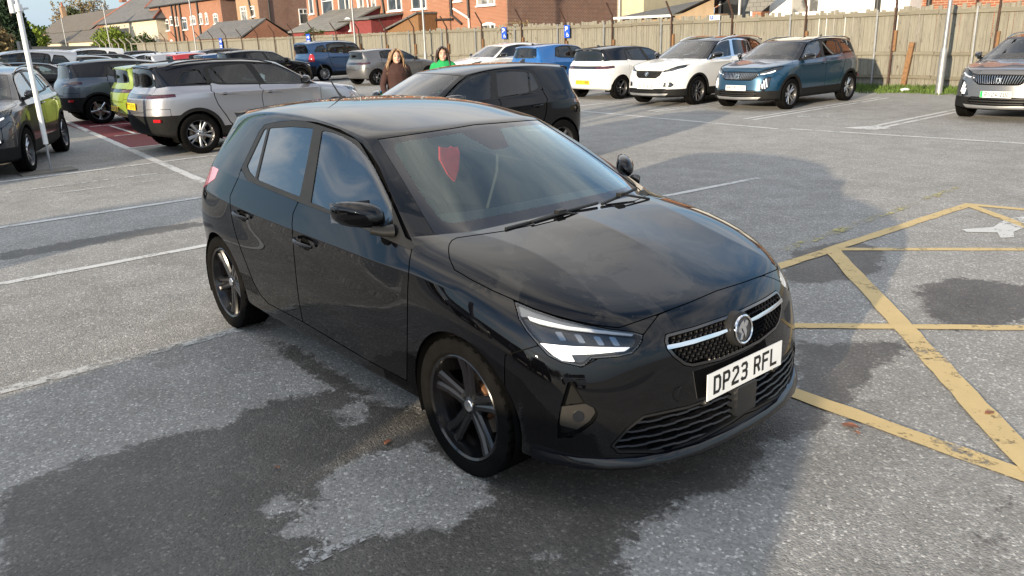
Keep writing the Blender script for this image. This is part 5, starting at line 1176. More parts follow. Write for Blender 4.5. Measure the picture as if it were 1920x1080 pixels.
while x > -76:
    L = random.uniform(2.5, 2.75); m = x-L/2
    for z, h in ((2.02, .10), (.98, .085), (.34, .085)):
        if x < -40 and z < 1.5: continue
        boxo('rail', (m+30, -.046, z+random.uniform(-.02, .02)), (L-.012, .066, h), RAILT, fence, rot=Matrix.Rotation(random.uniform(-.006, .006), 3, 'Y'))
    x -= L
k = 0
for x in np.arange(-2.9, -76, -2.62):
    xx = x+random.uniform(-.12, .12)+30; tall = 2.28+random.uniform(-.05, .1); lean = random.uniform(-.03, .03)
    tubeo('cranked_post', [(xx, -.10, .0), (xx+lean, -.10, tall), (xx+lean, -.10-.33, tall+.48)], [.034, .034, .030], RUSTP, fence, 4)
    if x > -45:
        boxo('timber_packer', (xx+.06, -.085, 1.30+random.uniform(-.1, .1)), (.07, .06, .55), STUB, fence)
        if random.random() < .4 and x < -6: boxo('timber_stub', (xx+.03, -.09, .62), (.11, .07, 1.25), STUB, fence)
        V, F = tube([(xx-.48, -.075, 0), (xx-.48+random.uniform(-.05, .05), -.075, 2.14)], .030, 4); mk('galvanised_post', V, F, GALV, fence, smooth=False)
    k += 1
# the broken orange stub beside the lamp post
p = on_plane(1690, 158, 1, FY-.12); o = boxo('split_post', (p.x+30+.1, -.12, .62), (.13, .08, 1.30), STUB, fence, rot=Matrix.Rotation(.10, 3, 'Y'))
# car-park signs
BLUE = simple('sign blue', (.012, .075, .50), .4, vary=.05); WH = simple('sign white', (.80, .80, .79), .4, vary=.03)
def sign_board(name, x, z, w, h, label, kind, y=FY-.16):
    o = boxo(name, (0, 0, 0), (w, .012, h), BLUE if kind != 'white' else WH, None); o.location = (x, y, z); tag(o, label, 'sign', 'parking signs')
    M0 = frame((0, -.0065, 0), (1, 0, 0), (0, 0, 1))
    if kind == 'disabled':
        V, F = letter_mesh('P', w*.50, h*.36, w*.15); q = mk('sign_letter', V, F, WH, o, smooth=False); q.data.transform(M0 @ Matrix.Translation((-w*.08, h*.22, .0)))
        a = [(.10*w+.19*w*math.cos(t), -h*.28+.19*w*math.sin(t)) for t in np.linspace(R(100), R(370), 12)]; rr = []
        V = []; F = []
        for (u, v_) in a:
            d = Vector((u-.10*w, v_+h*.28)).normalized(); V += [(u-d.x*.03*w, v_-d.y*.03*w, .0008), (u+d.x*.03*w, v_+d.y*.03*w, .0008)]
        for i in range(len(a)-1): F.append((2*i, 2*i+2, 2*i+3, 2*i+1))
        q = mk('wheelchair_wheel', V, F, WH, o, smooth=False); q.data.transform(M0)
        q = prism('wheelchair_figure', [(0, -h*.06), (.06*w, -h*.06), (.09*w, -h*.20), (.26*w, -h*.22), (.33*w, -h*.38), (.26*w, -h*.38), (.20*w, -h*.27), (.03*w, -h*.25)], .0006, WH, o, M0 @ Matrix.Translation((0, 0, .0004)))
    elif kind == 'arrow':
        prism('arrow', [(-w*.34, h*.14), (w*.05, h*.14), (w*.05, h*.02), (w*.36, h*.20), (w*.05, h*.38), (w*.05, h*.26), (-w*.34, h*.26)], .0006, WH, o, M0 @ Matrix.Translation((0, 0, .0004)))
        for zz in (-.18, -.32): prism('sign_line', [(-w*.34, h*zz), (w*.34, h*zz), (w*.34, h*(zz+.07)), (-w*.34, h*(zz+.07))], .0006, WH, o, M0 @ Matrix.Translation((0, 0, .0004)))
    else:
        q = prism('sign_panel', [(-w*.46, -h*.38), (-w*.14, -h*.38), (-w*.14, h*.38), (-w*.46, h*.38)], .0006, BLUE, o, M0 @ Matrix.Translation((0, 0, .0004)))
        V, F = letter_mesh('P', w*.14, h*.55, w*.04); q = mk('sign_letter', V, F, WH, o, smooth=False); q.data.transform(M0 @ Matrix.Translation((-w*.30, 0, .0011)))
    return o
for (px, py, kd, w, h, lb) in [(945, 62, 'disabled', .30, .47, 'blue disabled parking sign on the fence above the white hatchback bonnet'), (1063, 59, 'disabled', .30, .47, 'blue disabled parking sign on the fence above the bright blue city car'),
        (578, 74, 'arrow', .46, .62, 'blue arrow sign on the fence above the navy people carrier'), (414, 82, 'arrow', .50, .80, 'blue arrow sign at the foot of a far lamp post'), (1340, 33, 'white', .40, .16, 'small white parking notice on the fence top rail')]:
    q = on_plane(px, py, 1, FY-.16); sign_board('parking_sign', q.x, q.z, w, h, lb, kd)
# grass along the fence foot
def tuft_mesh(n, r, h, seed):
    rr = random.Random(seed); V = []; F = []
    for i in range(n):
        a = rr.uniform(0, 6.28); d = r*math.sqrt(rr.random()); x, y = d*math.cos(a), d*math.sin(a); hh = h*rr.uniform(.4, 1.1); b = rr.uniform(0, 6.28); w = rr.uniform(.006, .016); lx, ly = rr.uniform(-.5, .5)*hh, rr.uniform(-.5, .5)*hh
        k = len(V); V += [(x-w*math.cos(b), y-w*math.sin(b), 0), (x+w*math.cos(b), y+w*math.sin(b), 0), (x+lx*.4+w*.7*math.cos(b), y+ly*.4+w*.7*math.sin(b), hh*.6), (x+lx, y+ly, hh)]; F += [(k, k+1, k+2), (k, k+2, k+3)]
    return V, F
V = []; F = []
for i in range(420):
    x = random.uniform(-9.3, -2.0); y = FY-.10-abs(random.gauss(0, .55))-(.0 if x > -9 else 0); h = .20*max(.25, 1-(FY-y)/2.2)
    if y < 18.6: continue
    v, f = tuft_mesh(26, .16, h, i); b = len(V); V += [(a+x, c+y, z) for a, c, z in v]; F += [tuple(j+b for j in q) for q in f]
for i in range(120):
    x = random.uniform(-40, -9.3); y = FY-.1-abs(random.gauss(0, .15)); v, f = tuft_mesh(14, .12, .16, 900+i); b = len(V); V += [(a+x, c+y, z) for a, c, z in v]; F += [tuple(j+b for j in q) for q in f]
GRASS = simple('verge grass', (.085, .14, .022), .8, vary=.5, nscale=2.5); tag(mk('grass', V, F, GRASS, None, smooth=False), 'rough green grass along the foot of the timber fence', 'grass', kind='stuff')
vs_ = []; bm = bmesh.new(); bmesh.ops.create_icosphere(bm, subdivisions=2, radius=.12)
for v in bm.verts: v.co *= 1+.35*mnoise.noise(v.co*18); v.co.z *= .45
q = ground_at(1715, 170); o = bmk('litter_bag', bm, WH, None, smooth=True); o.location = (q.x, min(q.y, 19.7), .06); tag(o, 'crumpled white litter in the grass by the lamp post', 'litter')
# lamp posts
def lamp(x, y, H, label, thick=1.0, arm=True):
    r = empty('lamp_post', (x, y, 0)); tag(r, label, 'lamp post', 'car park lamp posts')
    tubeo('lower_post', [(0, 0, 0), (0, 0, 1.05)], .085*thick, GALV, r, 14); tubeo('post_collar', [(0, 0, 1.04), (0, 0, 1.16)], [.088*thick, .052*thick], GALV, r, 14); tubeo('upper_post', [(0, 0, 1.1), (0, 0, H)], .05*thick, GALV, r, 12)
    if arm:
        h = empty('lamp_head'); bpy.data.objects.remove(h)
        q = boxo('lamp_head', (0, -.28, H+.05), (.26, .62, .10), simple('lamp head grey', (.10, .10, .11), .5), r, rot=Matrix.Rotation(-.35, 3, 'X'), bev=.02); boxo('lamp_glass', (0, -.30, H-.005), (.2, .42, .02), LAMPC, q, rot=Matrix.Rotation(-.35, 3, 'X'))
    return r
lamp(-6.35, 19.3, 6.0, 'grey galvanised lamp post standing in the grass by the fence')
lamp(-30.3, 20.0, 6.0, 'grey lamp post behind the dark-haired woman'); lamp(-36.8, 20.0, 6.0, 'grey lamp post behind the navy people carrier'); lamp(-60.4, 20, 5.2, 'grey lamp post in front of the brick terrace end'); lamp(-83, 20, 5.9, 'grey lamp post in front of the cream walled house'); lamp(-100, 20, 5.5, 'grey lamp post near the bare trees')
# ---------------------------------------------------------------- houses behind the fence
def brickmat(name, c1, c2, mortar, vary=.35):
    t = NT(name); co = t.coord('Object'); geo = t.n('ShaderNodeNewGeometry'); sn = t.n('ShaderNodeSeparateXYZ'); t.l(geo.outputs['True Normal'], sn.inputs[0]); sp = t.n('ShaderNodeSeparateXYZ'); t.l(co, sp.inputs[0])
    ax = t.math('GREATER_THAN', t.math('ABSOLUTE', sn.outputs[0]), .7)
    u = t.math('ADD', t.math('MULTIPLY', sp.outputs[0], t.math('SUBTRACT', 1.0, ax)), t.math('MULTIPLY', sp.outputs[1], ax))
    cb_ = t.n('ShaderNodeCombineXYZ'); t.l(u, cb_.inputs[0]); t.l(sp.outputs[2], cb_.inputs[1])
    br = t.n('ShaderNodeTexBrick'); br.inputs['Scale'].default_value = 1.0; br.inputs['Brick Width'].default_value = .225; br.inputs['Row Height'].default_value = .075; br.inputs['Mortar Size'].default_value = .010; br.inputs['Bias'].default_value = -.1
    br.inputs['Color1'].default_value = (*c1, 1); br.inputs['Color2'].default_value = (*c2, 1); br.inputs['Mortar'].default_value = (*mortar, 1); t.l(cb_.outputs[0], br.inputs['Vector'])
    n = t.noise(.8, 6, .65, co, .4); c = t.mix(t.ramp(n, [(.35, 0.0), (.75, vary)]), br.outputs['Color'], tuple(x*.45 for x in c1)); c = t.mix(t.ramp(t.noise(3.5, 5, .6, co), [(.58, 0.0), (.75, .3)]), c, mortar)
    b = t.bsdf(Base_Color=c, Roughness=.9); t.l(t.bump(br.outputs['Fac'], -.5, .008), b.inputs['Normal']); return t.m
def slatemat(name, c1, c2, row=.22):
    t = NT(name); co = t.coord('Object'); br = t.n('ShaderNodeTexBrick'); br.inputs['Scale'].default_value = 1.0; br.inputs['Brick Width'].default_value = .30; br.inputs['Row Height'].default_value = row; br.inputs['Mortar Size'].default_value = .008
    br.inputs['Color1'].default_value = (*c1, 1); br.inputs['Color2'].default_value = (*c2, 1); br.inputs['Mortar'].default_value = (.02, .02, .02, 1); sp = t.n('ShaderNodeSeparateXYZ'); t.l(co, sp.inputs[0]); cb_ = t.n('ShaderNodeCombineXYZ'); t.l(sp.outputs[0], cb_.inputs[0]); t.l(t.math('MULTIPLY', sp.outputs[2], 1.5), cb_.inputs[1]); t.l(cb_.outputs[0], br.inputs['Vector'])
    c = t.mix(t.ramp(t.noise(1.2, 6, .65, co, .3), [(.4, 0.0), (.75, .5)]), br.outputs['Color'], (.16, .15, .13)); b = t.bsdf(Base_Color=c, Roughness=.75); t.l(t.bump(br.outputs['Fac'], -.5, .02), b.inputs['Normal']); return t.m
BR1 = brickmat('orange brick', (.30, .100, .052), (.22, .075, .042), (.38, .27, .18), .25); BR2 = brickmat('shade coloured brick', (.22, .085, .050), (.15, .06, .04), (.36, .30, .24), .35); BR3 = brickmat('tan brick', (.36, .21, .11), (.29, .165, .09), (.38, .30, .22), .3)  # BR2: shade painted into the brick colour of walls turned from the sun
SLATE = slatemat('dark slate roof', (.10, .098, .098), (.14, .136, .132)); SLATE2 = slatemat('mossy slate roof', (.15, .15, .135), (.21, .20, .18)); TILE = slatemat('brown tile roof', (.105, .085, .062), (.13, .105, .08))
CREAM = simple('cream render', (.52, .47, .36), .9, vary=.12, nscale=2); YELR = simple('yellow render', (.45, .40, .27), .9, vary=.12, nscale=2); WREN = simple('white render', (.74, .73, .70), .85, vary=.12, nscale=2); PINKR = simple('pink render', (.42, .28, .24), .9, vary=.1, nscale=2); REDW = simple('red painted brick', (.20, .04, .038), .85, vary=.2, nscale=5, bump=.1); TAN = simple('tan render', (.30, .22, .14), .9, vary=.15, nscale=2)
FRW = simple('white window frame', (.76, .76, .75), .4, vary=.04); PIPEB = simple('black downpipe', (.02, .02, .02), .5); PIPEW = simple('white downpipe', (.66, .65, .62), .5, vary=.1); FELT = simple('grey felt roof', (.12, .12, .115), .9, vary=.25, nscale=3); RIDGE = simple('red ridge tile', (.26, .09, .06), .85, vary=.25); TERRA = simple('terracotta pot', (.34, .11, .06), .85, vary=.2)
def panemat(name, col):
    t = NT(name); b = t.bsdf(Base_Color=t.mix(t.ramp(t.noise(1.8, 3, .5), [(.45, 0.0), (.55, 1.0)]), col, tuple(x*.35 for x in col)), Roughness=.04); b.inputs['Coat Weight'].default_value = .6; return t.m
PANE = panemat('dark window pane', (.05, .055, .06)); CURT = panemat('curtained pane', (.28, .27, .24))
def wall_block(name, x0, x1, y0, y1, h, mat, parent):
    o = boxo(name, ((x0+x1)/2, (y0+y1)/2, h/2), (x1-x0, y1-y0, h), mat, parent); return o
def window(parent, x, z, w, h, y, kind=0, arch=False, face='y'):
    """window in a wall facing -y (or +x): recessed pane, frame bars, sill"""
    rot = Matrix.Identity(4) if face == 'y' else Matrix.Rotation(R(90), 4, 'Z')
    T = Matrix.Translation((x, y, z)) @ rot if face == 'y' else Matrix.Translation((y, x, z)) @ rot
    bm = bmesh.new(); f = .065
    for (cx_, cz_, sx_, sz_) in [(0, h/2-f/2, w, f), (0, -h/2+f/2, w, f), (-w/2+f/2, 0, f, h-2*f), (w/2-f/2, 0, f, h-2*f)]: box(bm, (cx_, -.02, cz_), (sx_, .09, sz_))
    if kind == 0: box(bm, (0, -.02, h*.18), (w-2*f, .08, f*.8)); box(bm, (0, -.02, h*.18+(h*.32-f)/2), (f*.8, .07, h*.32-f))
    elif kind == 1: box(bm, (w*.12, -.02, 0), (f, .08, h-2*f))
    o = bmk('window', bm, FRW, parent); o.data.transform(T)
    bm = bmesh.new(); box(bm, (0, .015, 0), (w-f, .03, h-f)); q = bmk('pane', bm, CURT if random.random() < .45 else PANE, o); q.data.transform(T)
    bm = bmesh.new(); box(bm, (0, -.06, -h/2-.04), (w+.14, .16, .07)); q = bmk('sill', bm, FRW if random.random() < .6 else WREN, o); q.data.transform(T)
    if arch:
        V = []; n = 9
        for i in range(n): t = -1+2*i/(n-1); V.append((t*w/2, -.065, h/2+.10*(1-t*t)))
        V = V+[(v[0], -.002, v[2]) for v in V]; F = [tuple(range(n)), tuple(reversed(range(n, 2*n)))]+[(i, i+n, i+n+1, i+1) for i in range(n-1)]+[(0, n-1, 2*n-1, n)]
        q = mk('arched_head', V, F, FRW, o, smooth=False); q.data.transform(T)
    return o
def hip_roof(name, x0, x1, y0, y1, ze, zr, mat, parent, over=.35, hipl=True, hipr=True):
    yc = (y0+y1)/2; run = (y1-y0)/2; a = x0-over; b = x1+over; c = y0-over; d = y1+over
    rl = x0+(run if hipl else -over); rr = x1-(run if hipr else -over); V = [(a, c, ze), (b, c, ze), (b, d, ze), (a, d, ze), (rl, yc, zr), (rr, yc, zr)]
    F = [(0, 1, 5, 4), (1, 2, 5), (2, 3, 4, 5), (3, 0, 4), (3, 2, 1, 0)]; o = mk(name, V, F, mat, parent, smooth=False)
    for (p, q) in ((4, 5), (1, 5), (0, 4)):
        tubeo('ridge_tiles', [Vector(V[p])+Vector((0, 0, .03)), Vector(V[q])+Vector((0, 0, .03))], .09, RIDGE, o, 6)
    boxo('gutter', ((a+b)/2, c-.03, ze-.04), (b-a, .10, .10), PIPEB, o); boxo('fascia', (b+.01, (c+d)/2, ze-.05), (.05, d-c, .14), PIPEB, o); return o
def pipe(parent, pts, mat=PIPEB, r=.05): return tubeo('downpipe', pts, r, mat, parent, 8)
def chimney(parent, x, y, z0, h, n=2, mat=BR1):
    o = boxo('chimney', (x, y, z0+h/2), (.75+.3*n, .6, h), mat, parent); boxo('chimney_cap', (x, y, z0+h+.05), (.9+.3*n, .75, .10), mat, o)
    for i in range(n): tubeo('chimney_pot', [(x+(i-(n-1)/2)*.5, y, z0+h+.1), (x+(i-(n-1)/2)*.5, y, z0+h+.75)], [.15, .12], TERRA, o, 10)
HY = 28.0
def xat(px, y): d = CR.T @ np.array([(px-960)/CF, (540-60)/CF, 1.0]); return CP[0]+d[0]*(y-CP[1])/d[1]
def zat(px, py, y): return on_plane(px, py, 1, y).z
# E: long red brick terrace
E = empty('brick_terrace', (0, 0, 0)); tag(E, 'orange brick terrace back with white windows, downpipes and an end wall coloured darker for shade', 'house')
xE0, xE1 = xat(580, HY), xat(952, HY)
wall_block('wall', xE0, xE1-.012, HY, HY+9.3, 6.0, BR1, E); boxo('end_wall', (xE1+.02, HY+4.65, 3.0), (.08, 9.35, 6.0), BR2, E); hip_roof('roof', xE0, xE1, HY, HY+9.3, 6.0, 9.2, SLATE, E, hipl=False, hipr=False)
for (p0, p1, py0, py1, kd, ar) in [(585.5, 593.5, -20, 26, 2, 0), (609.5, 630, -12, 29, 0, 0), (640.5, 661, -15, 27, 1, 0), (679, 687, -22, 17, 2, 0), (702, 710, -22, 16, 2, 0), (732, 758, -20, 20, 1, 0), (777, 803.5, -20, 17, 1, 0), (856, 869, -40, 2, 1, 0), (898, 931, -30, 9.5, 1, 0), (784, 802, 49, 66, 1, 1), (907, 930, 45, 62, 1, 1), (648, 661, 57, 70, 1, 1)]:
    xa, xb = xat(p0, HY), xat(p1, HY); za, zb = zat((p0+p1)/2, py1, HY), zat((p0+p1)/2, py0, HY); zb = min(zb, 5.7); window(E, (xa+xb)/2, (za+zb)/2, xb-xa, max(.5, zb-za), HY-.02, kd, bool(ar))
for pts, m_ in [([(598, -40), (600, 38)], PIPEB), ([(673, -40), (677, 30), (674, 45), (674.5, 68)], PIPEW), ([(692, -40), (697, 68)], PIPEW), ([(718, -40), (722, 15), (723, 33), (719, 42), (719.5, 64)], PIPEB), ([(847, -40), (848, 28), (866, 45)], PIPEB), ([(852, 16), (880, 34), (880, 52)], PIPEW), ([(879, -40), (880, 34)], PIPEB), ([(697, 31), (722, 26)], PIPEB), ([(783, 38), (850, 36)], PIPEB)]:
    pipe(E, [Vector((xat(a, HY-.1), HY-.1, zat(a, b, HY-.1))) for a, b in pts], m_, .07)
# lean-tos in the yard in front of E
def lean_to(label, px0, px1, y0, y1, ztop, zeave, wm, rm, name='lean_to_shed', slope='x'):
    r = empty(name, (0, 0, 0)); tag(r, label, 'outbuilding'); xa, xb = xat(px0, y0), xat(px1, y0)
    wall_block('wall', xa, xb, y0, y1, zeave, wm, r)
    if slope == 'x+': V = [(xa-.2, y0-.2, zeave), (xb+.1, y0-.2, ztop), (xb+.1, y1, ztop), (xa-.2, y1, zeave)]
    elif slope == 'x-': V = [(xa-.1, y0-.2, ztop), (xb+.2, y0-.2, zeave), (xb+.2, y1, zeave), (xa-.1, y1, ztop)]
    else: V = [(xa-.2, y0-.25, zeave), (xb+.2, y0-.25, zeave), (xb+.2, y1, ztop), (xa-.2, y1, ztop)]
    V2 = [(x, y, z+.10) for x, y, z in V]; mk('roof', V+V2, [(3, 2, 1, 0), (4, 5, 6, 7), (0, 1, 5, 4), (1, 2, 6, 5), (2, 3, 7, 6), (3, 0, 4, 7)], rm, r, smooth=False)
    if slope == 'y':
        for xx in (xa, xb): mk('gable', [(xx, y0, zeave-.02), (xx, y1, zeave-.02), (xx, y1, ztop)], [(0, 1, 2)], wm, r, smooth=False)
    if slope != 'y':
        hi = xb if slope == 'x+' else xa; lo_ = xa if slope == 'x+' else xb
        mk('gable', [(lo_, y0-.01, zeave-.05), (hi, y0-.01, zeave-.05), (hi, y0-.01, ztop)], [(0, 1, 2) if slope == 'x+' else (2, 1, 0)], wm, r, smooth=False)
        boxo('high_wall', (hi-.03, (y0+y1)/2, ztop/2), (.1, y1-y0-.04, ztop-.02), wm, r)
    return r
o = lean_to('mossy slate lean-to against the terrace with a red painted wall', 548, 632, 24.6, HY-.05, 3.85, 2.4, REDW, SLATE2, slope='y')
o = lean_to('red painted yard extension under the terrace windows', 640, 697, 25.6, HY-.05, 3.3, 3.0, REDW, FELT, slope='y'); window(o, xat(655, 25.6), 2.75, .7, .75, 25.58, 1, True)
o = lean_to('small timber lean-to with felt roof against the terrace', 727, 786, 26.6, HY-.06, 3.2, 2.3, STUB, FELT, slope='x+')
# D
Dh = empty('tan_brick_house', (0, 0, 0)); tag(Dh, 'tan brick house back with dark shade coloured brick side wall and small windows', 'house'); xD0, xD1 = xat(449, HY), xat(490, HY)
wall_block('wall', xD0, xD1-.012, HY, HY+9, 6.0, BR3, Dh); boxo('side_wall', (xD1+.03, HY+4.5, 3.0), (.08, 9.05, 6.0), BR2, Dh); hip_roof('roof', xD0, xD1, HY, HY+9, 6.0, 8.0, SLATE, Dh, hipl=False, hipr=True)
for (p0, p1, py0, py1) in [(457, 468, 12, 39), (476, 483, 11, 31), (469, 479, 65, 78)]: window(Dh, (xat(p0, HY)+xat(p1, HY))/2, (zat(p0, py0, HY)+zat(p0, py1, HY))/2, xat(p1, HY)-xat(p0, HY), zat(p0, py0, HY)-zat(p0, py1, HY), HY-.02, 0)
for a, b in (((472, -10), (481, 80)), ): pipe(Dh, [Vector((xat(a[0], HY-.1), HY-.1, zat(*a, HY-.1))), Vector((xat(b[0], HY-.1), HY-.1, zat(*b, HY-.1)))], PIPEB, .08)
window(Dh, HY+4.1, 3.9, .9, 1.3, xD1+.08, 0, False, 'x'); pipe(Dh, [(xD1+.12, HY+.9, 0), (xD1+.12, HY+.9, 6)], PIPEB, .07)
# C
Ch = empty('hipped_terrace', (0, 0, 0)); tag(Ch, 'orange brick terrace with long dark slate hipped roof and arched white windows', 'house'); xC0, xC1 = xat(287, HY), xat(420, HY)
wall_block('wall', xC0, xC1-.012, HY, HY+9.5, 5.9, BR1, Ch); boxo('side_wall', (xC1+.03, HY+4.75, 2.95), (.08, 9.5, 5.9), BR2, Ch); hip_roof('roof', xC0, xC1, HY, HY+9.5, 5.9, 10.2, SLATE, Ch, hipl=False)
for (p0, p1, py0, py1) in [(290, 295, 36, 54), (301, 308, 39, 58), (310, 320, 38, 58), (323, 329.5, 32, 47), (333, 338, 32, 48), (345, 354, 34, 56), (361, 371, 31, 46), (379, 384, 26, 45), (390, 394, 25, 45), (405, 413, 27, 45), (318, 322, 76, 83)]:
    window(Ch, (xat(p0, HY)+xat(p1, HY))/2, (zat(p0, py0, HY)+zat(p0, py1, HY))/2, xat(p1, HY)-xat(p0, HY), zat(p0, py0, HY)-zat(p0, py1, HY), HY-.02, 0, True)
for a, b in (((299, 32), (305, 85)), ((320, 30), (328, 82)), ((330, 30), (335, 66)), ((336, 30), (343, 64)), ((374, 28), (376, 46))): pipe(Ch, [Vector((xat(b[0], HY-.1), HY-.1, 5.9)), Vector((xat(b[0], HY-.1), HY-.1, .2))], PIPEB, .10)
# slate outbuilding in front of C
ob = empty('brick_outbuilding', (0, 0, 0)); tag(ob, 'red brick outbuilding with dark slate roof in front of the hipped terrace', 'outbuilding'); ya = 24.0; xa, xb = xat(370, ya), xat(456, ya); zt, ze = zat(360, 48, ya+2), zat(380, 74, ya)
wall_block('wall', xa, xb, ya, ya+4, ze, BR1, ob); V = [(xa-.2, ya-.2, ze), (xb, ya-.2, ze), (xb, ya+2, zt), (xa-.2, ya+2, zt), (xb, ya+4.2, ze), (xa-.2, ya+4.2, ze)]
mk('roof', V+[(x, y, z+.12) for x, y, z in V], [(6, 7, 8, 9), (9, 8, 10, 11), (0, 1, 7, 6), (0, 6, 9, 3), (3, 9, 11, 5), (1, 2, 8, 7)], SLATE, ob, smooth=False); [mk('gable', [(xx, ya, ze-.02), (xx, ya+2, zt), (xx, ya+4, ze-.02)], [(0, 1, 2)], BR1, ob, smooth=False) for xx in (xa, xb-.02)]
# B, cream side; A, pink gable; sheds
Bh = empty('cream_house', (0, 0, 0)); tag(Bh, 'house with dark hipped slate roof, cream rendered wall and red brick chimneys', 'house'); yb = 27.0; x0, x1 = xat(184, yb), xat(296, yb); wall_block('wall', x0, x1, yb, yb+10, 4.6, CREAM, Bh); hip_roof('roof', x0, x1, yb, yb+10, 4.6, 8.4, SLATE, Bh)
boxo('brick_front', (x0+1.5, yb-.03, 2.3), (3.0, .1, 4.6), BR1, Bh); chimney(Bh, xat(240, yb+5), yb+5, 7.6, 2.0, 2); chimney(Bh, xat(267, yb+6), yb+6, 7.6, 2.6, 2); window(Bh, xat(231, yb), 2.6, 1.6, 2.0, yb-.03, 1)
Ah = empty('gabled_house', (0, 0, 0)); tag(Ah, 'far gabled house with brown tiled roof, pink end wall and single chimney', 'house'); ya = 26.0; x0, x1 = xat(76, ya), xat(174, ya)
wall_block('wall', x0, x1, ya, ya+7, 4.0, PINKR, Ah); V = [(x0, ya-.3, 4.0), (x1, ya-.3, 4.0), (x1, ya+3.5, 6.6), (x0, ya+3.5, 6.6), (x1, ya+7.3, 4.0), (x0, ya+7.3, 4.0)]; mk('roof', V, [(0, 1, 2, 3), (3, 2, 4, 5)], TILE, Ah, smooth=False); mk('gable', [(x1-.01, ya, 4), (x1-.01, ya+3.5, 6.6), (x1-.01, ya+7, 4)], [(0, 2, 1)], PINKR, Ah, smooth=False); chimney(Ah, x0+.8, ya+3.5, 6.2, 1.7, 1, BR3)
o = lean_to('long low grey roofed building behind the palisade fence', 56, 182, 23.5, 26, 4.0, 2.5, CREAM, TILE, 'low_building', 'y')
# F, lean-to, G, H to the right of the terrace
Fh = empty('yellow_house', (0, 0, 0)); tag(Fh, 'pale yellow rendered house back beside the brick end wall', 'house'); yf = 31.0; wall_block('wall', xat(1157, yf), xat(1206, yf), yf, yf+6, 6.2, YELR, Fh); hip_roof('roof', xat(1157, yf), xat(1206, yf), yf, yf+6, 6.2, 8.5, SLATE, Fh, hipl=False, hipr=False); pipe(Fh, [(xat(1161, yf-.1), yf-.1, 0), (xat(1161, yf-.1), yf-.1, 6.2)], GALV, .09); window(Fh, xat(1169, yf), 4.9, .7, 1.1, yf-.02, 1)
Lh = empty('single_storey_extension', (0, 0, 0)); tag(Lh, 'single storey tan extension with dark felt roof and white gutter', 'outbuilding'); yl = 25.5; x0, x1, x2 = xat(1163, yl), xat(1262, yl), xat(1337, yl); z0 = zat(1210, 31, yl); z1 = zat(1262, 26, yl)
wall_block('wall', x0, x2, yl, yl+5, z0-.02, TAN, Lh); zt = zat(1330, -2, yl); V = [(x0-.2, yl-.25, z0), (x1, yl-.25, z0), (x2, yl-.25, zt), (x2, yl+5, zt), (x0+2.0, yl+5, zt), (x0-.2, yl+5, z0)]
mk('roof', [(x0-.2, yl-.25, z0), (x1+.1, yl-.25, z0), (x2+.1, yl-.25, zt+.1), (x2+.1, yl+4, zt+.1), (x0+1.0, yl+4, zt+.1)], [(0, 1, 2, 3, 4)], FELT, Lh, smooth=False); mk('gable', [(x1, yl-.01, z0-.1), (x2, yl-.01, z0-.1), (x2, yl-.01, zt)], [(0, 1, 2)], TAN, Lh, smooth=False); boxo('gutter', ((x0+x1)/2, yl-.30, z0-.02), (x1-x0+.3, .1, .10), PIPEW, Lh)
Gh = empty('brick_house_back', (0, 0, 0)); tag(Gh, 'orange brick house back with wide white arched window above the fence', 'house'); yg = 26.5; x0, x1 = xat(1338, yg), xat(1425, yg); wall_block('wall', x0, x1, yg, yg+8, 6.0, BR1, Gh); hip_roof('roof', x0, x1, yg, yg+8, 6.0, 8.5, SLATE, Gh, hipl=False, hipr=False); window(Gh, xat(1378, yg), zat(1378, 17, yg), xat(1408, yg)-xat(1346, yg), .95, yg-.02, 1, True)
Hh = empty('white_house_back', (0, 0, 0)); tag(Hh, 'white rendered house back with grey slate catslide roof above the fence', 'house'); yh = 24.6; x0, x1 = xat(1440, yh), xat(1700, yh); wall_block('wall', x0, x1, yh, yh+7, 5.6, WREN, Hh); hip_roof('roof', x0, x1, yh, yh+7, 5.6, 8.0, SLATE, Hh, hipl=False, hipr=False)
xs0, xs1 = xat(1398, yh-.6), xat(1470, yh-.6); mk('catslide_roof', [(xs0, yh-.7, zat(1400, 22, yh)), (xat(1445, yh), yh-.7, zat(1445, 22, yh)), (xs1, yh-.7, zat(1470, -12, yh)), (xat(1425, yh), yh-.7, zat(1425, -12, yh)), (xs0, yh+3, zat(1400, 22, yh)), (xat(1425, yh), yh+3, zat(1425, -12, yh))], [(0, 1, 2, 3), (0, 3, 5, 4)], SLATE2, Hh, smooth=False)
window(Hh, xat(1507, yh), zat(1507, 8, yh), 1.15, .65, yh-.02, 1); pipe(Hh, [(xat(1640, yh-.1), yh-.1, 1), (xat(1640, yh-.1), yh-.1, 5.6)], PIPEB, .09); window(Hh, xat(1674, yh), 3.2, .5, .5, yh-.02, 2)
Ih = empty('brick_row_house', (0, 0, 0)); tag(Ih, 'orange brick house back just showing over the fence beyond the lamp post', 'house'); yi_ = 25.5; x0, x1 = xat(1702, yi_), xat(2100, yi_); wall_block('wall', x0, x1, yi_, yi_+8, 6.0, BR1, Ih); hip_roof('roof', x0, x1, yi_, yi_+8, 6.0, 8.5, SLATE, Ih, hipl=False, hipr=False); pipe(Ih, [(xat(1735, yi_-.1), yi_-.1, 1), (xat(1735, yi_-.1), yi_-.1, 6)], PIPEB, .08); window(Ih, xat(1850, yi_), 4.0, 1.2, 1.2, yi_-.02, 0)
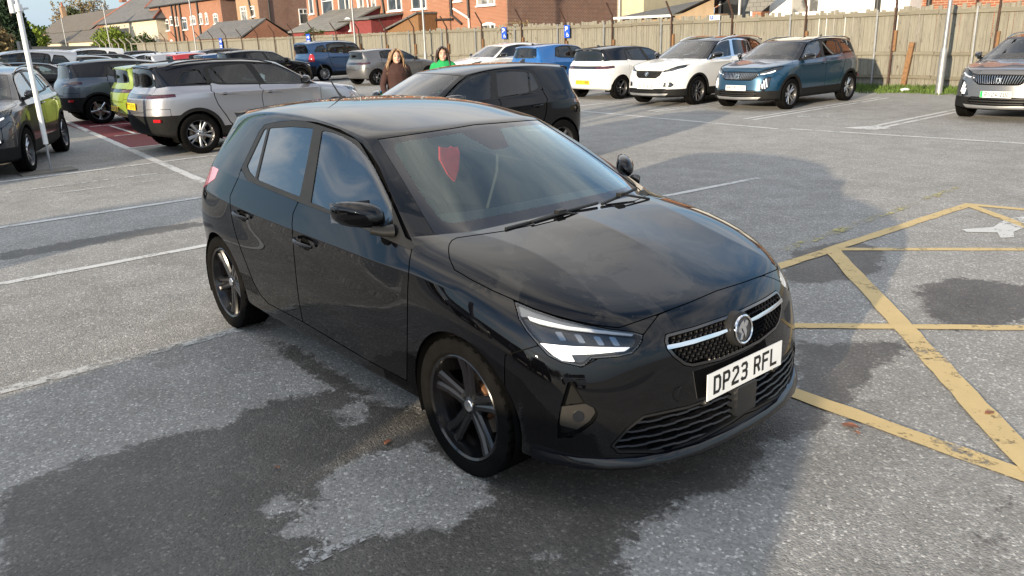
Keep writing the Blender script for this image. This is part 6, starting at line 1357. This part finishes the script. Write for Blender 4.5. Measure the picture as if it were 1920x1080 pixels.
# ---------------------------------------------------------------- trees, hedges, palisade fence
def leafmat(name, c1, c2):
    t = NT(name); co = t.coord('Object'); c = t.mix(t.ramp(t.noise(1.3, 4, .6, co), [(.3, 0.0), (.7, 1.0)]), c1, c2); b = t.bsdf(Base_Color=c, Roughness=.8); b.inputs['Specular IOR Level'].default_value = .2; return t.m
LF = dict(con=leafmat('dark conifer needles', (.018, .035, .018), (.035, .06, .028)), ivy=leafmat('ivy leaves', (.06, .075, .03), (.10, .11, .05)), bush=leafmat('yellow green leaves', (.09, .14, .018), (.17, .22, .03)), dk=leafmat('dark hedge leaves', (.03, .055, .015), (.06, .09, .025)), aut=leafmat('autumn leaves', (.17, .13, .06), (.24, .18, .09)))
BARK = simple('bark', (.10, .08, .06), .95, vary=.3, nscale=8, bump=.4)
def crown(name, c, r, n, leaf, mat, parent, seed, shape='ball', gaps=.35):
    rr = np.random.default_rng(seed); N = n*3; P = rr.normal(size=(N, 3)); P /= np.linalg.norm(P, axis=1)[:, None]; rad = rr.random(N)**.45
    if shape == 'cone':
        h = rr.random(N)**1.4; th = rr.random(N)*6.283; w = (1-h)**.75*(.65+.35*rr.random(N)); P = np.stack([w*np.cos(th), w*np.sin(th), h*2-1], 1)
    else: P = P*rad[:, None]
    k = np.array([mnoise.noise(Vector(p*2.3+seed)) for p in P]); lump = np.array([mnoise.noise(Vector(p/max(1e-6, np.linalg.norm(p))*1.8+seed*2)) for p in P])
    keep = k > -.55+gaps; P = P[keep][:n]; lump = lump[keep][:n]; P = P*(1+.32*lump)[:, None]; m = len(P)
    d1 = rr.normal(size=(m, 3)); d1 /= np.linalg.norm(d1, axis=1)[:, None]; d2 = np.cross(d1, rr.normal(size=(m, 3))); d2 /= np.linalg.norm(d2, axis=1)[:, None]; s = leaf*(.6+.8*rr.random(m))[:, None]
    C_ = np.array(c)+P*np.array(r); V = np.concatenate([C_-d1*s, C_+d2*s*.6, C_+d1*s, C_-d2*s*.6]); F = np.stack([np.arange(m), np.arange(m)+m, np.arange(m)+2*m, np.arange(m)+3*m], 1)
    return mk(name, V, F.tolist(), mat, parent, smooth=False)
def tree(name, loc, h, r, mat, label, seed, shape='ball', n=2600, leaf=.22, trunk=.22, low=.25, group=None, gaps=.3, fan=False):
    t = empty(name, loc); tag(t, label, 'tree' if 'tree' in name else 'bush', group); rr = random.Random(seed)
    tubeo('trunk', [(0, 0, 0), (.05*h*rr.uniform(-.3, .3), 0, h*.4), (0, 0, h*.9)], [trunk, trunk*.7, trunk*.15], BARK, t, 8)
    for i in range(9 if fan else 6):
        a = rr.uniform(0, 6.28); z = h*rr.uniform(low, .55); e = Vector((math.cos(a)*r*.75, math.sin(a)*r*.75, h*rr.uniform(.7, .95))); tubeo('limb', [(0, 0, z), Vector((0, 0, z)).lerp(e, .5)+Vector((0, 0, .05*h)), e], [trunk*.4, trunk*.25, trunk*.06], BARK, t, 6)
    crown('crown', (0, 0, h*(low+1)/2), (r, r, h*(1-low)/2), n, leaf, mat, t, seed, shape, gaps); return t
def far_at(px, d):
    v = CR.T @ np.array([(px-960)/CF, (540-85)/CF, 1.0]); v = v[:2]/np.linalg.norm(v[:2]); return Vector((CP[0]+d*v[0], CP[1]+d*v[1], 0))
tree('conifer_tree', far_at(30, 100), 7.8, 2.5, LF['con'], 'broad dark green conifer behind the white flagpole', 3, 'cone', 6500, .22, .3, .02, gaps=.05)
tree('autumn_tree', far_at(-14, 92), 4.4, 2.0, LF['aut'], 'brown autumn tree low beside the dark conifer', 4, n=1800, low=.05); tree('round_bush', far_at(62, 120), 5.0, 2.2, LF['bush'], 'yellow green bush between dark conifer and gabled house', 5, n=1800, low=.0)
BT = 'bare autumn trees on the skyline'
for i, (px, d, h, r) in enumerate([(138, 190, 11.3, 3.6), (164, 190, 12.2, 3.4), (188, 190, 11.6, 3.4), (127, 185, 7.4, 2.6)]): tree('bare_tree', far_at(px, d), h, r, LF['aut'], ['tall thin-leaved autumn tree furthest from the cream house', 'tall thin-leaved autumn tree rising behind the ivy clad one', 'tall thin-leaved autumn tree next to the cream house roof', 'short thin-leaved autumn tree beside the ivy clad one'][i], 20+i, n=1500, leaf=.20, trunk=.2, low=.3, group=BT, gaps=.5, fan=True)
tree('ivy_tree', far_at(147, 180), 9.0, 1.9, LF['ivy'], 'ivy clad round-topped tree between the bare trees', 30, n=2600, leaf=.3, low=.2, gaps=.1)
for i, (px, d, h, r) in enumerate([(95, 210, 6.8, 3.5), (113, 215, 6.0, 3), (178, 170, 5.5, 3), (10, 160, 5, 5), (45, 170, 6, 4), (70, 220, 5.6, 5)]): tree('far_tree', far_at(px, d), h, r, LF['aut'] if i % 2 else LF['dk'], 'low brownish tree on the far skyline beyond the gabled house', 40+i, n=900, leaf=.35, low=.0, group='far skyline trees', gaps=.1)
for i, (px, d, h, r, m, lb) in enumerate([(205, 100, 4.0, 1.9, 'bush', 'bright yellow green bush before the cream house'), (216, 96, 3.9, 1.6, 'bush', 'smaller yellow green bush beside the cream house window'), (268, 88, 3.0, 1.5, 'dk', 'dark green bush at the end of the timber fence'), (190, 100, 2.3, 1.8, 'bush', 'low green hedge bush behind the cranked concrete posts')]): tree('garden_bush', far_at(px, d), h, r, LF[m], lb, 60+i, n=2200, leaf=.13, low=.0, trunk=.1, gaps=.1)
q = on_plane(585, 68, 1, 21.6); tree('fence_shrub', (q.x, 21.8, 1.2), 1.35, .9, LF['dk'], 'small green shrub growing over the fence by the mossy roof', 71, n=700, leaf=.07, low=.0, trunk=.04)
q = on_plane(970, 45, 1, 21.0); tree('fence_shrub', (q.x, 21.0, 1.0), 1.45, .9, LF['aut'], 'brown dry creeper on the fence top by the brick end wall', 72, n=350, leaf=.05, low=.3, trunk=.03)
# concrete cranked posts and hedge beyond the timber fence
for i, px in enumerate(range(182, 268, 12)):
    x = xat(px, 20.5); o = tubeo('concrete_post', [(0, 0, 0), (0, 0, 2.1), (0, -.4, 2.55)], .07, simple('old concrete', (.33, .30, .25), .9, vary=.2), None, 6); o.location = (x, 20.5, 0); tag(o, 'cranked concrete fence post in front of the yellow green bushes', 'post', 'cranked concrete posts')
pal = empty('palisade_fence', tuple(far_at(110, 75))); tag(pal, 'dark grey steel palisade fence beyond the far parked cars', 'fence'); a, b = far_at(52, 62), far_at(184, 92); d = (b-a); L = d.length; d.normalize(); PALM = simple('palisade steel', (.075, .08, .085), .6, metal=.5)
bm = bmesh.new(); box(bm, (0, 0, 1.0), (.07, .02, 2.0)); pm = bpy.data.meshes.new('pale'); bm.to_mesh(pm); bm.free(); pm.materials.append(PALM)
for i in range(int(L/.16)):
    o = bpy.data.objects.new('pale', pm); COL.objects.link(o); o.parent = pal; p = a+d*(i*.16)-pal.location; o.location = p; o.rotation_euler = (0, 0, math.atan2(d.y, d.x))
for z in (.45, 1.7): tubeo('palisade_rail', [a-pal.location+Vector((0, 0, z)), b-pal.location+Vector((0, 0, z))], .03, PALM, pal, 4)
p = far_at(45, 58); o = boxo('gate_pillar', (0, 0, 1.15), (.9, .6, 2.3), simple('dark cabinet', (.02, .022, .025), .5), None, bev=.03); o.location = p; tag(o, 'dark utility cabinet beside the palisade fence', 'cabinet')
# hill line far away
V = []; F = []
for i in range(60):
    a = R(120)+R(110)*i/59; d_ = 520; h = 9+5*mnoise.noise(Vector((i*.2, 0, 3)))
    V += [(d_*math.cos(a), d_*math.sin(a), -1), (d_*math.cos(a), d_*math.sin(a), h), ((d_+200)*math.cos(a), (d_+200)*math.sin(a), h*.9)]
for i in range(59): F += [(3*i, 3*i+3, 3*i+4, 3*i+1), (3*i+1, 3*i+4, 3*i+5, 3*i+2)]
mk('hills', V, F, LF['dk'], None)['kind'] = 'structure'
# ---------------------------------------------------------------- two women walking between the cars
def skin_mesh(verts, edges, radii, sub=2):
    """a swept body: closely spaced balls along every bone, fused later into one surface"""
    bm = bmesh.new(); rad = [(r if isinstance(r, tuple) else (r, r)) for r in radii]
    for (a, b) in edges:
        p, q = Vector(verts[a]), Vector(verts[b]); L = (q-p).length; n = max(2, int(L/(.30*min(min(rad[a]), min(rad[b])))))
        for i in range(n+1):
            t = i/n; rx = rad[a][0]*(1-t)+rad[b][0]*t; ry = rad[a][1]*(1-t)+rad[b][1]*t
            r_ = bmesh.ops.create_icosphere(bm, subdivisions=2, radius=1.0); bmesh.ops.scale(bm, vec=(rx, ry, min(rx, ry)), verts=r_['verts']); bmesh.ops.translate(bm, vec=p.lerp(q, t), verts=r_['verts'])
    m = bpy.data.meshes.new('s'); bm.to_mesh(m); bm.free(); return m
def join_remesh(name, meshes, mat, parent, voxel=.008):
    bm = bmesh.new()
    for m in meshes: bm.from_mesh(m)
    o = bmk(name, bm, mat, parent, smooth=True); md = o.modifiers.new('r', 'REMESH'); md.mode = 'VOXEL'; md.voxel_size = voxel; md.use_smooth_shade = True; sm = o.modifiers.new('s', 'SMOOTH'); sm.factor = .5; sm.iterations = 5
    bpy.context.view_layer.update(); me_ = bpy.data.meshes.new_from_object(o.evaluated_get(bpy.context.evaluated_depsgraph_get())); o.modifiers.clear(); o.data = me_
    if not me_.materials: me_.materials.append(mat)
    me_.polygons.foreach_set('use_smooth', [True]*len(me_.polygons)); return o
def ball(c, r, sub=3):
    bm = bmesh.new(); bmesh.ops.create_icosphere(bm, subdivisions=sub, radius=1.0); bmesh.ops.scale(bm, vec=r, verts=bm.verts); bmesh.ops.translate(bm, vec=c, verts=bm.verts); m = bpy.data.meshes.new('b'); bm.to_mesh(m); bm.free(); return m
SKIN = simple('skin', (.56, .33, .24), .55, vary=.08, nscale=12)
def person(loc, rz, H, top, legs, hairm, label, stride, hair='wavy', stout=1.0):
    r = empty('person', loc, rz); tag(r, label, 'person'); k = H/1.64; st = stout
    V = [(0, 0, .93), (.0, 0, 1.10), (.01, 0, 1.25), (.0, 0, 1.36), (.005, 0, 1.425), (.02, 0, 1.50)]; E_ = [(0, 1), (1, 2), (2, 3), (3, 4), (4, 5)]; Rr = [(.105*st, .155*st), (.095*st, .13*st), (.105*st, .15*st), (.075, .125*st), .050, .055]
    arms = {}
    for s in (-1, 1):
        b = len(V); sw = stride*s; hx = sw*.35
        V += [(0, s*.09, .88), (hx*.6, s*.10, .49), (hx-.02, s*.10, .10), (hx+.11, s*.115, .035)]; E_ += [(0, b), (b, b+1), (b+1, b+2), (b+2, b+3)]; Rr += [.092*st, .062*st, .042, .035]
        b = len(V); V += [(0, s*.148*st, 1.335), (-.03-sw*.12, s*.235*st, 1.08), (.07-sw*.3, s*.235*st, .86), (.10-sw*.35, s*.225*st, .79)]; E_ += [(3, b), (b, b+1), (b+1, b+2), (b+2, b+3)]; Rr += [.058, .044, .030, (.020, .036)]
        arms[s] = Vector(V[-1])
    V = [(x*k, y*k, z*k) for x, y, z in V]; Rr = [tuple(q*k for q in a) if isinstance(a, tuple) else a*k for a in Rr]
    ms = [skin_mesh(V, E_, Rr)]
    for s in (-1, 1):                              # five fingers each, slightly curled
        p = arms[s]*k
        for f in range(4):
            dx = (.027-.018*f); L = (.062, .072, .068, .052)[f]; q = [p+Vector((dx, 0, -.02)), p+Vector((dx+.006, -s*.004, -.02-L*.55)), p+Vector((dx+.016, -s*.016, -.02-L))]; ms.append(skin_mesh([tuple(a) for a in q], [(0, 1), (1, 2)], [.010, .009, .008], 1))
        q = [p+Vector((.025, -s*.008, .015)), p+Vector((.048, -s*.012, -.015)), p+Vector((.052, -s*.014, -.045))]; ms.append(skin_mesh([tuple(a) for a in q], [(0, 1), (1, 2)], [.012, .010, .009], 1))
    hc = Vector((.025, 0, 1.535))*k
    ms += [ball(hc, (.094*k, .074*k, .112*k)), ball(hc+Vector((.030, 0, -.055)), (.066*k, .058*k, .062*k)), ball(hc+Vector((.095, 0, -.018))*k, (.020, .016, .022), 2), ball(hc+Vector((.088, 0, .008))*k, (.012, .010, .03), 2), ball(hc+Vector((.082, 0, -.092))*k, (.018, .024, .018), 2), ball(hc+Vector((.086, 0, -.058))*k, (.012, .026, .012), 2)]
    for s in (-1, 1): ms += [ball(hc+Vector((-.005, s*.074, -.01))*k, (.022, .010, .032), 2), ball(hc+Vector((.062, s*.036, -.035))*k, (.028, .026, .024), 2)]
    body = join_remesh('body', ms, SKIN, r, .007)
    for s in (-1, 1):
        me_ = ball(hc+Vector((.0865, s*.031, .008))*k, (.007, .013, .007), 2); o = bpy.data.objects.new('eye', me_); COL.objects.link(o); o.parent = body; me_.materials.append(simple('eye dark', (.03, .025, .02), .2))
        me_ = ball(hc+Vector((.090, s*.033, .030))*k, (.006, .020, .0045), 2); o = bpy.data.objects.new('eyebrow', me_); COL.objects.link(o); o.parent = body; me_.materials.append(hairm)
    me_ = ball(hc+Vector((.0965, 0, -.058))*k, (.006, .024, .007), 2); o = bpy.data.objects.new('mouth', me_); COL.objects.link(o); o.parent = body; me_.materials.append(simple('lips', (.42, .13, .12), .4))
    # clothes grown from the same skeleton
    idx = [0, 1, 2, 3]+[10, 11, 12]+[18, 19, 20] if False else None
    tv = [V[0], V[1], V[2], V[3], (V[4][0], 0, V[4][2]-.02)]; te = [(0, 1), (1, 2), (2, 3), (3, 4)]; tr_ = [(.135*st*k, .185*st*k), (.125*st*k, .165*st*k), (.135*st*k, .18*st*k), (.105*k, .15*st*k), .066*k]
    for s, b in ((-1, 10), (1, 18)):
        j = len(tv); tv += [V[b], V[b+1], tuple(Vector(V[b+2])*.97+Vector(V[b+1])*.03)]; te += [(3, j), (j, j+1), (j+1, j+2)]; tr_ += [.068*k, .058*k, .046*k]
    m1 = skin_mesh(tv, te, tr_); join_remesh('jumper', [m1], top, r, .009)
    lv = [V[0]]; le = []; lr = [(.125*st*k, .175*st*k)]
    for b in (6, 14): j = len(lv); lv += [V[b], V[b+1], V[b+2]]; le += [(0, j), (j, j+1), (j+1, j+2)]; lr += [.108*st*k, .078*st*k, .060*k]
    join_remesh('trousers', [skin_mesh(lv, le, lr)], legs, r, .009)
    for b in (8, 16):
        a, c = Vector(V[b]), Vector(V[b+1]); me_ = ball((a+c)/2+Vector((.02, 0, -.022)), (.125, .048, .048), 3)
        for v in me_.vertices: v.co.z = max(v.co.z, .004)
        o = bpy.data.objects.new('shoe', me_); COL.objects.link(o); o.parent = r; me_.materials.append(BLACKPL)
    # hair: cap plus locks
    rr = random.Random(int(H*1000)); ms = []
    bm = bmesh.new(); bmesh.ops.create_icosphere(bm, subdivisions=4, radius=1.0)
    for v in list(bm.verts):
        if v.co.x > .28 and v.co.z < .52-.0*abs(v.co.y) or v.co.z < -.55: bm.verts.remove(v)
    for v in bm.verts: n = 1+.05*mnoise.noise(v.co*6); v.co = Vector((v.co.x*.112*k*n, v.co.y*.093*k*n, v.co.z*.128*k*n))+hc+Vector((-.012, 0, .012))
    cap = bmk('hair', bm, hairm, r, smooth=True); md = cap.modifiers.new('s', 'SOLIDIFY'); md.thickness = .012
    for i in range(64 if hair == 'wavy' else 54):
        a = R(62)+R(236)*(i+.5)/(64 if hair == 'wavy' else 54)+rr.uniform(-.05, .05); x0, y0 = math.cos(a), math.sin(a); rad = .092; L = rr.uniform(.26, .36) if hair == 'wavy' else rr.uniform(.28, .38); P = []; R_ = []; wv = .016 if hair == 'wavy' else .004; ph = rr.uniform(0, 6)
        blow = Vector((0, -.06, 0)) if hair == 'wavy' else Vector((-.02, -.04, 0))
        for j in range(9):
            t = j/8; out = rad+.03*math.sin(t*1.6)+.02*t*(1 if hair == 'wavy' else .3)+wv*math.sin(t*9+ph)
            P.append(hc+Vector((x0*out*1.05-.012, y0*out*.95, .075-t*L))*1.0+blow*t*t*(1 if y0 < .2 else -.2)); R_.append(.017*(1-.6*t) if j else .010)
        V2, F2 = tube(P, R_, 6); bmm = bpy.data.meshes.new('l'); bmm.from_pydata([tuple(v) for v in V2], [], F2); ms.append(bmm)
    for i in range(16):                            # crown strands from the parting
        s = 1 if i % 2 else -1; x0 = -.09+.165*(i//2)/7; P = [hc+Vector((x0, s*.004, .128-.06*max(0, x0-.03)*8*.3)), hc+Vector((x0+.004, s*.055, .098)), hc+Vector((x0*.9, s*.092, .03)), hc+Vector((x0*.75-.01, s*.102, -.05))]; V2, F2 = tube(P, [.010, .014, .014, .010], 6); bmm = bpy.data.meshes.new('l'); bmm.from_pydata([tuple(v) for v in V2], [], F2); ms.append(bmm)
    bm = bmesh.new()
    for m in ms: bm.from_mesh(m)
    o = bmk('hair_locks', bm, hairm, cap, smooth=True); o['kind'] = 'stuff'
    return r
BLOND = simple('blonde hair', (.25, .155, .08), .5, vary=.35, nscale=30); BRUN = simple('dark brown hair', (.035, .018, .012), .4, vary=.3, nscale=30)
def face_to(p): return math.atan2(CP[1]-p.y, CP[0]-p.x)
p = far_at(741, 14.0); person(tuple(p), face_to(p)+.15, 1.60, simple('brown knit', (.045, .018, .014), .9, vary=.25, nscale=30, bump=.3), simple('dark jeans', (.02, .022, .035), .85), BLOND, 'blonde woman in a dark brown jumper walking between the cars', .5, 'wavy', 1.12)
p = far_at(829, 14.2); person(tuple(p), face_to(p)+.05, 1.61, simple('green knit', (.012, .30, .085), .9, vary=.15, nscale=30, bump=.2), simple('black trousers', (.012, .012, .014), .85), BRUN, 'dark-haired woman in a bright green top walking between the cars', -.5, 'straight', 1.08)
# ---------------------------------------------------------------- more parked cars, flag, and what stands behind the photographer
FAR = [(140, 48, 'van', -90, 'white', 'white people carrier in the far rows near the palisade fence'), (62, 32, '208', 90, 'black', 'black hatchback in the far rows behind the white flagpole'), (215, 41, '2008', 90, 'grey', 'grey SUV with roof rails in the far rows behind the slate crossover'), (92, 54, '208', 90, 'slate', 'slate hatchback in the far rows below the palisade fence'),
       (116, 58, '208', -90, 'red', 'red hatchback in the far rows beside the white people carrier'), (312, 53, '208', -90, 'vblue', 'vivid blue hatchback in the far rows behind the silver SUV'), (336, 47, '208', 90, 'lsil', 'pale silver hatchback in the far rows behind the silver SUV'), (287, 57, '208', -90, 'dgrey', 'dark grey hatchback in the far rows by the vivid blue one'),
       (388, 51, '2008', -90, 'black', 'black SUV in the far rows under the lamp post'), (378, 44.5, '208', 90, 'red', 'red hatchback in the far rows before the black SUV'), (421, 42, '208', -90, 'slate', 'slate hatchback in the far rows next to the red one'), (440, 38.5, '208', 90, 'navy', 'navy hatchback in the far rows before the slate one'),
       (488, 37, 'mokka', 90, 'black', 'black crossover in the far rows next to the light silver SUV'), (256, 50, '208', -90, 'white', 'white hatchback in the far rows below the cream house'), (268, 62, 'mokka', 90, 'lsil', 'silver crossover in the far rows below the dark bush'), (18, 19.5, '2008', R(-22)*57.3, 'slate', 'slate SUV parked askew behind the dark grey one'),
       (5, 34, 'van', -90, 'lsil', 'pale people carrier in the far rows at the conifer side'), (186, 66, '208', 90, 'navy', 'navy hatchback in the far rows below the yellow green bush'), (232, 58, '2008', -90, 'white', 'white SUV in the far rows below the cream house'), (354, 60, '208', -90, 'white', 'white hatchback in the far rows below the brick outbuilding'), (455, 54, '208', 90, 'lsil', 'pale silver hatchback in the far rows below the tan brick house')]
for (px, d, st, hd, col, lb) in FAR:
    q = far_at(px, d); o = place_car(P_[st], (q.x, q.y+(1.3 if hd > 0 else -1.3), 0), R(hd), PT[col], PT['blacktop'] if st == '2008' else PT[col], lb, 'cars in the far rows')
    car_plates(o, STY[st])
# feather flag beside the dark grey SUV
def feather(loc, label, col, H=4.4, z0=2.62, side=-1, rz=0):
    r = empty('feather_flag', loc, rz); tag(r, label, 'flag'); W = simple('white pole', (.74, .74, .73), .4, vary=.05)
    tubeo('ground_spike', [(0, 0, .02), (0, 0, .45)], .018, GALV, r, 10); tubeo('pole', [(0, 0, .42), (0, 0, z0+.1)], .036, W, r, 12); tubeo('pole_top', [(0, 0, z0), (0, 0, H-.6), (0, side*.12, H-.2), (0, side*.40, H)], [.026, .02, .014, .008], W, r, 10)
    tubeo('clamp', [(0, 0, z0-.30), (0, 0, z0-.20)], .058, W, r, 12); tubeo('clamp_peg', [(0, side*.08, z0-.29), (0, -side*.13, z0-.25)], .016, W, r, 8); tubeo('clamp_weight', [(0, side*.075, z0-.32), (0, side*.075, z0-.14)], .04, W, r, 10)
    boxo('base_plate', (.0, -.05, .012), (.42, .75, .024), simple('base steel', (.16, .145, .12), .7, vary=.3), r)
    V = []; F = []; n = 14
    for i in range(n+1):
        t = i/n; z = z0+.02+(H-z0-.04)*t; w = .55+.12*t if t < .75 else .64*math.sqrt(max(0, 1-((t-.75)/.27)**2)); z -= .0
        for j in range(6): u = j/5; V.append((.05*math.sin(u*3+t*4)*u, side*(.012+w*u), z-(1-t)*.32*u*(1 if t < .4 else 0)-.0))
    for i in range(n):
        for j in range(5): F.append((i*6+j, i*6+j+1, (i+1)*6+j+1, (i+1)*6+j))
    o = mk('flag_cloth', V, F, simple('flag '+col[0], col[1], .8, vary=.1), r); md = o.modifiers.new('t', 'SOLIDIFY'); md.thickness = .003
    return r
g0 = ground_at(97, 322); feather((g0.x, g0.y, 0), 'white flagpole with teal feather flag on a flat steel base', ('teal', (.20, .36, .34)), side=-1)
feather((-4.6, -8.4, 0), 'white flagpole with navy feather flag opposite the black hatchback', ('navy', (.012, .02, .07)), side=1, H=4.6, z0=1.4)
# cars in the opposite row: their shadows fall across the foreground
for (x, y, st, col, lb) in [(.1, -9.4, '2008', 'dgrey', 'dark grey SUV in the row facing the large black hatchback doors'), (2.1, -9.3, 'mokka', 'black', 'black crossover in the row facing the large black hatchback nose'), (-4.9, -9.8, '2008', 'slate', 'slate SUV in the row facing the large black hatchback tail'), (-9.8, -9.5, 'mokka', 'dgrey', 'dark grey crossover in the showroom side row near the flagpole'), (7.4, -9.6, '208', 'white', 'white hatchback in the showroom side row')]:
    o = place_car(P_[st], (x, y, 0), R(-90), PT[col], PT['blacktop'], lb, 'cars in the opposite row'); car_plates(o, STY[st])
sr = empty('showroom', (0, 0, 0)); tag(sr, 'long dark clad showroom with corrugated walls and a deep fascia', 'building'); CORR = simple('corrugated cladding', (.05, .055, .06), .5, metal=.3, vary=.1)
boxo('wall', (-16, -42, 2.9), (34, 12, 5.8), CORR, sr); boxo('fascia', (-16, -35.95, 5.3), (34.3, .25, .9), simple('fascia panel', (.03, .035, .045), .4), sr)
for i in range(8): boxo('display_window', (-30+i*4, -35.97, 1.4), (3.4, .10, 2.2), PANE, sr)
for i in range(40): boxo('cladding_rib', (-32.6+i*.85, -35.98, 3.0), (.08, .08, .5), CORR, sr)
for i in range(16): tree('boundary_tree', (-46+i*7.2+random.uniform(-2, 2), -58-random.uniform(0, 10), 0), random.uniform(6.5, 9.0), random.uniform(3.8, 5.0), LF['dk'] if i % 3 else LF['aut'], 'tall boundary tree behind the long dark showroom', 200+i, n=900, leaf=.4, low=.0, group='boundary trees past the showroom', gaps=.05)
